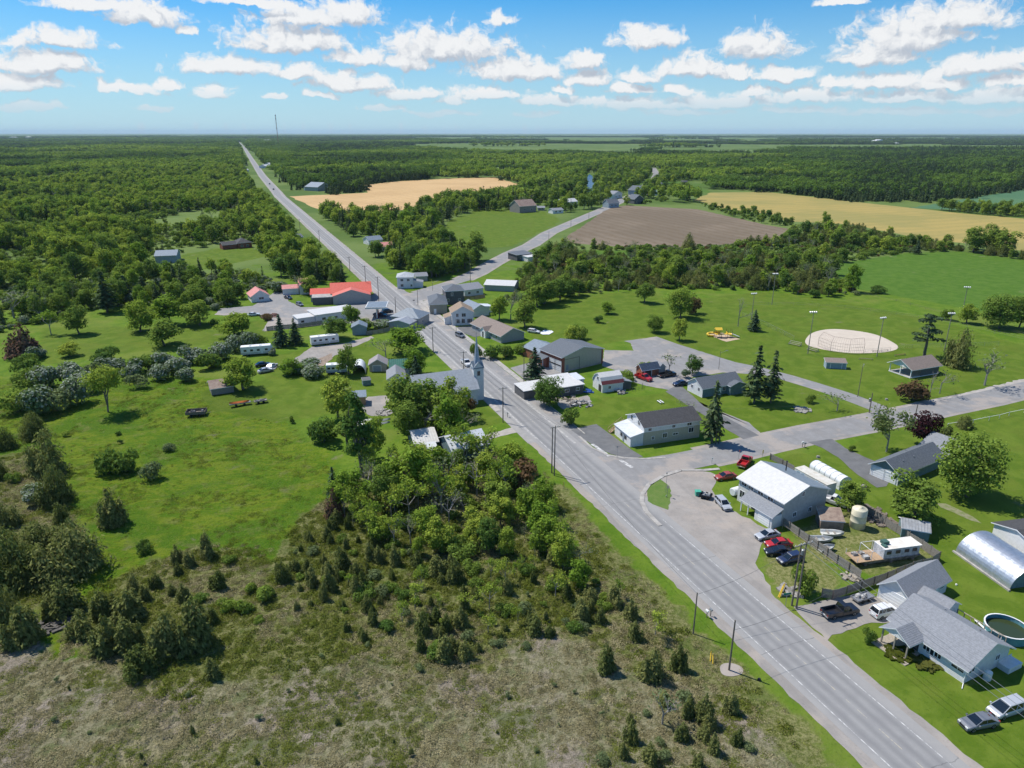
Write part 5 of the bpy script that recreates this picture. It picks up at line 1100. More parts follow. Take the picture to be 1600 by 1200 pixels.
def broad(seed, n, size, H=10., Wd=8., base=.28, lobes=16, flat_=1.0, stems=1, open_=.75):
    """deciduous tree: lobed crown of leaf clumps (quads) and a wooden skeleton; returns (leaf quads, wood)"""
    rg = np.random.default_rng(seed); q = newq(); mb = MB(); zc = H*(base+(1-base)*.47); rx = Wd/2*.68; rz = H*(1-base)/2*.94*flat_
    C_ = []
    for k in range(lobes):
        d = sphere_pts(rg, 1, -.75)[0]; rr = rg.uniform(.55, 1.08); C_.append((np.array([0, 0, zc])+d*[rx*rr, rx*rr, rz*rr], rg.uniform(.24, .42)*Wd/2))
    C_.append((np.array([0, 0, zc]), Wd*.3))
    w_ = np.array([r*r for _, r in C_]); w_ = w_/w_.sum()
    for (c_, r), f in zip(C_, w_):
        m = max(6, int(n*f)); d = sphere_pts(rg, m, -.65); m = len(d); p = c_+d*r*np.where(rg.random((m, 1)) < .12, rg.uniform(1.05, 1.4, (m, 1)), rg.uniform(open_, 1.08, (m, 1)))*[1, 1, .85]; ho = np.sin(p[:, 0]*2.3+seed)+np.sin(p[:, 1]*2.1-seed)+np.sin(p[:, 2]*2.6+seed*2); k_ = ho > -1.6; p = p[k_]; d = d[k_]; m = len(p)
        quads(q, rg, p, d*.8+rg.normal(size=(m, 3))*.38+[0, 0, .55], size)
    for s_ in range(stems):
        x0 = np.array([rg.uniform(-.3, .3), rg.uniform(-.3, .3), 0])*(stems > 1)
        top = np.array([rg.uniform(-.5, .5)*stems, rg.uniform(-.5, .5)*stems, zc*.95]); limb(mb, rg, x0, top, .028*H/stems**.5, .010*H)
        for c_, r in C_[::2 if stems == 1 else 4]:
            t = rg.uniform(.45, .9); limb(mb, rg, x0+(top-x0)*t, c_, .010*H, .003*H, .2, 3)
    return q, mb
def cedar(seed, n, size, H=5., Wd=3.2, tip=.55, ragged=.3):
    """juniper: several feathery leaders of unequal height round one stem"""
    rg = np.random.default_rng(seed); q = newq(); mb = MB(); mb.tube((0,0,0), (0,0,H*.8), .02*H, .006*H, 5); nl = rg.integers(5, 9)
    Ls = [(np.zeros(2), H, Wd*.34)]+[(np.array([math.cos(a), math.sin(a)])*Wd*rg.uniform(.14, .34), H*rg.uniform(.45, .86), Wd*rg.uniform(.18, .30)) for a in rg.uniform(0, 6.28, nl)]
    w_ = np.array([h*r for _, h, r in Ls]); w_ /= w_.sum()
    for (c_, h, r), f in zip(Ls, w_):
        m = int(n*f); hz_ = 1-np.sqrt(rg.random(m)*.98); th = rg.uniform(0, 2*math.pi, m)
        lump = 1+ragged*(np.sin(th*3+seed+hz_*13)*.6+np.sin(th*5-hz_*19+h*3)*.5)
        R_ = r*np.minimum(1, (1-hz_)**tip)*np.minimum(1, hz_*4+.7)*lump*rg.uniform(.35, 1.25, m)
        P = np.stack([c_[0]*(1+.35*hz_)+R_*np.cos(th), c_[1]*(1+.35*hz_)+R_*np.sin(th), hz_*h+.08+rg.uniform(-.1, .1, m)], 1)
        quads(q, rg, P, np.stack([np.cos(th), np.sin(th), np.full(m, .75)], 1)+rg.normal(size=(m, 3))*.5, size, 1.7, np.array([0, 0, 1.])+0*P[0])
    return q, mb
def spruce(seed, H=12., Wd=5., tiers=17, per=9, size=.34, droop=.35, gap=.1, irregular=0.0):
    rg = np.random.default_rng(seed); q = newq(); mb = MB(); mb.tube((0,0,0), (0,0,H*.98), .016*H, .004*H, 6)
    for t_ in range(tiers):
        f = t_/(tiers-1); z_ = H*(gap+(.98-gap)*f); R_ = Wd/2*(1-f)**.85*(1-irregular*rg.random())+.15; m = max(4, int(per*(1-f*.5)))
        for k in range(m):
            a = 2*math.pi*(k+rg.random())/m; Lb = R_*rg.uniform(.7, 1.12); steps = max(2, int(Lb/(size*.62)))
            s_ = (np.arange(steps)+.6)/steps; w_ = rg.normal(0, .16, (steps, 2))
            P = np.stack([np.cos(a)*Lb*s_-np.sin(a)*w_[:, 0]*Lb*.8, np.sin(a)*Lb*s_+np.cos(a)*w_[:, 0]*Lb*.8, z_-droop*Lb*s_**1.5*.6+w_[:, 1]*.4], 1)
            Nn = np.tile([math.cos(a)*.5, math.sin(a)*.5, .8], (steps, 1))+rg.normal(size=(steps, 3))*.4
            quads(q, rg, P, Nn, size, 1.35, np.array([math.cos(a), math.sin(a), -.3]))
    return q, mb
def pine(seed, H=13.):
    rg = np.random.default_rng(seed); q = newq(); mb = MB(); limb(mb, rg, (0,0,0), (.3,.2,H*.96), .03*H, .008*H, .06, 6)
    for k in range(15):
        z_ = H*rg.uniform(.28, .98); a = rg.uniform(0, 6.28); Lb = H*.30*(1.1-z_/H*.55)*rg.uniform(.5, 1.1); e = np.array([math.cos(a)*Lb, math.sin(a)*Lb, z_+Lb*.18])
        limb(mb, rg, (0,0,z_), e, .008*H, .003*H, .15, 3)
        for c_ in (e, e*[.62, .62, 1]):
            m = 42; d = sphere_pts(rg, m, -.4); m = len(d); quads(q, rg, c_+d*[1.15, 1.15, .5]*rg.uniform(.5, 1.05, (m, 1)), d+[0, 0, .5], .30, 1.3)
    return q, mb
def bare(seed, H=9., leafy=0, size=.22, spread=.5):
    rg = np.random.default_rng(seed); q = newq(); mb = MB(); tips = []
    def grow(p, d, L_, r, lv):
        e = p+d*L_; mb.tube(p, e, r, r*.62, 4 if lv else 5, 0, False)
        if lv == 3: tips.append(e); return
        for k in range(3 if lv else 4):
            nd_ = d+rg.normal(size=3)*spread; nd_[2] = abs(nd_[2])*.8+.25; nd_ /= np.linalg.norm(nd_); grow(p+d*L_*rg.uniform(.6, 1), nd_, L_*rg.uniform(.55, .8), r*.55, lv+1)
    grow(np.zeros(3), np.array([0, 0, 1.]), H*.36, H*.016, 0)
    if leafy:
        T_ = np.array(tips); P = np.repeat(T_, leafy, 0); P = P+rg.normal(size=P.shape)*H*.05; quads(q, rg, P, rg.normal(size=P.shape)+[0, 0, .6], size)
    return q, mb
def shrub(seed, n, size, H=2., Wd=2.6, bloom=0):
    rg = np.random.default_rng(seed); q = newq(); mb = MB()
    C_ = [(np.array([rg.uniform(-.5, .5)*Wd*.55, rg.uniform(-.5, .5)*Wd*.55, H*rg.uniform(.22, .55)]), rg.uniform(.26, .42)*Wd/1.3) for _ in range(7)]
    for c_, r in C_:
        m = n//7; d = sphere_pts(rg, m, -.45); m = len(d); s = H/Wd; p = c_+d*[r, r, r*s*1.1]*rg.uniform(.7, 1.08, (m, 1)); p[:, 2] = np.maximum(p[:, 2], .05)
        quads(q, rg, p, d+rg.normal(size=(m, 3))*.45+[0, 0, .2], size)
        if bloom:
            k = bloom//7; d = sphere_pts(rg, k, .05); k = len(d); quads(q, rg, c_+d*[r, r, r*s*1.1]*1.08, d+[0, 0, .6], size*.8, 1, None, 1)
        limb(mb, rg, (c_[0]*.2, c_[1]*.2, 0), c_, .03, .01, .1, 2)
    return q, mb
# species: maker(seed, detail) -> (quads, wood), leaf materials, bark, natural height, natural width
SPEC = {
 'bl': (lambda s, d: broad(s, 4200*d, .25/d**.45, 10, 8.2, .05, 22), [fo_mid], bark, 10, 8.2),
 'by': (lambda s, d: broad(s, 4000*d, .25/d**.45, 10, 8.0, .04, 22, open_=.6), [fo_bright], bark, 10, 8),
 'ro': (lambda s, d: broad(s, 7500*d, .24/d**.45, 11, 10.5, .06, 34), [fo_mid], bark, 11, 10.5),
 'um': (lambda s, d: broad(s, 3400*d, .24/d**.45, 10, 9.5, .42, 16, .8, 2, .6), [fo_bright], bark, 10, 9.5),
 'sa': (lambda s, d: bare(s, 8, max(4, int(14*d)), .20/d**.4, .38), [fo_bright], bark_pale, 8, 4.2),
 'ta': (lambda s, d: broad(s, 2600*d, .25/d**.45, 13, 5.5, .16, 20, 1.0, 1, .4), [fo_mid], bark, 13, 5.5),
 'cd': (lambda s, d: cedar(s, int(3400*d), .125/d**.45), [fo_cedar], bark, 5, 3.2),
 'cr': (lambda s, d: cedar(s, int(7500*d), .10/d**.45, 5, 4.6, .42, .5), [fo_cedar], bark, 5, 4.6),
 'sp': (lambda s, d: spruce(s, size=.36/d**.4, per=max(5, int(10*d**.5)), tiers=max(9, int(18*d**.5))), [fo_spruce], bark, 12, 5),
 'pt': (lambda s, d: spruce(s, 12, 6.2, max(9, int(17*d**.5)), max(5, int(9*d**.5)), .38/d**.4, -.1, .14, .5), [fo_pine], bark, 12, 6.2),
 'pn': (lambda s, d: pine(s), [fo_spruce], bark, 13, 8),
 'ba': (lambda s, d: bare(s, 9, 0), [fo_grey], bark_pale, 8.5, 5),
 'bg': (lambda s, d: bare(s, 9, max(1, int(3*d)), .22/d**.4), [fo_grey], bark_pale, 8.5, 5),
 'sh': (lambda s, d: shrub(s, int(1400*d), .12/d**.45), [fo_mid], bark, 2, 2.6),
 'sg': (lambda s, d: shrub(s, int(1000*d), .11/d**.45), [fo_grey], bark, 2, 2.6),
 'sr': (lambda s, d: shrub(s, int(1400*d), .12/d**.45), [fo_red], bark, 2, 2.6),
 'li': (lambda s, d: shrub(s, int(1500*d), .12/d**.45, 2, 2.6, int(420*d)), [fo_lilac, fo_bloom], bark, 2, 2.6),
 'dr': (lambda s, d: cedar(s, int(2600*d), .16/d**.45, 5, 3.4, .45), [fo_dead], bark, 5, 3.4),
 'cp': (lambda s, d: broad(s, 4200*d, .24/d**.45, 9, 7.5, .05, 24), [fo_copper], bark, 9, 7.5),
 'wi': (lambda s, d: bare(s, 9, 46, .20, .5), [fo_willow], bark_pale, 8.5, 6),
}
KIND = {'bl': 'broadleaf_tree', 'by': 'broadleaf_tree', 'ro': 'broadleaf_tree', 'um': 'broadleaf_tree', 'sa': 'sapling', 'ta': 'broadleaf_tree', 'cd': 'cedar_tree', 'cr': 'cedar_tree', 'sp': 'spruce_tree', 'pt': 'conifer_tree',
        'pn': 'pine_tree', 'ba': 'bare_tree', 'bg': 'bare_tree', 'sh': 'shrub', 'sg': 'shrub', 'sr': 'shrub', 'li': 'lilac_bush', 'dr': 'dead_cedar', 'cp': 'copper_tree', 'wi': 'willow_tree'}
CATG = {'broadleaf_tree': 'tree', 'sapling': 'sapling', 'cedar_tree': 'cedar', 'spruce_tree': 'spruce', 'conifer_tree': 'conifer', 'pine_tree': 'pine', 'bare_tree': 'bare tree', 'shrub': 'shrub', 'lilac_bush': 'bush', 'dead_cedar': 'dead tree', 'copper_tree': 'tree', 'willow_tree': 'willow'}
SINGLE = {'sh', 'sg', 'sr', 'li'}
PROTO = {}
def proto(sp, var, lod):
    """(joined mesh, crown mesh, trunk mesh) of one variant; lod 0 near, 1 middle, 2 far"""
    k = (sp, var, lod)
    if k not in PROTO:
        mk, ms, bk, H_, W_ = SPEC[sp]; q, mb = mk(var*37+len(sp)+ord(sp[0])*3+ord(sp[1]), (1.0, .34, .12)[lod])
        nm = KIND[sp]
        joined = None; crown = trunk = None
        if lod or sp in SINGLE:
            mb.m = [len(ms)]*len(mb.f); joined = qmesh(nm, q, ms+[bk], mb)
        else:
            crown = qmesh('crown', q, ms) if q['N'] else None
            trunk = bpy.data.meshes.new('trunk'); trunk.from_pydata(mb.v, [], mb.f); trunk.materials.append(bk)
        PROTO[k] = (joined, crown, trunk)
    return PROTO[k]
NVAR = {'bl': 6, 'by': 6, 'cd': 6, 'cr': 4, 'sa': 4, 'sh': 3, 'sg': 2, 'li': 3, 'sp': 3, 'pt': 2, 'bg': 3, 'ba': 2, 'ta': 2}
def plant(sp, x, y, h, wd, label, group=None, var=None):
    """one plant as a thing of its own: an Empty with trunk and crown, or a single mesh for a bush"""
    mk, ms, bk, H_, W_ = SPEC[sp]; v = R.randrange(NVAR.get(sp, 1)) if var is None else var; nm = KIND[sp]
    zs = h/H_; ws = wd/W_; small = h*F/zdepth(x, y) < 16
    j, cr, tk = proto(sp, v, 1 if (small and sp not in SINGLE) else 0)
    rz = R.uniform(0, 6.28); g0 = -.25 if y < 160 and x < 30 else 0
    if j is not None:
        o = bpy.data.objects.new(nm, j); C.objects.link(o); o.location = (x, y, g0); o.rotation_euler = (0, 0, rz); o.scale = (ws, ws, zs); tag(o, label, CATG[nm], group)
    else:
        o = thing(nm, label, CATG[nm], (x, y, g0), rz, group); o.scale = (ws, ws, zs)
        for nn, m_ in (('trunk', tk), ('crown', cr)):
            if m_ is not None: c_ = bpy.data.objects.new(nn, m_); C.objects.link(c_); c_.parent = o
    return o
PLANTED = []                      # keep later scatter from standing on these
def T(sp, bx, by, ty, wpx, label, group=None):
    p = G(bx, by); h = max(.6, hgt(p.x, p.y, ty)); wd = wpx*zdepth(p.x, p.y)/F
    PLANTED.append((p.x, p.y, wd*.33)); return plant(sp, p.x, p.y, h, wd, label, group)
for q in [
 # left meadow and its hedge
 ('um',171,643,570,66,'lone forked tree with a flat light green crown in the left meadow'),
 ('dr',40,558,506,50,'reddish brown dead cedar at the left edge above the lilac thicket'),
 ('bl',124,522,480,46,'round bushy tree in the row above the long green clearing, second from its left end'),
 ('sa',80,523,480,30,'slim tree at the left end of the row above the long green clearing'),
 ('by',220,518,468,52,'bright leafy tree right of the gap in the row above the long green clearing'),
 ('by',265,507,462,60,'bright leafy tree in the middle of the row left of the store car park'),
 ('bl',312,508,471,56,'dark leafy tree at the left end of the grey store car park'),
 ('bl',257,540,496,60,'round olive green tree standing at the lower edge of the long green clearing'),
 ('by',368,526,488,58,'bright round tree just above the lilac hedge, left of the gas station yard'),
 ('pt',168,488,424,56,'broad dark conifer in the woods above the left clearing, leftmost of the dark group'),
 ('pt',198,470,430,48,'dark conifer second from left in the dark group above the left clearing'),
 ('pt',226,468,432,44,'dark conifer in the middle of the dark group above the left clearing'),
 ('pt',248,466,434,40,'dark conifer at the right of the dark group above the left clearing'),
 ('bg',22,497,448,60,'grey bare tree with leaning trunk at the far left edge'),
 ('bl',70,470,440,40,'small pale round tree right of the grey bare tree at the left edge'),
 ('by',110,556,535,38,'yellow-green bush above the left part of the lilac thicket'),
 ('by',380,609,558,58,'leafy tree beside the old brown shed in the left meadow'),
 ('bl',378,520,492,30,'small round bush tree below the car park edge'),
 ('sp',440,541,491,28,'left one of two pointed spruces beside the gas station yard'),
 ('sp',462,538,497,28,'right one of two pointed spruces beside the gas station yard'),
 ('cr',55,682,640,42,'dark cedar in the left meadow, uppermost of the column of three'),
 ('cr',80,735,668,62,'large dark cedar in the left meadow, middle of the column of three'),
 ('cr',92,784,722,52,'dark cedar in the left meadow, lowest of the column of three beside a pale bush'),
 ('li',60,783,752,48,'pale blossoming bush left of the lowest dark cedar in the left meadow'),
 ('cd',98,822,782,30,'small pointed cedar above the biggest round cedar at left'),
 ('cr',10,698,664,34,'dark cedar cut by the left picture edge beside the meadow'),
 ('cr',4,745,716,26,'small dark cedar at the left edge, below another'),
 ('sh',22,752,735,22,'little dark bush between the left edge and the column of cedars'),
 ('sh',170,738,697,38,'left one of two touching dark round bushes in the middle of the left meadow'),
 ('sh',198,736,697,40,'right one of two touching dark round bushes in the middle of the left meadow'),
 ('sg',240,746,712,38,'greyish round bush right of the two touching dark bushes'),
 ('sg',265,704,689,26,'small grey leafless bush in the left meadow above the greyish round one'),
 ('cd',177,817,757,44,'lone conical dark cedar in the left meadow'),
 ('cr',122,890,808,98,'biggest round cedar of the left meadow'),
 ('cr',62,858,812,72,'round dark cedar touching the biggest cedar on its left'),
 ('cr',25,905,822,84,'large dark cedar at the left edge beside the biggest round cedar'),
 ('sh',225,862,841,24,'tiny dark bush between the conical cedar and the cedar thicket'),
 ('cd',326,868,826,28,'pointed thin cedar at the upper edge of the left cedar thicket'),
 ('sh',505,690,643,46,'dark round bush with pale blossom on the meadow below the big thin trees'),
 ('sh',457,661,648,10,'tiny dark shrub alone on the mown meadow'),
 ('sh',456,540,530,12,'small bush on the caravan pad'),
 # around the village yards
 ('by',530,652,588,62,'leafy tree left of the small brown board shed'),
 ('ta',566,745,606,54,'tall thin leaning tree with a bare dark trunk at the top of the thicket'),
 ('ta',545,700,640,44,'thin green tree left of the tall leaning one'),
 ('by',635,775,690,92,'big spreading tree with forked pale trunk inside the thicket'),
 ('sp',522,775,728,26,'thin dark spruce at the left edge of the thicket'),
 ('dr',523,808,760,26,'reddish brown dead cedar at the left edge of the thicket'),
 ('bl',545,585,540,38,'round tree between the white van and the white arch tent'),
 ('bg',603,560,525,40,'sparse grey-green tree behind the tan shed house'),
 ('by',640,550,510,72,'large bright tree beside the highway above the church'),
 ('by',648,585,545,44,'round bright tree between the green roof and the highway'),
 ('sp',650,592,556,26,'small dark spruce in front of the green roof near the church'),
 ('bl',630,668,590,74,'leafy tree at the left end of the church'),
 ('bg',665,684,604,80,'sparse tree in front of the church nave'),
 ('by',655,640,594,58,'bright tree behind the church roof'),
 ('by',712,655,590,54,'bright tree covering the middle of the church wall'),
 ('sr',728,645,614,30,'reddish shrub at the church wall near the tower'),
 ('bl',692,676,618,66,'dark tree in front of the church on the lawn'),
 ('bl',525,530,492,48,'dark leafy tree below the gas station roof'),
 ('by',550,510,474,34,'leafy tree in front of the gas station building'),
 ('bl',572,515,498,28,'bush between the blue shed and the pumps'),
 ('li',600,512,497,34,'blossoming bush left of the pyramid-roofed house'),
 ('bl',487,460,432,34,'leafy tree in front of the faded red-roofed house'),
 ('bg',468,460,424,32,'sparse dark tree left of the faded red-roofed house'),
 ('li',440,455,432,36,'greyish bush at the back of the store yard'),
 ('li',470,580,556,52,'blossoming bush left of the white van'),
 ('li',490,588,566,40,'second blossoming bush beside the white van'),
 ('by',455,585,560,40,'light green bush in the junk car yard'),
 ('sr',417,500,488,20,'reddish brown brush heap bush in the store yard'),
 ('li',425,555,540,14,'small plant beside the white motorhome'),
 ('bl',655,672,600,70,'leafy tree hiding the left half of the church'),
 ('by',735,712,676,40,'bright bush beside the teal-walled house'),
 ('sa',760,735,668,44,'tall slender tree in front of the teal-walled house'),
 ('bg',700,770,690,56,'tall grey sparse tree in the upper thicket'),
 ('by',800,735,690,56,'bright leafy tree at the top right of the thicket'),
 ('sr',815,752,712,62,'reddish leafy shrub tree at the right edge of the thicket by the highway'),
 ('bg',745,775,700,62,'grey twiggy tree in the middle of the upper thicket'),
 ('by',585,720,650,50,'bright leafy tree right of the tall leaning tree'),
 ('by',680,752,690,60,'leafy tree below the white metal roof'),
 ('bl',600,790,730,56,'mid green tree below the big spreading one in the thicket'),
 ('by',850,845,782,54,'bright leafy tree at the right edge of the thicket'),
 ('bl',775,800,745,54,'mid green tree in the centre of the thicket'),
 ('by',702,694,614,58,'bright leafy tree on the church lawn hiding the church wall'),
 ('bl',640,690,622,56,'leafy tree left of the church behind the shed yard'),
 ('bg',722,684,628,40,'thin grey tree at the right half of the church wall'),
 ('by',880,885,828,46,'bright bush tree at the highway verge below the thicket'),
 ('sa',868,868,800,40,'slender tree at the highway side of the thicket'),
 ('by',828,815,758,54,'bright leafy tree in the right part of the thicket'),
 ('by',905,915,872,40,'bright bush among the cedars near the verge'),
 ('by',665,840,790,52,'bright leafy bush in the middle of the thicket'),
 ('by',592,842,800,46,'bright leafy bush in the left part of the thicket'),
 ('bg',905,880,838,36,'grey twiggy tree at the highway side of the thicket'),
 ('by',684,664,590,58,'tall bright tree in front of the middle of the church roof'),
 ('bg',660,655,586,50,'tall sparse tree at the left part of the church roof'),
 ('sa',725,725,650,44,'tall slender tree between the two white metal roofs'),
 ('sa',690,800,712,46,'tall slender tree in the heart of the thicket'),
 ('sa',790,775,700,44,'tall slender tree in the right part of the thicket'),
 ('sa',640,815,735,44,'tall slender tree in the left part of the thicket'),
 # right of the highway, middle
 ('sp',835,593,543,38,'young blue-green spruce in front of the fire hall'),
 ('ro',858,634,586,52,'round dense tree in front of the white flat-roofed house'),
 ('sh',890,664,634,26,'round bush at the corner of the lawn beside the highway'),
 ('sh',905,530,504,24,'bright bush behind the fire hall, left of two'),
 ('by',893,535,508,28,'bright bushes behind the fire hall roof'),
 ('sh',745,559,532,20,'left end bush of the dark hedge beside the long brown-roofed house'),
 ('sh',790,557,534,30,'middle bush of the dark hedge beside the long brown-roofed house'),
 ('sh',812,553,532,28,'right end bush of the dark hedge beside the long brown-roofed house'),
 ('sh',770,560,536,28,'dark hedge bush left of the middle of the row beside the brown-roofed house'),
 ('by',780,500,460,34,'thin pale tree behind the long brown-roofed house'),
 ('bg',798,500,455,34,'bare grey-green tree behind the long brown-roofed house'),
 ('bl',820,512,470,44,'leafy tree at the left edge of the green lot behind the fire hall'),
 ('bl',850,475,425,54,'tall leafy tree at the corner of the second road'),
 ('bl',875,470,435,40,'leafy tree above the green lot, right of the tall one'),
 ('ro',1022,519,490,30,'dark round tree at the top of the car park'),
 ('by',1062,532,496,30,'olive rounded tree at the right top corner of the car park'),
 ('ro',1063,497,446,46,'large olive brown tree at the edge of the park lawn'),
 ('sr',1082,490,458,26,'reddish bush right of the large olive brown tree'),
 ('ba',1153,510,455,26,'bare vase-shaped tree beside the playground'),
 ('sp',1178,517,484,22,'small spruce near the playground'),
 ('sh',935,504,490,14,'small dark bush in the green lot'),
 ('by',950,490,470,26,'thin light bush in the green lot'),
 ('bl',1007,473,440,34,'leafy tree at the top edge of the green lot'),
 ('bg',1045,585,546,30,'sparse young tree beside the small brick garage'),
 ('bl',1082,584,556,34,'leafy garden tree between brick garage and grey house'),
 ('sh',1010,578,562,24,'round bush behind the small brick garage'),
 ('li',1072,590,572,14,'white blossoming bush in the garden of the grey house'),
 ('pt',1112,692,596,56,'tall dark spruce at the end of the long corner building'),
 ('pt',1178,630,540,58,'left one of the pair of tall spruces beside the grey house'),
 ('pt',1204,629,548,48,'right one of the pair of tall spruces beside the grey house'),
 ('bg',1076,640,620,26,'small leafless shrub tree on the driveway behind the corner building'),
 ('sh',982,600,584,20,'bush at the right end of the gambrel barn'),
 ('sh',978,592,576,26,'low bush behind the gambrel barn'),
 ('bg',1308,642,612,40,'small spreading tree beside the park lane'),
 ('sh',1266,630,614,18,'round blossom bush on the lawn beside the park lane'),
 ('wi',1385,706,636,64,'grey-green willow beside the curved driveway'),
 ('cp',1441,699,642,56,'dark purple copper-leaved tree behind the grey-roofed house'),
 ('ro',1510,776,672,104,'huge round bright maple on the right lawn'),
 ('bl',1424,812,740,88,'medium round tree behind the ribbed grey shed'),
 ('bl',1326,800,746,52,'leafy tree at the end of the blue and white box trailer'),
 ('cd',1478,690,662,30,'dark young conifer right of the copper-leaved tree'),
 ('cr',1508,668,648,26,'small dark conifer near the white ranch fence'),
 ('pn',1444,560,492,54,'tall ragged pine beside the park pavilion'),
 ('cr',1498,572,512,46,'dark dense conifer right of the ragged pine'),
 ('bg',1538,602,540,58,'olive half-bare tree beside the side road at right'),
 ('ro',1560,513,456,62,'large round tree at the right end of the ball field'),
 ('bl',1592,512,464,40,'round tree at the right picture edge beside another'),
 ('by',1510,505,475,32,'smaller bright tree left of the large round one beside the ball field'),
 ('sh',1480,500,478,18,'dark bush left of the bright tree behind the ball field'),
 ('sr',1426,626,590,48,'reddish brown shrub in front of the park pavilion'),
 ('ba',1452,620,570,26,'bare tree in front of the pavilion roof, left one'),
 ('bg',1468,615,568,30,'bare tree in front of the pavilion roof, right one'),
 ('sh',1252,927,880,38,'dark bush at the foot of the double utility pole'),
 ('sh',1357,1003,978,20,'small clipped tree on the bungalow front lawn'),
 ('sh',1370,458,444,24,'dark bush on the edge of the green field above the ball field'),
 ('sh',1330,705,694,12,'small shrub on the verge of the curved driveway'),
 ('cr',1075,395,362,26,'lone leafy tree on the lower edge of the ploughed field'),
 ('sp',1432,397,372,14,'small dark fir at the edge of the yellow field'),
 ('bl',1545,392,352,50,'big round tree at the lower edge of the yellow field'),
 ('bl',1520,394,356,46,'big pale tree left of another at the lower edge of the yellow field'),
 ('bl',1567,398,358,42,'big tree at the right end of the group below the yellow field'),
 ('by',1290,351,330,16,'single small tree standing against the yellow field'),
 # bottom left cedars
 ('cd',100,958,904,60,'dark cedar above the stone pile at lower left'),
 ('cd',42,1003,938,58,'dark cedar at lower left beside the stone pile'),
 ('cr',8,985,900,62,'dark cedar at the left picture edge in the lower left corner'),
 ('cd',160,960,917,44,'dark cedar right of the stone pile'),
 ('cd',204,965,918,56,'broad dark cedar second right of the stone pile'),
 ('cd',130,990,948,42,'small dark cedar just below the stone pile'),
 ('cd',172,1012,958,56,'dark cedar at the upper edge of the dry meadow, left of two'),
 ('cd',200,1014,962,52,'dark cedar at the upper edge of the dry meadow, right of two'),
 ('cd',265,1020,953,58,'tall dark cedar at the tip of the lower left cedar group'),
 ('cd',310,1008,928,62,'tallest dark cedar of the lower left cedar group'),
 ('cd',222,1046,1003,52,'dark cedar standing out in the dry meadow'),
 ('cd',330,1057,1024,30,'small round cedar alone on the dry meadow'),
 ('cd',945,1046,1000,36,'cedar alone on the dry ground right of centre'),
 ('cd',1020,1060,1008,40,'bushy cedar on the dry ground near the highway'),
 ('cd',1060,1043,1000,28,'slim cedar next to the highway verge'),
 ('bg',1035,1130,1078,62,'grey leafless bush at the bottom near the highway'),
 ('cd',1100,1125,1080,32,'small pointed cedar at the bottom near the highway'),
 ('cd',1142,1112,1075,24,'thin cedar on the grass verge at the bottom'),
]: T(*q)
# lilac thicket along the left meadow
k = 0
for bx, by, w_, hh in [(30,642,52,46),(60,648,58,50),(92,640,56,46),(120,628,52,46),(45,610,50,42),(75,606,50,40),(105,600,48,40),(135,612,46,38),(40,580,40,34),(150,592,44,36),(178,582,42,34),(205,590,40,34),(232,580,44,36),(258,574,44,36),
      (284,582,46,36),(305,568,44,36),(330,574,44,34),(350,562,40,32),(368,548,36,30),(388,542,36,28),(405,538,32,26),(250,592,36,28),(290,596,30,24),(215,606,36,30),(165,565,36,30),(60,560,34,28)]:
    k += 1
    if k % 4 == 1: T('sh', bx, by, by-hh*.85, w_, 'green leafy bush in the long thicket across the left meadow', 'green bushes of the long thicket')
    elif k % 7 == 3: T('sg', bx, by, by-hh*.9, w_, 'greyish leafy bush in the long thicket across the left meadow', 'greyish bushes of the long thicket')
    else: T('li', bx, by, by-hh, w_, 'white blossoming lilac bush in the long thicket across the left meadow', 'lilac bushes of the long thicket')

# ------------------------------------------------------------------ vehicles
white_p = paint('car_white', (.72,.72,.72)); silver_p = paint('car_silver', (.42,.44,.47), .3); grey_p = paint('car_grey', (.16,.17,.19)); black_p = paint('car_black', (.012,.012,.016))
red_p = paint('car_red', (.45,.02,.02)); oldred_p = paint('car_faded_red', (.33,.045,.035), .5); navy_p = paint('car_navy', (.02,.03,.075)); blueg_p = paint('car_bluegrey', (.10,.13,.17))
carglass = bpy.data.materials.new('car_glass'); carglass.use_nodes = True; _b = carglass.node_tree.nodes['Principled BSDF']
_b.inputs['Base Color'].default_value = (.012,.015,.018,1); _b.inputs['Roughness'].default_value = .05; _b.inputs['Specular IOR Level'].default_value = .8
VK = {  # length, width, height, side silhouette of the lower body [(x/L, top z)], greenhouse base rear/front, roof rear/front, belt height
 'sedan': (4.75,1.82,1.46,[(-.5,.62),(-.485,.86),(-.36,.98),(.0,.96),(.2,.94),(.42,.80),(.49,.64),(.5,.45)],(-.40,.24),(-.22,.04),.94),
 'suv': (4.6,1.88,1.72,[(-.5,.70),(-.49,1.02),(-.40,1.10),(.0,1.06),(.24,1.04),(.44,.92),(.49,.75),(.5,.5)],(-.48,.27),(-.42,.10),1.05),
 'minivan': (5.1,1.98,1.76,[(-.5,.65),(-.49,.98),(-.40,1.05),(.1,1.02),(.30,1.0),(.44,.84),(.49,.68),(.5,.45)],(-.485,.36),(-.44,.12),1.02),
 'wagon': (4.6,1.8,1.52,[(-.5,.62),(-.49,.92),(-.40,.98),(.0,.96),(.22,.94),(.43,.80),(.49,.64),(.5,.45)],(-.48,.25),(-.43,.06),.95),
 'pickup': (5.8,2.02,1.9,[(-.045,1.12),(.0,1.14),(.22,1.12),(.27,1.10),(.46,1.02),(.495,.85),(.5,.55)],(-.03,.26),(.0,.14),1.12)}
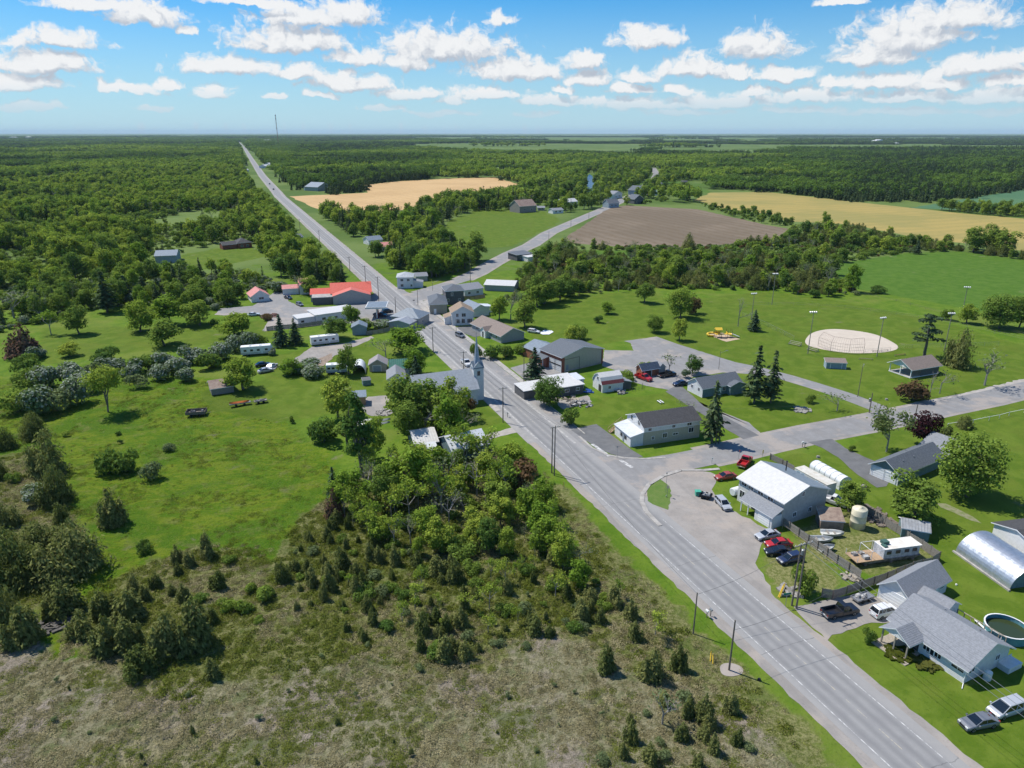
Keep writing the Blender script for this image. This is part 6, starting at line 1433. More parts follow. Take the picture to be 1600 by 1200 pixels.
def wheels(root, L, Wd, r, xs):
    for x in xs:
        for s in (-1, 1):
            mb = MB(); mb.lathe([(r*.62,-.11),(r*.96,-.105),(r,-.07),(r,.07),(r*.96,.105),(r*.62,.11)], 16, (L*x, s*(Wd/2-.10), r), 'y'); wh = mb.build('wheel', rubber, root)
            mb = MB(); mb.lathe([(r*.1,-.06),(r*.6,-.07),(r*.62,.0),(r*.6,.118 if s > 0 else .07),(r*.1,.10)] if s > 0 else [(r*.1,-.10),(r*.6,-.118),(r*.62,0),(r*.6,.07),(r*.1,.06)], 12, (L*x, s*(Wd/2-.10), r), 'y'); mb.build('rim', chrome, wh)
def car(kind, label, m, rear, front, cat='car', dz=0.05, name=None):
    a, b_ = GG(rear), GG(front); c = (a+b_)/2; c.z = dz; return car_at(kind, label, m, c, ang(a, b_), cat, name)
def car_at(kind, label, m, c, rz, cat='car', name=None):
    L, Wd, H, sil, gb, gr, belt = VK[kind]; t = thing(name or {'sedan': 'car', 'wagon': 'car'}.get(kind, kind if kind != 'suv' else 'sport_utility'), label, cat, c, rz); hw = Wd/2
    FOOT.append((c.x, c.y, 2.5))
    secs = []
    for x, z in sil:
        e = 1-.10*max(0, abs(x)-.40)/.1; y = hw*e; z0 = .27
        secs.append([(x*L, -y*.93, z0), (x*L, -y, z0+.22), (x*L, -y*.99, z*.80+.05), (x*L, -y*.90, z), (x*L, y*.90, z), (x*L, y*.99, z*.80+.05), (x*L, y, z0+.22), (x*L, y*.93, z0)])
    mb = MB(); n = 8
    for s0, s1 in zip(secs, secs[1:]):
        mb.add(s0+s1, [(i, (i+1) % n, (i+1) % n+n, i+n) for i in range(n)])
    mb.add(secs[0], [tuple(range(n))]); mb.add(secs[-1], [tuple(range(n-1, -1, -1))]); mb.build('body', m, t)
    wb, wr = hw*.90, hw*.72; zb, zr = belt-.02, H
    B_ = [(gb[0]*L,-wb,zb),(gb[1]*L,-wb,zb),(gb[1]*L,wb,zb),(gb[0]*L,wb,zb)]; T_ = [(gr[0]*L,-wr,zr-.07),(gr[1]*L,-wr,zr-.07),(gr[1]*L,wr,zr-.07),(gr[0]*L,wr,zr-.07)]
    V = B_+T_
    for nm, f in (('side_window', (0,1,5,4)), ('windscreen', (1,2,6,5)), ('side_window', (2,3,7,6)), ('rear_window', (3,0,4,7))):
        mb = MB(); q = [Vector(V[i]) for i in f]; nn = (q[1]-q[0]).cross(q[3]-q[0]).normalized()*.02; mb.add([tuple(p) for p in q]+[tuple(p-nn*2) for p in q], [(0,1,2,3),(7,6,5,4),(0,4,5,1),(1,5,6,2),(2,6,7,3),(3,7,4,0)]); mb.build(nm, carglass, t)
    mb = MB(); k_ = .93; mb.hexa([(x, y, z) for x, y, z in T_], [(x*.5+(gr[0]+gr[1])*L*.25+(x-(gr[0]+gr[1])*L*.5)*.40, y*k_, zr) for x, y, z in T_]); mb.build('roof', m, t)
    mb = MB()
    for i in range(4): mb.tube(B_[i], T_[i], .055, .045, 5)
    for y in (-1, 1):
        x0 = (gb[0]+gb[1])*.5*L; x1 = (gr[0]+gr[1])*.5*L; mb.tube((x0, y*wb, zb), (x1, y*wr, zr-.07), .05, .045, 5); mb.tube((gr[0]*L,y*wr,zr-.06),(gr[1]*L,y*wr,zr-.06),.05,.05,5)
        if kind in ('suv', 'minivan', 'wagon'): mb.tube((gb[0]*L*.62, y*wb, zb), (gr[0]*L*.66, y*wr, zr-.07), .05, .045, 5)
    mb.build('pillar', m, t)
    if kind == 'pickup':
        x0, x1 = -.5*L, -.05*L
        mb = MB(); mb.box(x0,-hw*.97,.45,x1,-hw*.85,1.18); mb.box(x0,hw*.85,.45,x1,hw*.97,1.18); mb.box(x0,-hw*.85,.45,x0+.09,hw*.85,1.15); mb.box(x1-.1,-hw*.85,.45,x1-.01,hw*.85,1.15); mb.box(x0+.09,-hw*.85,.5,x1-.1,hw*.85,.64); mb.build('cargo_bed', m, t)
        mb = MB(); mb.box(x0-.12,-hw*.9,.45,x0-.004,hw*.9,.62); mb.build('rear_bumper', chrome, t)
    wheels(t, L, Wd, .38 if kind == 'pickup' else .34, (-.30, .315))
    for s in (-1, 1):
        mb = MB(); mb.box(L*.475,s*hw*.62-.2,.60,L*.502,s*hw*.62+.2,.76); mb.build('headlight', lampglass, t)
        mb = MB(); mb.box(-L*.505,s*hw*.74-.12,.72,-L*.485,s*hw*.74+.12,.92); mb.build('tail_light', redglass, t)
        mb = MB(); mb.box(gb[1]*L-.35,s*(hw+.02),belt-.02,gb[1]*L-.15,s*(hw+.20) if s > 0 else s*(hw+.02)-.18+.0,belt+.12) if s > 0 else mb.box(gb[1]*L-.35,-(hw+.20),belt-.02,gb[1]*L-.15,-(hw+.02),belt+.12); mb.build('mirror', m, t)
    mb = MB(); mb.box(L*.492,-hw*.45,.42,L*.508,hw*.45,.62); mb.build('grille', black, t)
    mb = MB(); mb.box(-L*.512,-.26,.55 if kind == 'pickup' else .50,-L*.500,.26,.66); mb.build('number_plate', plastic_white, t)
    return t
car('pickup', 'black pickup truck parked nose-in on the gravel before the garage', black_p, (1287,965), (1336,955), 'pickup truck')
car('suv', 'white compact SUV with black sunroof parked before the double garage', white_p, (1363,965), (1399,955), 'SUV')
car('minivan', 'silver minivan on the lawn at the lower right corner', silver_p, (1598,1104), (1545,1121), 'minivan', .02)
car('sedan', 'dark grey sedan on the lawn at the lower right corner', grey_p, (1551,1129), (1504,1138), 'car', .02)
car('wagon', 'silver station wagon parked alone on the gravel lot', silver_p, (1120,781), (1139,801), 'car')
car('sedan', 'silver sedan at the top of the row of parked cars by the board fence', silver_p, (1213,837), (1184,843), 'car', .02)
car('sedan', 'bright red car second in the row of parked cars by the board fence', red_p, (1233,852), (1198,855), 'car', .02)
car('sedan', 'black sedan third in the row of parked cars by the board fence', black_p, (1234,866), (1198,866), 'car', .02)
car('wagon', 'dark blue hatchback at the lower end of the row of parked cars', navy_p, (1246,874), (1221,880), 'car', .02)
car('sedan', 'faded red old car in the grass at the left end of the workshop', oldred_p, (1147,746), (1119,750), 'car', .02)
car('pickup', 'red pickup truck behind the left end of the workshop', red_p, (1157,733), (1170,718), 'pickup truck', .02)
car('pickup', 'white pickup between the box trailer and a leafy tree', white_p, (1290,783), (1309,789), 'pickup truck', .02)
car('pickup', 'red pickup truck parked in front of the small brick garage', red_p, (994,589), (1017,597), 'pickup truck')
car('pickup', 'black pickup truck to the right of the small brick garage', black_p, (1030,590), (1054,586), 'pickup truck')
car('sedan', 'dark blue car parked at the white gable of the grey house', navy_p, (1071,601), (1055,603), 'car')
car('suv', 'grey SUV parked at the kerb before the long brown-roofed house', grey_p, (713,524), (725,529), 'SUV')
car('pickup', 'white pickup on the roadside behind the church steeple', white_p, (724,566), (733,574), 'pickup truck')
car('pickup', 'dark pickup at the pumps under the gas canopy', navy_p, (588,494), (601,495), 'pickup truck')
car('suv', 'small dark car beside the fuel pumps near the highway', black_p, (602,489), (609,488), 'SUV')
car('sedan', 'dark car on the grey drive behind the store', black_p, (447,466), (454,468), 'car')
car('wagon', 'dark grey car parked left of the grey store room', grey_p, (465,476), (472,479), 'car')
car('sedan', 'white car on the left part of the store car park', white_p, (391,494), (402,493), 'car')
car('sedan', 'black junk car in the yard below the white motorhome', black_p, (404,573), (418,571), 'car', .02)
car('sedan', 'white junk car in the yard, right of the black one', white_p, (419,578), (431,571), 'car', .02)
car('sedan', 'pale junk car in the yard, lowest of three', silver_p, (408,583), (422,580), 'car', .02)
car('suv', 'dark car far up the highway in the right lane', black_p, (428,297), (427,296), 'car')
car('suv', 'dark car far up the highway, the farther of two', black_p, (421.6,288.5), (421,287.6), 'car')
car('wagon', 'white-covered car on the green lot beside a white tarpaulin', white_p, (826,519), (842,521), 'car', .02)
mb = MB(); p0 = GG((843,521)); Q = [GG(q)-p0 for q in [(843,521),(850,516),(862,517),(865,519),(858,523),(848,523)]]; mb.add([(q.x,q.y,.08) for q in Q]+[(q.x,q.y,.14) for q in Q], [tuple(range(5,-1,-1)), tuple(range(6,12))]+[(i,(i+1)%6,(i+1)%6+6,i+6) for i in range(6)])
o = mb.build('tarpaulin', tarp_white); o.location = p0; tag(o, 'white tarpaulin spread on the green lot beside the covered car', 'tarpaulin')
def camper(label, a, b_, h, stripe, kind='caravan', w_=2.5, front=True):
    A, B = GG(a), GG(b_); L = (B-A).length; t = thing(kind, label, kind.replace('_', ' '), A, ang(A, B)); FOOT.append(((A+B).x/2, (A+B).y/2, L/2+1))
    mb = MB(); pr = [(0,.55),(L*.97,.55),(L,.9),(L,h*.55),(L*.94,h),(.15,h),(0,h-.2)] if front else [(0,.5),(L,.5),(L,h),(0,h)]
    mb.prism(pr, 0, w_, 'y'); mb.build('body', plastic_white, t)
    mb = MB(); mb.box(0.02,-.02,1.0,L*.97,-.004,1.18); mb.box(0.02,-.02,.62,L*.97,-.004,.78); mb.build('stripe', stripe, t)
    for x in (.14, .34, .55, .80):
        mb = MB(); mb.box(L*x-.45,-.03,1.6,L*x+.45,-.005,2.25); mb.build('window', glass, t)
    if front: mb = MB(); mb.box(L+.002,.3,1.3,L+.03,w_-.3,h*.54); mb.build('windscreen', glass, t)
    mb = MB(); mb.box(L*.66-.3,-.03,.7,L*.66+.3,-.004,2.35); mb.build('door', door_white, t)
    for x in (.3, .62):
        mb = MB(); mb.box(L*x-.35,w_*.3,h,L*x+.35,w_*.6,h+.22); mb.build('roof_unit', tarp_white, t)
    for x in ((.25, .82) if front else (.5, .6)):
        for y in (.15, w_-.15): mb = MB(); mb.lathe([(.22,-.1),(.36,-.09),(.36,.09),(.22,.1)], 12, (L*x,y,.37), 'y'); mb.build('wheel', rubber, t)
    return t
camper('white motorhome with dark striping beside the lilac hedge', (377,557.5), (427,553.5), 3.2, steel, 'motorhome')
camper('white travel trailer with roof units on the gravel pad', (487,541.5), (530,536.5), 3.2, steel, 'caravan', front=False)
camper('white camper van with blue stripes in the village yard', (510,585.5), (543,583.5), 3.0, plastic_blue, 'motorhome')
def wagon_cart(name, label, a, b_, D, h, m, load=None, lm=None, cat='trailer'):
    A, B = GG(a), GG(b_); L = (B-A).length; t = thing(name, label, cat, A, ang(A, B)); FOOT.append(((A+B).x/2, (A+B).y/2, 3))
    mb = MB(); mb.box(0,0,.5,L,D,.62); mb.build('deck', m, t)
    for q in ((0,0,L,.06),(0,D-.06,L,D),(0,.06,.06,D-.06),(L-.06,.06,L,D-.06)):
        mb = MB(); mb.box(q[0],q[1],.62,q[2],q[3],h); mb.build('side_board', m, t)
    for x in (.3, .7):
        for y in (0, D): mb = MB(); mb.lathe([(.15,-.08),(.32,-.08),(.32,.08),(.15,.08)], 10, (L*x,y,.33), 'y'); mb.build('wheel', rubber, t)
    mb = MB(); mb.tube((L,D/2,.5),(L+1.2,D/2,.45),.05,.05,5); mb.build('drawbar', steel, t)
    if load: mb = MB(); load(mb, L, D); mb.build('load', lm, t)
    return t
def lumps(mb, L, D):
    for _ in range(9): x, y = R.uniform(.2, L-.8), R.uniform(.1, D-.7); s = R.uniform(.3, .8); mb.hexa([(x,y,.62),(x+s,y,.62),(x+s,y+s*.8,.62),(x,y+s*.8,.62)], [(x+.1,y+.05,.62+s*.7),(x+s*.8,y+.1,.62+s*.5),(x+s*.7,y+s*.6,.62+s*.7),(x+.1,y+s*.7,.62+s*.5)])
def canoe(mb, L, D=1.0, z=.62, y0=.5, w_=.42):
    for k in range(10):
        u0, u1 = k/10, (k+1)/10; f = lambda u: w_*math.sin(math.pi*min(max(u, .03), .97))**.6
        mb.add([(L*u0,y0-f(u0),z),(L*u1,y0-f(u1),z),(L*u1,y0,z+.38),(L*u0,y0,z+.38),(L*u1,y0+f(u1),z),(L*u0,y0+f(u0),z)], [(0,1,2,3),(3,2,4,5)])
wagon_cart('hay_wagon', 'dark old flat wagon piled with scrap in the left meadow', (290,652), (321,650), 2.8, 1.3, wood_pole, lumps, junk_mix)
wagon_cart('utility_trailer', 'flat trailer carrying an orange canoe on the mown meadow', (359,636.5), (392,632), 1.6, .75, steel, lambda mb, L, D: canoe(mb, L*.95, D, .75, .8), plastic_orange)
wagon_cart('utility_trailer', 'small trailer with dark scrap behind the orange canoe trailer', (398,632), (418,629), 1.5, .8, wood_old, lumps, junk_mix)
wagon_cart('boat_trailer', 'boat trailer with dark gear in front of the double garage', (1340,946), (1366,938), 1.6, .8, steel, lumps, junk_mix)
wagon_cart('junk_trailer', 'trailer heaped with black and white scrap on the gravel lot', (1092,779), (1110,783), 1.8, .9, black, lumps, junk_mix)
o = MB().box(-.5,-.5,0,.5,.5,1.0).box(-.6,-.55,1.0,.6,.55,1.08).box(-.45,.5,.3,.45,.56,.8).build('water_bin', plastic_green); o.location = GG((1090,774)); tag(o, 'pale green bin beside the scrap trailer on the gravel lot', 'bin')
def boat(label, a, b_, m, w_=.95, dz=0):
    A, B = GG(a), GG(b_); L = (B-A).length; t = thing('boat', label, 'boat', (A.x, A.y, dz), ang(A, B)); n = 10; secs = []
    for k in range(n+1):
        u = k/n; f = w_*(1-max(0, u-.45)**2*3.2); f = max(f, .03); z1 = .75+.25*u*u; secs.append([(L*u,-f,z1),(L*u,-f*.75,.15+.25*u*u),(L*u,f*.75,.15+.25*u*u),(L*u,f,z1),(L*u,f*.85,z1-.02),(L*u,f*.6,.32+.25*u*u),(L*u,-f*.6,.32+.25*u*u),(L*u,-f*.85,z1-.02)])
    mb = MB()
    for s0, s1 in zip(secs, secs[1:]): mb.add(s0+s1, [(i,(i+1)%8,(i+1)%8+8,i+8) for i in range(8)])
    mb.add(secs[0], [tuple(range(8))]); mb.build('hull', m, t)
    for u in (.25, .55): mb = MB(); mb.box(L*u,-w_*.8,.55,L*u+.35,w_*.8,.62); mb.build('seat', wood_old, t)
    return t
hullw = mat('boat_white', (.62,.62,.58), color2=(.40,.40,.37), scale=1.5); hullg = mat('boat_grey', (.30,.32,.32), color2=(.42,.44,.44), scale=1.5)
boat('white boat hull lying in the fenced yard below the brown shed', (1283,836), (1318,838), hullw)
boat('grey open boat beside the board fence in the yard', (1265,846), (1301,847), hullg)
boat('dark round-bowed dinghy below the grey open boat in the yard', (1280,862), (1303,858), hullg, .8)
for i, (a, b_, lb) in enumerate([((586,659),(610,655),'grey upturned canoe on the lawn, the farther of two'), ((585,664),(609,660),'grey upturned canoe on the lawn, the nearer of two')]):
    A, B = GG(a), GG(b_); mb = MB(); canoe(mb, (B-A).length, 1, .05, 0, .45); o = mb.build('canoe', hullg); o.location = A; o.rotation_euler = (0,0,ang(A,B)); tag(o, lb, 'canoe')
# ------------------------------------------------------------------ poles, wires, lamps, signs
RANG = math.atan2(RD[1], RD[0])
TOPS = {}
def pole(key, bx, by, ty, label, arm=0, tr=False, name='utility_pole', r=.15, cat='utility pole', rz=None, lamp=False):
    p = GG((bx, by)); h = hgt(p.x, p.y, ty); o = thing(name, label, cat, p, RANG if rz is None else rz)
    FOOT.append((p.x, p.y, .5))
    MB().tube((0,0,0),(0,0,h),r,r*.7,8).build('shaft', wood_pole, o)
    for k in range(arm):
        z_ = h-.35-k*1.1; mb = MB(); mb.box(-.07,-1.2,z_-.06,.07,1.2,z_+.06); ar = mb.build('crossarm', wood_old, o)
        for y in (-1.05, -.4, .4, 1.05): MB().lathe([(.05,0),(.07,.08),(.04,.2)], 6, (0,y,z_+.06)).build('insulator', plastic_white, ar)
    if tr:
        MB().lathe([(.25,0),(.3,.06),(.3,.9),(.15,1.0)], 12, (.42,0,h-2.6)).build('transformer', steel, o)
    if lamp:
        MB().tube((0,0,h-.8),(0,-2.2,h-.2),.04,.04,5).build('lamp_arm', steel, o); MB().box(-.12,-2.8,h-.28,.12,-2.1,h-.12).build('lamp_head', steel, o)
    TOPS[key] = Vector((p.x, p.y, h)); return o
pole('a1',862,739,667,'left one of the twin dark poles at the highway edge above the junction',0)
pole('a2',866,743,665,'right one of the twin poles at the highway edge, with a crossarm',1)
pole('b',1083,990,926,'thin dark pole on the verge left of the lower highway',0,r=.12)
pole('c',1139,1047,969,'dark pole in a pale gravel patch left of the lower highway',0,r=.14)
pole('d1',1237,946,849,'left one of the twin poles right of the lower highway',1)
pole('d2',1244,951,846,'right one of the twin poles right of the lower highway, with transformer',1,True)
pole('e',786,660,605,'pole with crossarm on the church lawn corner',1)
pole('f',725,590,549,'pole with crossarm behind the church steeple',1)
pole('g',677,551,511,'pole on the left side of the village street by the bright tree',1)
pole('h',818.5,604,559,'pale pole at the fire hall drive',0)
pole('i',643,496,481,'short pole with crossarm by the pyramid-roofed house',1,r=.12)
pole('j',618.5,489,464,'pole on the highway edge beyond the gas canopy',0)
pole('k',592,471,432,'tall pole between the red store and the highway',1)
pole('l',573,464,415,'tallest dark pole in front of the red store roof',1)
pole('m',547,425,401,'pole at the highway edge above the red store',1)
pole('n',653,477,453,'pole on the pavement at the crossroads corner',0,r=.12)
pole('o',735,442,402,'tall thin pole beside the second road',0)
pole('p',500,384,360,'pole on the left edge of the highway among trees',1)
pole('q',469,360,342,'pole on the left edge of the highway, farther up',1)
pole('r',857.5,378,361,'pole beside the second road near the ploughed field',0)
pole('s',892,354,340,'pole beside the second road, middle of three',0)
pole('t',920,342,329,'pole beside the second road, farthest of three',0)
pole('u',1118,694,636,'left one of twin poles at the end of the corner building',0)
pole('v',1123,693,645,'right one of twin poles at the end of the corner building',0)
pole('w',1358,645,614,'pole with lamp head at the mouth of the park lane',0,True)
pole('x',1428,661,632,'plain pole beside the side road behind the copper-leaved tree',0)
pole('y',713,523,498,'slim street lamp before the two-storey white house',0,name='street_lamp',cat='street lamp',r=.08,lamp=True)
pole('z',1340,620,572,'street lamp with a curved arm on the park lawn',0,name='street_lamp',cat='street lamp',r=.10,lamp=True,rz=2.6)
pole('aa',676,455,439,'street lamp left of the bush at the crossroads',0,name='street_lamp',cat='street lamp',r=.08,lamp=True)
pole('bb',1123,577,548,'thin lamp pole at the edge of the car park',0,name='street_lamp',cat='street lamp',r=.07,lamp=True)
mb = MB()
def wire(a, b_, label, sag=.9, r=.022, dz=0, off=0):
    a = Vector(a)+Vector((0,0,dz)); b_ = Vector(b_)+Vector((0,0,dz)); d = (b_-a); s = Vector((d.y,-d.x,0)).normalized()*off; a += s; b_ += s
    pts = [a.lerp(b_, k/10)-Vector((0,0,sag*4*(k/10)*(1-k/10))) for k in range(11)]; o = MB().path([p-a for p in pts], r, 4).build('overhead_wire', mat('cable', (.10,.10,.10))); o.location = a
    tag(o, label, 'wire', 'overhead wires'); return o
wireE = Vector((TOPS['d2'].x+RD[0]*-62, TOPS['d2'].y-62*RD[1], 10.0))
for k, o_ in enumerate((-1.05, 0, 1.05)):
    q = wire(TOPS['d2'], wireE+Vector((0,0,0)), ('left', 'middle', 'right')[k]+' one of three pale wires crossing above the bungalow lawn', 1.0, .026, -.2, o_); q.data.materials.clear(); q.data.materials.append(steel)
wire(TOPS['b'], TOPS['d1'], 'single wire spanning the highway from the thin verge pole', .8, .02, -.3)
wire(TOPS['c'], TOPS['d2']+Vector((3,-6,-2)), 'single wire spanning the highway from the pole in the gravel patch', .8, .02, -1.6)
wire(TOPS['b'], TOPS['a2'], 'long wire along the left verge of the highway', 1.4, .02, -.2)
for k, o_ in enumerate((-.9, .9)):
    for a, b_ in (('a2','e'), ('e','f'), ('f','g'), ('g','j'), ('j','k'), ('k','l'), ('l','m')):
        wire(TOPS[a], TOPS[b_], f'{("left","right")[k]} wire between {dict(a2="the junction and the church lawn", e="the church lawn and the steeple", f="the steeple and the bright tree", g="the bright tree and the gas canopy", j="the gas canopy and the store", k="the two tall store poles", l="the store and the pole above it")[a]}', .7, .02, -.2, o_)
wire(TOPS['a1'], TOPS['u'], 'wire spanning from the junction twin poles to the corner building', 1.0, .014, -.3)
wire(TOPS['u'], TOPS['w'], 'wire along the side road from the corner building to the park lane', 1.2, .014, -.3)
# floodlights of the ball field
for i, (bx, by, ty, lb) in enumerate([(1262,553,488,'floodlight mast at the left foul line of the ball field'),(1370,557,497,'floodlight mast behind the home bench of the ball field'),(1475,550,490,'floodlight mast between two dark conifers right of the ball field'),(1503,490,449,'floodlight mast in the far right outfield'),(1206,476,428,'floodlight mast in the far left outfield before the woods'),(1174,500,459,'floodlight mast beside the small spruce near the playground')]):
    p = GG((bx, by)); h = hgt(p.x, p.y, ty); o = thing('floodlight_mast', lb, 'floodlight', p, R.uniform(-.4, .4)); MB().tube((0,0,0),(0,0,h),.16,.10,8).build('mast', wood_old, o)
    mb = MB(); mb.box(-1.2,-.06,h-.3,1.2,.06,h-.2); mb.build('crossarm', steel, o)
    for x in (-1.0, -.35, .35, 1.0): MB().lathe([(.12,-.25),(.30,.12),(.30,.2)], 10, (x,.1,h+.05), 'y').build('lamp', lampglass, o)
# backstop, benches, bleachers, fence lines
bs = GG((1315,552)); bk = thing('backstop', 'wire mesh backstop with slanted top behind home plate', 'backstop', bs)
BP = [GG(q)-bs for q in [(1278,541),(1297,549),(1326,553.5),(1349,552)]]; hb_ = 3.2
cage = mat('cage_wire', (.30,.20,.17), rough=.6)
ctr = GG((1330,535))-bs; TP = []
for q in BP: d = (ctr-q); d.z = 0; TP.append(q+d.normalized()*1.6+Vector((0,0,hb_+1.7)))
for q in BP: MB().tube(q, q+Vector((0,0,hb_)), .06, .06, 5).build('post', cage, bk)
for q, t_ in zip(BP, TP): MB().tube(q+Vector((0,0,hb_)), t_, .05, .05, 5).build('slanted_post', cage, bk)
for i in range(3):
    mb = MB(); a, b_, c_, d_ = BP[i], BP[i+1], TP[i], TP[i+1]; up = Vector((0,0,1))
    for k in range(4): z_ = up*(hb_*k/3+.05); mb.tube(a+z_, b_+z_, .035, .035, 4)
    mb.tube(c_, d_, .045, .045, 4)
    for k in range(9): u = k/8; mb.tube(a.lerp(b_, u), a.lerp(b_, u)+up*hb_, .02, .02, 3); mb.tube(a.lerp(b_, u)+up*hb_, c_.lerp(d_, u), .02, .02, 3)
    mb.build('mesh_panel', cage, bk)
def rails(name, label, pts, h, m, st=3.0, bars=(1.0,), cat='fence', r=.04, mesh_=0):
    P_ = [GG(q) for q in pts]; f = thing(name, label, cat, P_[0]); o0 = P_[0]
    for a, b_ in zip(P_, P_[1:]):
        n = max(1, round((b_-a).length/st))
        for k in range(n+1):
            q = a.lerp(b_, k/n)-o0; MB().tube(q, q+Vector((0,0,h)), r, r, 5).build('post', m, f)
        for z_ in bars:
            mb = MB(); mb.tube(a-o0+Vector((0,0,h*z_)), b_-o0+Vector((0,0,h*z_)), r*.7, r*.7, 4); mb.build('rail', m, f)
        if mesh_:
            mb = MB(); L = (b_-a).length; k = 0
            while k*mesh_ < L: q = a.lerp(b_, k*mesh_/L)-o0; mb.tube(q, q+Vector((0,0,h)), .008, .008, 3, None, False); k += 1
            for z_ in (.25, .5, .75): mb.tube(a-o0+Vector((0,0,h*z_)), b_-o0+Vector((0,0,h*z_)), .008, .008, 3, None, False)
            mb.build('wire_mesh', m, f)
    return f
rails('bench_fence', 'low pipe fence around the right players bench', [(1351,552),(1363,551),(1391,549)], 1.4, steel, 3, (1.0,.5), mesh_=.5)
rails('field_fence', 'wire fence along the left foul line of the ball field', [(1240,531),(1200,511),(1160,494)], 1.5, steel, 6, (1.0,), mesh_=.9)
rails('field_fence', 'wire fence behind the far outfield of the ball field', [(1160,478),(1240,477),(1320,482),(1400,492),(1470,503),(1600,532)], 1.3, wood_old, 9, (1.0,.5))
rails('field_fence', 'wire fence from the right foul line to the ragged pine', [(1402,546),(1425,544),(1470,543),(1560,540)], 1.4, steel, 6, (1.0,), mesh_=.9)
rails('pasture_fence', 'post fence along the far edge of the ball field meadow', [(1345,460),(1400,472),(1470,490),(1540,508),(1600,525)], 1.3, wood_pole, 8, (.9,.5))
def bench(label, a, b_, name='bench', cat='bench', rows=1, m=None):
    A, B = GG(a), GG(b_); L = (B-A).length; t = thing(name, label, cat, A, ang(A, B))
    for k in range(rows):
        MB().box(0,k*.7,.42+k*.35,L,k*.7+.32,.48+k*.35).build('seat', m or wood_pale, t)
        for x in (.1, L-.2): MB().box(x,k*.7+.05,0,x+.1,k*.7+.25,.42+k*.35).build('leg', steel, t)
    return t
bench('small bleacher on the left side of the ball field, the left one', (1231,538), (1249,542), 'bleacher', 'bleacher', 3)
bench('small bleacher beside the left floodlight mast', (1260,547), (1275,551), 'bleacher', 'bleacher', 3)
bench('long pale players bench on the right of the backstop', (1364,550), (1388,548.5))
bench('dark low bench on the lawn between booth and pavilion', (1342,562), (1364,563), m=wood_pole)
bench('low dark table bench by the ragged pine', (1398,557), (1415,555), m=mat('bench_red', (.17,.07,.05)))
bench('white plank seat on the mown lawn behind the corner building, left of two', (1026,628), (1032,632), m=plastic_white)
bench('white plank seat on the mown lawn behind the corner building, right of two', (1030,627.5), (1036,631.5), m=plastic_white)
rails('ranch_fence', 'white post fence along the paddock beside the side road', [(1480,668),(1520,662),(1545,657),(1561,654),(1576,650),(1600,645)], 1.2, trim_white, 5.5, (.9,), r=.07)
# playground
pg = thing('playground', 'yellow playground climbing frame with a white slide on sand', 'playground', GG((1131,527)))
for x in (-3.2, -1.2, 1.0, 2.6):
    for y in (-1, 1): MB().tube((x,y,0),(x,y,3.0),.07,.07,6).build('post', mat('post_maroon', (.20,.10,.07)), pg)
MB().box(-3.3,-1.1,1.2,-1.1,1.1,1.35).box(.9,-1.1,1.2,2.7,1.1,1.35).build('platform', plastic_yellow, pg)
MB().box(-1.2,-.6,1.15,1.0,.6,1.25).build('bridge', plastic_yellow, pg)
mb = MB(); mb.prism([(-1.2,3.0),(1.2,3.0),(0,3.7)], -3.4, -1.0, 'x'); mb.build('tower_roof', plastic_yellow, pg)
mb = MB(); mb.prism([(2.7,1.25),(5.6,.15),(5.6,.30),(2.7,1.45)], -.45, .45, 'y'); mb.box(2.7,-.5,1.3,3.0,-.44,1.8); mb.build('slide', plastic_white, pg)
mb = MB(); mb.path([(-3.4+1.1*math.cos(a)-1.1, 1.6+1.1*math.sin(a), 1.2-.12*k) for k, a in enumerate([i*.7 for i in range(9)])], .38, 8); mb.build('spiral_slide', plastic_yellow, pg)
MB().box(.9,-1.05,1.35,.96,1.05,2.0).box(-3.3,1.0,1.35,-1.1,1.06,2.0).build('panel', plastic_yellow, pg)
# pool behind the bungalow
p = GG((1571,990)); po = thing('swimming_pool', 'round above-ground pool with dark green water behind the bungalow', 'pool', p); FOOT.append((p.x, p.y, 4.2)); rp_ = 2.9
mb = MB(); n = 28
for i in range(n):
    a0, a1 = 2*math.pi*i/n, 2*math.pi*(i+1)/n; c = lambda a, r, z_: (r*math.cos(a), r*math.sin(a), z_)
    mb.add([c(a0,rp_,0),c(a1,rp_,0),c(a1,rp_,1.3),c(a0,rp_,1.3),c(a1,rp_-.06,1.3),c(a0,rp_-.06,1.3),c(a1,rp_-.06,.1),c(a0,rp_-.06,.1)], [(0,1,2,3),(5,4,6,7)])
mb.build('wall', mat('pool_liner', (.06,.22,.26), color2=(.16,.33,.36), scale=.8), po)
mb = MB()
for i in range(n):
    a0, a1 = 2*math.pi*i/n, 2*math.pi*(i+1)/n; mb.add([(r*math.cos(a), r*math.sin(a), z_) for z_ in (1.3,1.36) for r in (rp_-.12, rp_+.08) for a in (a0, a1)], [(0,1,3,2),(4,6,7,5),(0,4,5,1),(2,3,7,6)])
mb.build('rim', plastic_white, po)
pw = bpy.data.materials.new('pool_water'); pw.use_nodes = True; b = pw.node_tree.nodes['Principled BSDF']; b.inputs['Base Color'].default_value = (.035,.05,.018,1); b.inputs['Roughness'].default_value = .08
MB().lathe([(rp_-.08,.6),(rp_-.08,.66)], n).build('water', pw, po)
MB().tube((-2.6,-2.5,.0),(-2.2,-2.1,1.5),.04,.04,5).tube((-2.2,-2.9,.0),(-1.8,-2.5,1.5),.04,.04,5).box(-2.6,-2.75,.7,-2.1,-2.4,.76).build('ladder', plastic_white, po)
bench('cluttered pale deck bench between bungalow and pool', (1521,972), (1545,995), m=plastic_white)
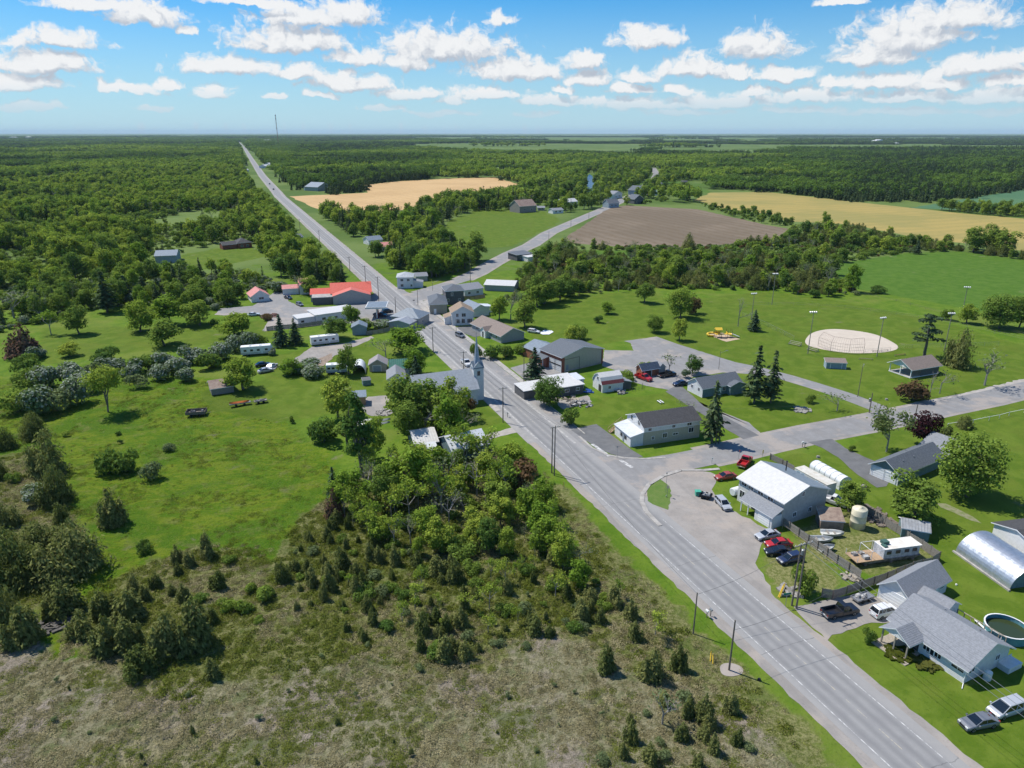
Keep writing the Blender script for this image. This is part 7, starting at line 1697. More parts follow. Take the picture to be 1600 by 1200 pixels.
# signs, mailboxes, markers, small things
def sign(label, bx, by, h, w_, hh, m, rz=RANG+math.pi/2, name='sign', post=steel, cat='sign', rnd=False, tilt=0):
    t = thing(name, label, cat, GG((bx, by)), rz); MB().tube((0,0,0),(0,0,h),.04,.04,6).build('post', post, t)
    mb = MB()
    if rnd: mb.lathe([(w_/2,-.02),(w_/2,.02)], 8, (0,-.06,h-w_/2), 'y')
    else: mb.box(-w_/2,-.08,h-hh,w_/2,-.045,h)
    mb.build('panel', m, t); return t
sign('stop sign on its post at the corner island', 1042, 777, 2.7, .75, .75, mat('sign_back', (.30,.27,.26)), rnd=True, name='stop_sign', rz=RANG)
sign('tall thin post on the corner island beside the stop sign', 1040, 770, 4.6, .3, .3, steel, name='sign_post')
sign('small white marker at the edge of the corner island', 1041, 777.5, .5, .18, .3, plastic_white, name='marker')
sign('low sign in a planter on the junction kerb', 964, 716, 3.0, .5, .3, steel, name='sign_post')
sign('green street name sign at the twin poles right of the highway', 1227, 948, 2.6, 1.3, .30, mat('sign_green', (.01,.20,.14)), rz=.2)
sign('white marker post at the edge of the side road', 1112, 724, 1.5, .4, .5, plastic_white, name='marker', rz=.5)
sign('red-topped post beside the red pickup at the side road', 1154, 717, 2.2, .3, .3, plastic_orange, name='marker', rz=.4)
sign('yellow marker post at the end of the side road lawn', 1191, 714, 1.8, .25, .9, plastic_yellow, name='marker', rz=.4)
sign('yellow gas marker stake on the verge beside the twin dark poles', 881, 764, 1.6, .14, 1.0, plastic_yellow, name='marker')
sign('small sign on the pavement at the crossroads', 647, 477, 2.4, .9, .4, mat('sign_dark', (.08,.09,.10)))
sign('green sign beside the dark hedge on the village street', 772, 560, 3.0, .7, .6, plastic_green)
def guy(label, a, b_, h):         # a yellow guard over an anchor cable
    A, B = GG(a), GG(b_); o = MB().tube((0,0,0), (B.x-A.x, B.y-A.y, h), .09, .09, 6).tube((B.x-A.x,B.y-A.y,h),(B.x-A.x,B.y-A.y,h+.25),.05,.05,5).build('cable_guard', plastic_yellow); o.location = A; tag(o, label, 'cable guard')
guy('left yellow cable guard at the twin poles', (1216,933), (1222,928), 1.6); guy('right yellow cable guard at the twin poles', (1218,934), (1224,929), 2.0)
guy('yellow cable guard below the thin verge pole', (1110,1033), (1110,1028), .9); guy('second yellow cable guard below the thin verge pole', (1114,1037), (1113,1032), .9)
def mailbox(label, bx, by, rz=RANG, two=False):
    t = thing('mailbox', label, 'mailbox', GG((bx, by)), rz)
    for k in range(2 if two else 1):
        MB().box(-.05,k*.7-.05,0,.05,k*.7+.05,1.1).build('post', wood_pole, t); mb = MB(); mb.prism([(k*.7-.14,1.1),(k*.7+.14,1.1),(k*.7+.14,1.28),(k*.7+.08,1.38),(k*.7-.08,1.38),(k*.7-.14,1.28)], -.28, .28, 'x'); mb.build('box', steel if k == 0 else plastic_white, t)
mailbox('pair of mailboxes on the verge left of the highway above the gravel patch pole', 1110, 963, two=True)
mailbox('pair of dark mailboxes at the mouth of the curved driveway', 1257, 700, .4, True)
mailbox('mailbox at the highway below the church lawn', 793, 652)
for lb, bx, by, s, m in [('dark well cover rock on the right verge of the highway', 1186, 1063, .5, black), ('pale boulder on the curved driveway lawn', 1278, 715, .8, stone_grey), ('flat board on the grass beside the box trailer tree', 1349, 763, 1.3, wood_old),
        ('white crate beside the board fence by the grey shed', 1437, 852, 1.2, plastic_white), ('stone planter in the park by the lane mouth', 1385, 625, .8, stone_grey), ('pale stump beside the fence post of the garage lawn', 1494, 914, .35, plastic_white)]:
    p = GG((bx, by)); mb = MB(); n = 9; pr = [R.uniform(.75, 1.0)*s*.6 for _ in range(n)]
    mb.add([(pr[i]*math.cos(6.283*i/n), pr[i]*math.sin(6.283*i/n), 0) for i in range(n)]+[(pr[i]*.85*math.cos(6.283*i/n), pr[i]*.85*math.sin(6.283*i/n), s*.55) for i in range(n)]+[(0,0,s*.66)], [(i,(i+1)%n,(i+1)%n+n,i+n) for i in range(n)]+[(i+n,(i+1)%n+n,2*n) for i in range(n)])
    o = mb.build(lb.split()[1] if lb.split()[1] in ('crate','stump','boulder') else 'garden_stone' if 'planter' in lb else 'board' if 'board' in lb else 'rock', m); o.location = p; tag(o, lb, 'crate' if 'crate' in lb else 'stone' if 'stone' in lb or 'boulder' in lb or 'rock' in lb else 'stump' if 'stump' in lb else 'board')
# heaps of scrap: each one a pile
def heap(label, bx, by, r, h, m, n=26, name='scrap_pile', cat='scrap pile'):
    p = GG((bx, by)); mb = MB()
    for _ in range(n):
        a, q = R.uniform(0, 6.28), r*math.sqrt(R.random()); x, y = q*math.cos(a), q*math.sin(a); s = R.uniform(.25, .8); z_ = h*(1-q/r)*R.random(); mb.M = Matrix.Translation((x,y,max(.1,z_)))@Matrix.Rotation(R.uniform(0,3),4,'Z')@Matrix.Rotation(R.uniform(-.5,.5),4,'X'); mb.box(-s,-s*.4,-.1,s,s*.4,.18)
    mb.M = None; o = mb.build(name, m); o.location = p; tag(o, label, cat)
heap('pile of boards and scrap on the lawn by the white flat-roofed house', 907, 632, 3.0, 1.5, junk_mix, 40); heap('low pile of planks behind the round tree by the flat-roofed house', 888, 623, 2.6, .7, wood_pale, 22)
heap('long dark firewood heap outside the board fence above the cream tank', 1360, 803, 3.2, .9, wood_pole, 60, 'log_pile', 'log pile'); heap('second dark firewood heap along the fence right of the cream tank', 1376, 814, 2.6, .8, wood_pole, 44, 'log_pile', 'log pile')
heap('scattered scrap by the fence below the dark boats', 1330, 903, 1.6, .5, wood_pale, 16); heap('scrap and pallets behind the workshop by the low dark fence', 1222, 735, 2.6, .7, wood_old, 26)
heap('bits of scrap around the twin poles', 1232, 925, 1.8, .5, stone_grey, 14); heap('brush heap in the store yard', 420, 494, 4.0, 1.0, mat('brush_brown', (.14,.07,.055)), 40, 'brush_pile', 'brush pile')
heap('white and brown junk heap beside the white camper van', 484, 566, 3.5, 1.3, junk_mix, 40); heap('rubble heap on the shed yard', 600, 645, 2.2, .5, stone_grey, 24, 'rubble_pile', 'rubble pile')
heap('dark stone pile at the upper left corner of the dry meadow', 84, 972, 3.0, .3, mat('dark_rubble', (.13,.12,.105), var=.25, scale=3), 60, 'stone_pile', 'stone pile'); heap('dark clutter under the wall of the red gambrel barn', 968, 613, 2.0, .8, junk_mix, 20)
heap('blue covered goods between flat-roofed house and gambrel barn', 921, 612, 1.3, 1.2, plastic_blue, 12); heap('junk beside the black junk car', 437, 575, 2.4, .9, junk_mix, 22); heap('stone flower bed ring on the lawn by the park lane', 1253, 641, 2.2, .35, stone_grey, 40, 'flower_bed', 'flower bed')
heap('shrubs and pots along the bungalow porch walk', 1405, 1023, 1.8, .5, fo_weed, 50, 'flower_bed', 'flower bed'); heap('plants below the bungalow bay window', 1447, 1040, 1.5, .6, fo_weed, 40, 'flower_bed', 'flower bed')
rails('garden_fence', 'low garden fence at the right end of the gambrel barn', [(983,612),(1003,609),(1004,603)], 1.2, wood_pole, 1.2, (.9,.4))
rails('farm_fence', 'old pole fence along the workshop side of the car row', [(1222,826),(1265,858),(1310,890)], 1.1, wood_pale, 3.5, (.9,))
# lattice radio mast far off
Yt = 4600.; Xt = (435-800)/F*(Yt*math.cos(PIT)+HC*math.sin(PIT)); ht = hgt(Xt, Yt, 179); rm = thing('radio_mast', 'tall thin radio mast far off beside the highway top', 'radio mast', (Xt, Yt, 0))
mb = MB(); rr = 1.7; P3 = [(rr*math.cos(a), rr*math.sin(a)) for a in (0, 2.094, 4.188)]
for x, y in P3: mb.tube((x,y,0),(x,y,ht),.55,.45,4)
for k in range(26):
    z0, z1 = ht*k/26, ht*(k+1)/26
    for i in range(3): a, b_ = P3[i], P3[(i+1)%3]; mb.tube((*a,z0),(*b_,z1),.25,.25,3)
mb.build('lattice', mat('mast_red', (.30,.10,.09)), rm)
for f in (.55, .72, .86, .97):
    MB().lathe([(3.4,-3),(3.4,3)], 8, (0,0,ht*f)).build('antenna_ring', steel, rm)
for a in (0.5, 2.6, 4.7):
    MB().tube((0,0,ht*.9),(math.cos(a)*80,math.sin(a)*80,0),.10,.10,3).build('guy_wire', steel, rm)
# still air with a little haze in it
haze = MB().box(gx[0]-50, gy[0]-50, ZLOW-1, gx[-1]+50, gy[-1]+50, max(HC+3, ht+6)).build('haze', bpy.data.materials.new('haze')); haze['kind'] = 'stuff'; haze['label'] = 'pale blue haze over the distant forest'; haze['category'] = 'haze'
hm = haze.data.materials[0]; hm.use_nodes = True; t = hm.node_tree; t.nodes.clear(); pv = nd(t, 'ShaderNodeVolumePrincipled'); pv.inputs['Color'].default_value = (.66,.86,1.0,1); pv.inputs['Density'].default_value = HAZE; pv.inputs['Anisotropy'].default_value = 0
ou = nd(t, 'ShaderNodeOutputMaterial'); t.links.new(pv.outputs[0], ou.inputs['Volume'])
# ---- woods: scattered over zones given by the ground they stand on
def vnoise(X, Y, sc, seed, octv=2):
    """smooth value noise in 0..1"""
    tb = np.random.default_rng(seed).random((64, 64)); o = np.zeros(np.shape(X)); a = 1.; tot = 0
    for _ in range(octv):
        x = np.asarray(X)/sc; y = np.asarray(Y)/sc; xi = np.floor(x).astype(int); yi = np.floor(y).astype(int); u = x-xi; v = y-yi; u = u*u*(3-2*u); v = v*v*(3-2*v)
        g = lambda i, j: tb[(xi+i) % 64, (yi+j) % 64]
        o += a*((g(0,0)*(1-u)+g(1,0)*u)*(1-v)+(g(0,1)*(1-u)+g(1,1)*u)*v); tot += a; a *= .5; sc *= .47
    return o/tot
OPEN = [ORANGE, BROWN, YELLOW, TEAL, W([(914,269),(932,271),(928,300),(924,308),(916,308)])]+FARFIELDS + [LAWNS[4], LAWNS[5], LAWNS[6], LAWNS[7], LAWNS[8]] + HAY + [W([(225,348),(300,330),(380,330),(395,338),(330,345),(250,355)]), W([(455,300),(480,292),(520,300),(470,310)]),
        W([(60,275),(135,270),(137,277),(70,283)])]
def ok_spot(X, Y, rmin=4):
    q = (X-RO[0])*RN[0]+(Y-RO[1])*RN[1]; s = (X-RO[0])*RD[0]+(Y-RO[1])*RD[1]
    m = ~((q > -15-np.clip(s-150, 0, 900)*.012) & (q < 11+np.clip(s-100, 0, 300)*.02) & (s < 720))
    L_ = [rp(700)[:2]]+FARP
    for a, b_ in zip(L_, L_[1:]):
        a = np.array(a); b_ = np.array(b_); d = b_-a; t_ = np.clip(((X-a[0])*d[0]+(Y-a[1])*d[1])/(d@d), 0, 1); m &= np.hypot(X-a[0]-d[0]*t_, Y-a[1]-d[1]*t_) > 26
    for a, b_ in zip(R2, R2[1:]):
        a = np.array(a); b_ = np.array(b_); d = b_-a; t_ = np.clip(((X-a[0])*d[0]+(Y-a[1])*d[1])/(d@d), 0, 1); m &= np.hypot(X-a[0]-d[0]*t_, Y-a[1]-d[1]*t_) > 9+(Y > 330)*6*0
    for x, y, r in FOOT:
        m &= np.hypot(X-x, Y-y) > r+1.5
        if y > 280: m &= ~((np.abs(X-x-(-x/y)*8) < r+1) & (Y < y) & (Y > y-r-13))      # leave the view towards houses among the trees
    for p_ in OPEN: m &= ~inpoly(X, Y, p_)
    return m
def zone(poly, sp, seed, spread=.45):
    rg = np.random.default_rng(seed); P_ = np.array(W(poly)) if len(poly[0]) == 2 and not isinstance(poly, np.ndarray) else poly
    x0, y0 = P_.min(0); x1, y1 = P_.max(0); X, Y = np.meshgrid(np.arange(x0, x1, sp), np.arange(y0, y1, sp))
    X = (X+rg.uniform(-spread, spread, X.shape)*sp).ravel(); Y = (Y+rg.uniform(-spread, spread, Y.shape)*sp).ravel()
    m = inpoly(X, Y, P_); X, Y = X[m], Y[m]; m = ok_spot(X, Y); X, Y = X[m], Y[m]
    m = np.ones(len(X), bool)
    for x, y, r in PLANTED: m &= np.hypot(X-x, Y-y) > r
    return X[m], Y[m], rg
CAND = []                         # (image height, species, x, y, h, w, label key)
LAB = {}
def fill(key, poly, sp, mix, h, seed, noun, place, wmul=1.0, gaps=False):
    X, Y, rg = zone(poly, sp, seed); ks = list(mix); w_ = np.array([mix[k] for k in ks]); w_ = w_/w_.sum()
    cl = vnoise(X, Y, 34, seed); hs_ = vnoise(X, Y, 26, seed+100); gp = vnoise(X, Y, 48, seed+200)
    for x, y, c_, h_, g_ in zip(X, Y, cl, hs_, gp):
        v = w_.copy(); v[0] *= (3.2 if c_ > .55 else .45); v /= v.sum(); s_ = ks[rg.choice(len(ks), p=v)]
        if gaps and g_ > .60:
            if rg.random() < .6: continue
            s_ = 'sh'
        H_, W_ = SPEC[s_][3], SPEC[s_][4]; hh = rg.uniform(*h) * ((.62+.76*h_) if gaps else 1) * (.75 if s_ in ('cd', 'cr') else .42 if s_ in SINGLE else 1.0)
        CAND.append((hh*F/zdepth(x, y), s_, x, y, hh, hh*W_/H_*rg.uniform(.8, 1.25)*wmul, key))
    LAB[key] = (noun, place)
fill('thick_up', [(556,745),(600,705),(640,716),(700,726),(765,716),(800,694),(842,728),(856,790),(872,862),(760,885),(640,865),(560,835),(530,800)], 4.1, {'sa': .34, 'by': .26, 'bg': .2, 'bl': .1, 'sh': .1}, (3.6, 9.0), 11, '', 'in the leafy upper part of the roadside thicket')
fill('thick_low', [(420,905),(480,825),(540,812),(640,862),(760,882),(872,862),(940,905),(1000,940),(1048,1003),(1010,1012),(960,990),(880,985),(760,1042),(680,1055),(640,1003),(560,965),(490,945)], 2.9, {'cd': .58, 'sa': .14, 'sh': .18, 'sg': .10}, (1.6, 5.8), 12, '', 'in the lower cedar part of the roadside thicket')
fill('thick_west', [(215,905),(330,850),(430,900),(415,985),(380,1010),(300,985),(230,960),(180,940)], 4.6, {'cd': .8, 'sh': .2}, (2.4, 6.6), 13, '', 'in the cedar group at lower left')
fill('thick_edge', [(-140,830),(0,800),(30,850),(20,950),(-140,1010)], 7, {'cr': .8, 'sh': .2}, (5, 8), 14, '', 'at the left edge of the picture')
fill('thick_bottom', [(985,1125),(1060,1085),(1125,1110),(1195,1175),(1190,1240),(800,1260),(960,1175)], 3.1, {'cd': .85, 'sg': .15}, (2.4, 4.6), 15, '', 'at the bottom edge beside the highway')
fill('dry_small', [(20,1040),(220,1030),(330,1060),(560,990),(680,1040),(990,1000),(1090,1100),(1000,1200),(20,1200)], 6.2, {'sg': .85, 'cd': .15}, (.5, 2.6), 16, '', 'dotted over the dry meadow')
fill('weedy', [(440,900),(560,870),(760,960),(640,1010),(480,990)], 4.5, {'cd': .6, 'sa': .2, 'sg': .2}, (1.6, 3.2), 17, '', 'at the lower fringe of the roadside thicket')
fill('left_shrubs', [(0,640),(200,650),(260,700),(150,770),(0,790)], 13, {'sg': .5, 'sh': .5}, (1.8, 4), 18, '', 'in the left meadow')
fill('left_woods', [(-160,300),(385,262),(425,300),(470,345),(520,390),(545,420),(540,440),(440,425),(400,390),(385,372),(330,392),(300,388),(240,390),(215,430),(140,442),(-160,475)], 8.2, {'by': .52, 'bl': .18, 'ta': .12, 'sa': .10, 'bg': .05, 'pt': .03}, (7.5, 15), 21, '', 'in the bright woods left of the highway', gaps=True)
fill('left_mixed', [(-160,445),(140,442),(225,432),(300,430),(390,425),(430,440),(438,446),(398,470),(335,486),(290,490),(255,482),(150,484),(60,506),(-160,560)], 7.4, {'bl': .3, 'by': .22, 'pt': .12, 'li': .2, 'bg': .16}, (6, 11), 22, '', 'in the mixed woods behind the left clearing', gaps=True)
fill('store_back', [(430,425),(545,425),(592,455),(560,447),(510,447),(450,440)], 6.5, {'bl': .45, 'pt': .3, 'by': .25}, (9, 13), 23, '', 'in the grove behind the red-roofed store')
fill('between', [(498,335),(545,345),(640,330),(700,318),(780,306),(820,303),(872,312),(830,322),(790,335),(735,342),(695,356),(695,395),(765,412),(740,432),(700,446),(665,440),(612,420),(576,396),(540,372)], 8.0, {'bl': .36, 'by': .24, 'pt': .24, 'ta': .10, 'bg': .06}, (7.5, 15), 24, '', 'in the belt of woods between the two roads', gaps=True)
fill('behind_village', [(836,400),(880,388),(960,388),(1060,391),(1130,385),(1200,382),(1240,368),(1340,358),(1440,379),(1535,390),(1600,400),(1720,412),(1720,424),(1600,410),(1500,402),(1420,407),(1380,414),(1310,422),(1330,450),(1340,463),(1290,467),(1200,456),(1150,449),(1060,452),(1000,452),(900,462),(860,470),(830,488),(790,480),(780,462),(820,440)], 7.0, {'cr': .4, 'bl': .24, 'by': .1, 'sh': .12, 'bg': .14}, (6, 11.5), 25, '', 'in the brushy woods above the park', gaps=True)
fill('hamlet', [(820,302),(905,276),(925,262),(1020,262),(1100,283),(1090,300),(1060,312),(1000,322),(960,324),(905,329),(860,337),(842,327)], 11, {'bl': .55, 'by': .3, 'pt': .15}, (9, 14), 26, '', 'among the houses of the far hamlet', gaps=True)
fill('yellow_hedge', [(1090,316),(1130,327),(1180,333),(1245,349),(1232,354),(1170,346),(1110,329)], 7.5, {'bl': .6, 'sh': .4}, (4, 8), 27, '', 'in the hedge between the ploughed and the yellow field')
fill('crop_hedge', [(1430,327),(1600,332),(1740,340),(1740,350),(1500,335)], 9, {'bl': .8, 'by': .2}, (8, 12), 28, '', 'in the hedge beyond the yellow field')
fill('plough_hedge', [(870,380),(900,385),(1000,388),(1060,388),(1060,384),(960,384)], 5.5, {'sg': .6, 'bg': .4}, (3.5, 6), 29, '', 'in the hedge below the ploughed field')
fill('green_lot', [(830,470),(1000,455),(1050,470),(1000,500),(900,500),(830,500)], 15, {'sh': .6, 'by': .4}, (2.5, 5.5), 30, '', 'scattered over the green lot behind the fire hall')
fill('field_brush', [(700,350),(850,335),(870,350),(790,385),(720,385)], 22, {'sh': .7, 'by': .3}, (3, 7), 31, '', 'on the green meadow between the two roads')
fill('drive_trees', [(610,410),(690,400),(770,415),(745,425),(700,440),(680,436)], 6, {'pt': .4, 'bl': .35, 'by': .25}, (9, 13), 32, '', 'behind the white house at the crossroads')
fill('ditch', [(1372,452),(1450,441),(1530,427),(1600,411),(1640,409),(1640,414),(1600,417),(1530,432),(1450,446),(1376,457)], 3.4, {'sg': .6, 'sh': .4}, (1.4, 3.4), 44, '', 'along the ditch across the green field')
fill('row_under', [(60,520),(130,524),(240,522),(340,508),(330,500),(230,512),(130,514)], 4.0, {'sh': .7, 'sg': .3}, (4, 8), 45, '', 'under the row of trees above the long green clearing')
fill('under_mixed', [(-160,445),(140,442),(225,432),(300,430),(390,425),(438,446),(398,470),(335,486),(255,482),(150,484),(60,506),(-160,560)], 4.6, {'sh': .55, 'sg': .25, 'li': .2}, (3.5, 8), 41, '', 'in the undergrowth of the mixed woods behind the left clearing')
fill('under_village', [(836,400),(880,388),(1130,385),(1240,368),(1340,358),(1440,379),(1600,400),(1600,410),(1420,407),(1310,422),(1340,463),(1200,456),(1060,452),(900,462),(830,488),(780,462)], 4.8, {'sh': .5, 'sg': .4, 'sr': .1}, (3.5, 8), 42, '', 'in the undergrowth of the brushy woods above the park')
fill('under_left', [(-160,320),(385,280),(470,345),(540,440),(440,425),(385,372),(300,388),(215,430),(-160,475)], 7.5, {'sh': .8, 'sg': .2}, (4, 9), 43, '', 'in the undergrowth of the bright woods left of the highway')
SPN = {'ta': ('tall narrow leafy', 'tree'), 'sr': ('reddish', 'shrub'), 'bl': ('leafy', 'tree'), 'by': ('light green leafy', 'tree'), 'sa': ('slender young', 'tree'), 'pt': ('dark', 'conifer'), 'cd': ('dark green', 'cedar'), 'cr': ('dark bushy', 'cedar'), 'bg': ('grey sparse', 'tree'), 'sh': ('green', 'shrub'), 'sg': ('greyish', 'shrub'), 'li': ('pale blossoming', 'bush')}
CAND.sort(key=lambda q: -q[0])
cnt = {}; REST = []
LIM = {'tree': 235, 'cedar': 262, 'shrub': 200, 'conifer': 110, 'sapling': 110, 'bare tree': 100, 'bush': 60}
for q in CAND:
    im, s_, x, y, hh, wd, key = q; ct = CATG[KIND[s_]]
    if cnt.get(ct, 0) < LIM[ct] and im > 9:
        cnt[ct] = cnt.get(ct, 0)+1; a, b_ = SPN[s_]; lb = f'{a} {b_} {LAB[key][1]}'; plant(s_, x, y, hh, wd, lb, f'{a} {b_}s {LAB[key][1]}'[:90])
    else: REST.append(q)
# everything else is woodland one can no longer count: points carrying instanced trees
def wood_stuff(name, label, cat, pts, protos, offs=0.0):
    """pts: rows x, y, sx, sz, index of the prototype"""
    me = bpy.data.meshes.new(name); n = len(pts); A_ = np.array(pts, float); co = np.zeros((n, 3), np.float32); co[:, :2] = A_[:, :2]; co[:, 2] = offs
    me.vertices.add(n); me.vertices.foreach_set('co', co.ravel()); rg = np.random.default_rng(n)
    a = me.attributes.new('scl', 'FLOAT_VECTOR', 'POINT'); a.data.foreach_set('vector', np.stack([A_[:, 2], A_[:, 2], A_[:, 3]], 1).astype(np.float32).ravel())
    a = me.attributes.new('rot', 'FLOAT_VECTOR', 'POINT'); r_ = np.zeros((n, 3), np.float32); r_[:, 2] = rg.uniform(0, 6.28, n); a.data.foreach_set('vector', r_.ravel())
    a = me.attributes.new('idx', 'INT', 'POINT'); a.data.foreach_set('value', A_[:, 4].astype(np.int32))
    o = bpy.data.objects.new(name, me); C.objects.link(o); o['kind'] = 'stuff'; o['label'] = label; o['category'] = cat
    col = bpy.data.collections.new(name+'_kinds')
    for i, m_ in enumerate(protos): col.objects.link(bpy.data.objects.new(f'{name}_{i:03d}', m_))
    g = bpy.data.node_groups.new(name, 'GeometryNodeTree')
    g.interface.new_socket('Geometry', in_out='INPUT', socket_type='NodeSocketGeometry'); g.interface.new_socket('Geometry', in_out='OUTPUT', socket_type='NodeSocketGeometry')
    gi = g.nodes.new('NodeGroupInput'); go = g.nodes.new('NodeGroupOutput'); ip = g.nodes.new('GeometryNodeInstanceOnPoints'); ci = g.nodes.new('GeometryNodeCollectionInfo')
    ci.inputs[0].default_value = col; ci.inputs[1].default_value = True; ci.inputs[2].default_value = True
    def na(nm, ty): q = g.nodes.new('GeometryNodeInputNamedAttribute'); q.data_type = ty; q.inputs[0].default_value = nm; return q.outputs[0]
    ip.inputs['Pick Instance'].default_value = True
    g.links.new(gi.outputs[0], ip.inputs['Points']); g.links.new(ci.outputs[0], ip.inputs['Instance']); g.links.new(na('idx', 'INT'), ip.inputs['Instance Index'])
    g.links.new(na('rot', 'FLOAT_VECTOR'), ip.inputs['Rotation']); g.links.new(na('scl', 'FLOAT_VECTOR'), ip.inputs['Scale']); g.links.new(ip.outputs[0], go.inputs[0])
    md = o.modifiers.new('scatter', 'NODES'); md.node_group = g; return o
PK = ['bl', 'by', 'sa', 'pt', 'cd', 'cr', 'bg', 'sh', 'sg', 'li', 'sr', 'ta']; protos = []; pidx = {}
for s_ in PK:
    for v in range(3):
        pidx[(s_, v)] = len(protos); j = proto(s_, v, 1)[0]; protos.append(j)
pts = []
for im, s_, x, y, hh, wd, key in REST: pts.append((x, y, wd/SPEC[s_][4], hh/SPEC[s_][3], pidx[(s_, R.randrange(3))]))
wood_stuff('woodland', 'continuous mass of woods spreading behind and around the village', 'woods', pts, protos)
# far forest: whole clumps of trees per instance, larger with distance
def clump(seed, dark, n=7):
    rg = np.random.default_rng(seed); q = newq()
    for _ in range(n):
        c0 = np.array([rg.uniform(-9, 9), rg.uniform(-9, 9), 0]); con = rg.random() < dark; H_ = rg.uniform(8, 14); Wd = H_*(.42 if con else .75)
        m = 70; d = sphere_pts(rg, m, -.25); m = len(d)
        if con:
            hz_ = 1-np.sqrt(rg.random(m)); th = rg.uniform(0, 6.28, m); r = Wd/2*(1-hz_)**.8; p = np.stack([r*np.cos(th), r*np.sin(th), hz_*H_], 1); nn = np.stack([np.cos(th), np.sin(th), np.full(m, .5)], 1)
        else: p = d*[Wd/2, Wd/2, H_*.36]*rg.uniform(.8, 1.1, (m, 1))+[0, 0, H_*.62]; nn = d+[0, 0, .3]
        quads(q, rg, c0+p, nn+[0, 0, .3]+rg.normal(size=(m, 3))*.35, 1.05, 1, None, 1 if con else 0)
    return q
far_bright = foliage('far_leaf_bright', (.17,.27,.036), (.25,.33,.05), .3); far_leaf = foliage('far_leaf', (.075,.145,.028), (.125,.205,.036), .28); far_con = foliage('far_conifer', (.045,.08,.036), (.07,.10,.04), .15)
protos = [qmesh('forest_clump', clump(50+i, dk), [lf, far_con]) for i, (dk, lf) in enumerate(((.0, far_bright), (.08, far_bright), (.1, far_leaf), (.25, far_leaf), (.6, far_leaf), (.6, far_leaf), (.95, far_leaf), (.95, far_leaf)))]
pts = []
rg = np.random.default_rng(5)
for d0_, d1_, sp_, k in ((700, 1500, 13, .82), (1500, 3200, 17, 1.0), (3200, 7500, 34, 1.75), (7500, 16000, 80, 3.4)):
    X, Y = np.meshgrid(np.arange(-d1_*.82, d1_*.82, sp_), np.arange(d0_*.8, d1_, sp_)); X = (X+rg.uniform(-.45, .45, X.shape)*sp_).ravel(); Y = (Y+rg.uniform(-.45, .45, Y.shape)*sp_).ravel()
    D_ = np.hypot(X, Y); m = (D_ >= d0_) & (D_ < d1_) & (np.abs(X) < Y*.80+40); X, Y = X[m], Y[m]; m = ok_spot(X, Y); X, Y = X[m], Y[m]
    px, py = pix(X, Y); m = (py < 316)
    for key_poly in ([(820,302),(905,276),(925,262),(1020,262),(1100,283),(1090,300),(1060,312),(1000,322),(960,324),(905,329),(860,337),(842,327)], [(-160,300),(385,262),(425,300),(470,345),(540,440),(300,388),(-160,475)]):
        m &= ~inpoly(px, py, key_poly)
    X, Y = X[m], Y[m]
    # stands of one kind, clearings and ragged heights, coarser with distance
    q = max(1., d0_/900.); n1 = vnoise(X, Y, 120*q, 31); n2 = vnoise(X, Y, 210*q, 32, 3); n3 = vnoise(X, Y, 75*q, 33); n4 = vnoise(X*.6, Y*1.6, 300*q, 34)
    bias_ = np.clip((np.hypot(X, Y)-1800)/4500, 0, 1)*.22+np.clip(X/Y, 0, .5)*.25
    for x, y, a, b_, hh, g_, bb in zip(X, Y, n1, n2, n3, n4, bias_):
        if a > .655 or (y > 2200 and g_ > .66): continue
        v = b_-bb+rg.normal()*.045; dk = 0 if v > .57 else 2 if v > .45 else 4 if v > .35 else 6
        s_ = k*rg.uniform(.75, 1.25); pts.append((x, y, s_, (k**.35)*(.55+1.0*hh)*rg.uniform(.8, 1.2), dk+rg.integers(2)))
wood_stuff('far_forest', 'far forest stretching to the horizon', 'forest', pts, protos)
print('PLANTS', cnt, 'REST', len(REST), 'FAR', len(pts))
# ---- grasses of the dry meadow and the weeds under the thicket: far too many to count
def tuft(seed, n, h, w_, mats, sz=.085):
    rg = np.random.default_rng(seed); q = newq(); th = rg.uniform(0, 6.28, n); r = np.sqrt(rg.random(n))*w_
    P = np.stack([r*np.cos(th), r*np.sin(th), rg.uniform(.15, .6, n)*h*(1.1-r/w_*.6)], 1); nn = np.stack([np.cos(th), np.sin(th), rg.uniform(.3, 1.2, n)], 1)
    quads(q, rg, P, nn+rg.normal(size=(n, 3))*.5, sz, 2.0, np.array([0, 0, .7])); return qmesh('tuft', q, mats)
tp = [tuft(80+i, 120, .42, .62, [fo_straw], .055) for i in range(3)]+[tuft(90+i, 120, .42, .62, [fo_weed], .055) for i in range(3)]+[tuft(100+i, 110, .8, .7, [fo_weed], .08) for i in range(3)]+[tuft(110+i, 70, .30, .8, [fo_weed], .06) for i in range(3)]
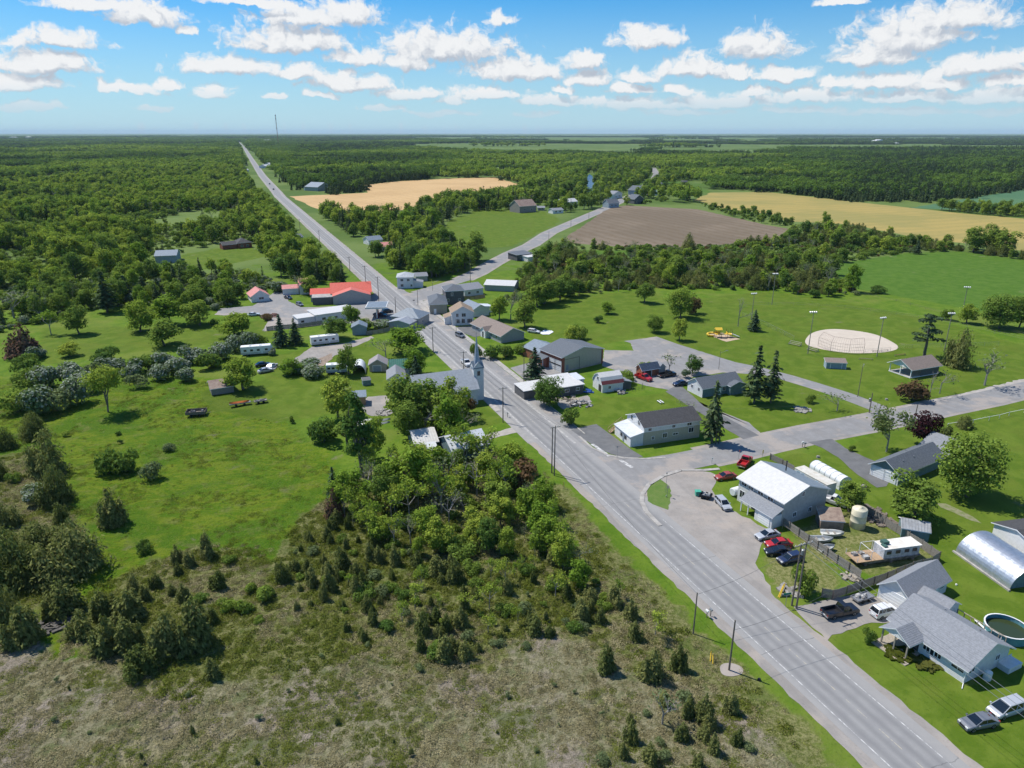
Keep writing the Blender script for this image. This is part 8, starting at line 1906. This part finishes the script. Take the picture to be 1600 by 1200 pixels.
def spots(x0, x1, y0, y1, st, seed):
    X, Y = np.meshgrid(np.arange(x0, x1, st), np.arange(y0, y1, st)); g = np.random.default_rng(seed); X = (X+g.uniform(-.55, .55, X.shape)*st).ravel(); Y = (Y+g.uniform(-.55, .55, Y.shape)*st).ravel()
    m = (X-RO[0])*RN[0]+(Y-RO[1])*RN[1] < -8.7; return X[m], Y[m], g
X, Y, rg = spots(-95, 48, 56, 130, .8, 9); wb = (vnoise(X, Y, 9, 71)-.5)*12
dr = inpoly(X, Y+wb, DRY); nz = vnoise(X, Y, 7, 72); m = dr & (rg.random(len(X)) < .82); 
wood_stuff('dry_grass', 'tussocks of dry straw-coloured grass on the lower left meadow', 'grass', [(x, y, rg.uniform(.6, 1.3), rg.uniform(.3, .9), (3 if v+rg.normal()*.10 > .52 else 0)+rg.integers(3)) for x, y, v in zip(X[m], Y[m], nz[m])], tp, -.12)
X, Y, rg = spots(-120, 48, 66, 190, .95, 10); wd_ = np.zeros(len(X), bool); wb = (vnoise(X, Y, 9, 71)-.5)*12
for p_ in WOOD: wd_ |= inpoly(X+wb*.5, Y+wb*.5, p_)
nz = vnoise(X, Y, 9, 73); m = wd_ & ~inpoly(X, Y+wb, DRY) & (rg.random(len(X)) < .85)
wood_stuff('thicket_weeds', 'weeds and tall grass round the trees of the roadside thicket', 'weeds', [(x, y, rg.uniform(.7, 1.4), rg.uniform(.4, 1.2), (0 if v+rg.normal()*.1 > .55 else 6 if rg.random() < .5 else 3)+rg.integers(3)) for x, y, v in zip(X[m], Y[m], nz[m])], tp, -.12)
X, Y, rg = spots(-150, 40, 84, 200, 1.05, 11); md = inpoly(X, Y, MEADOW)
for p_ in WOOD: md &= ~inpoly(X, Y, p_)
for p_ in LAWNS: md &= ~inpoly(X, Y, p_)
nz = vnoise(X, Y, 8, 74); m = md & ~inpoly(X, Y, DRY) & (rg.random(len(X)) < np.clip((nz-.40)*3.2, .04, .8))
wood_stuff('meadow_grass', 'uneven tufts of tall grass in the green meadow left of the highway', 'grass', [(x, y, rg.uniform(.5, 1.2), rg.uniform(.4, 1.1), 9+rg.integers(3)) for x, y in zip(X[m], Y[m])], tp, -.16)
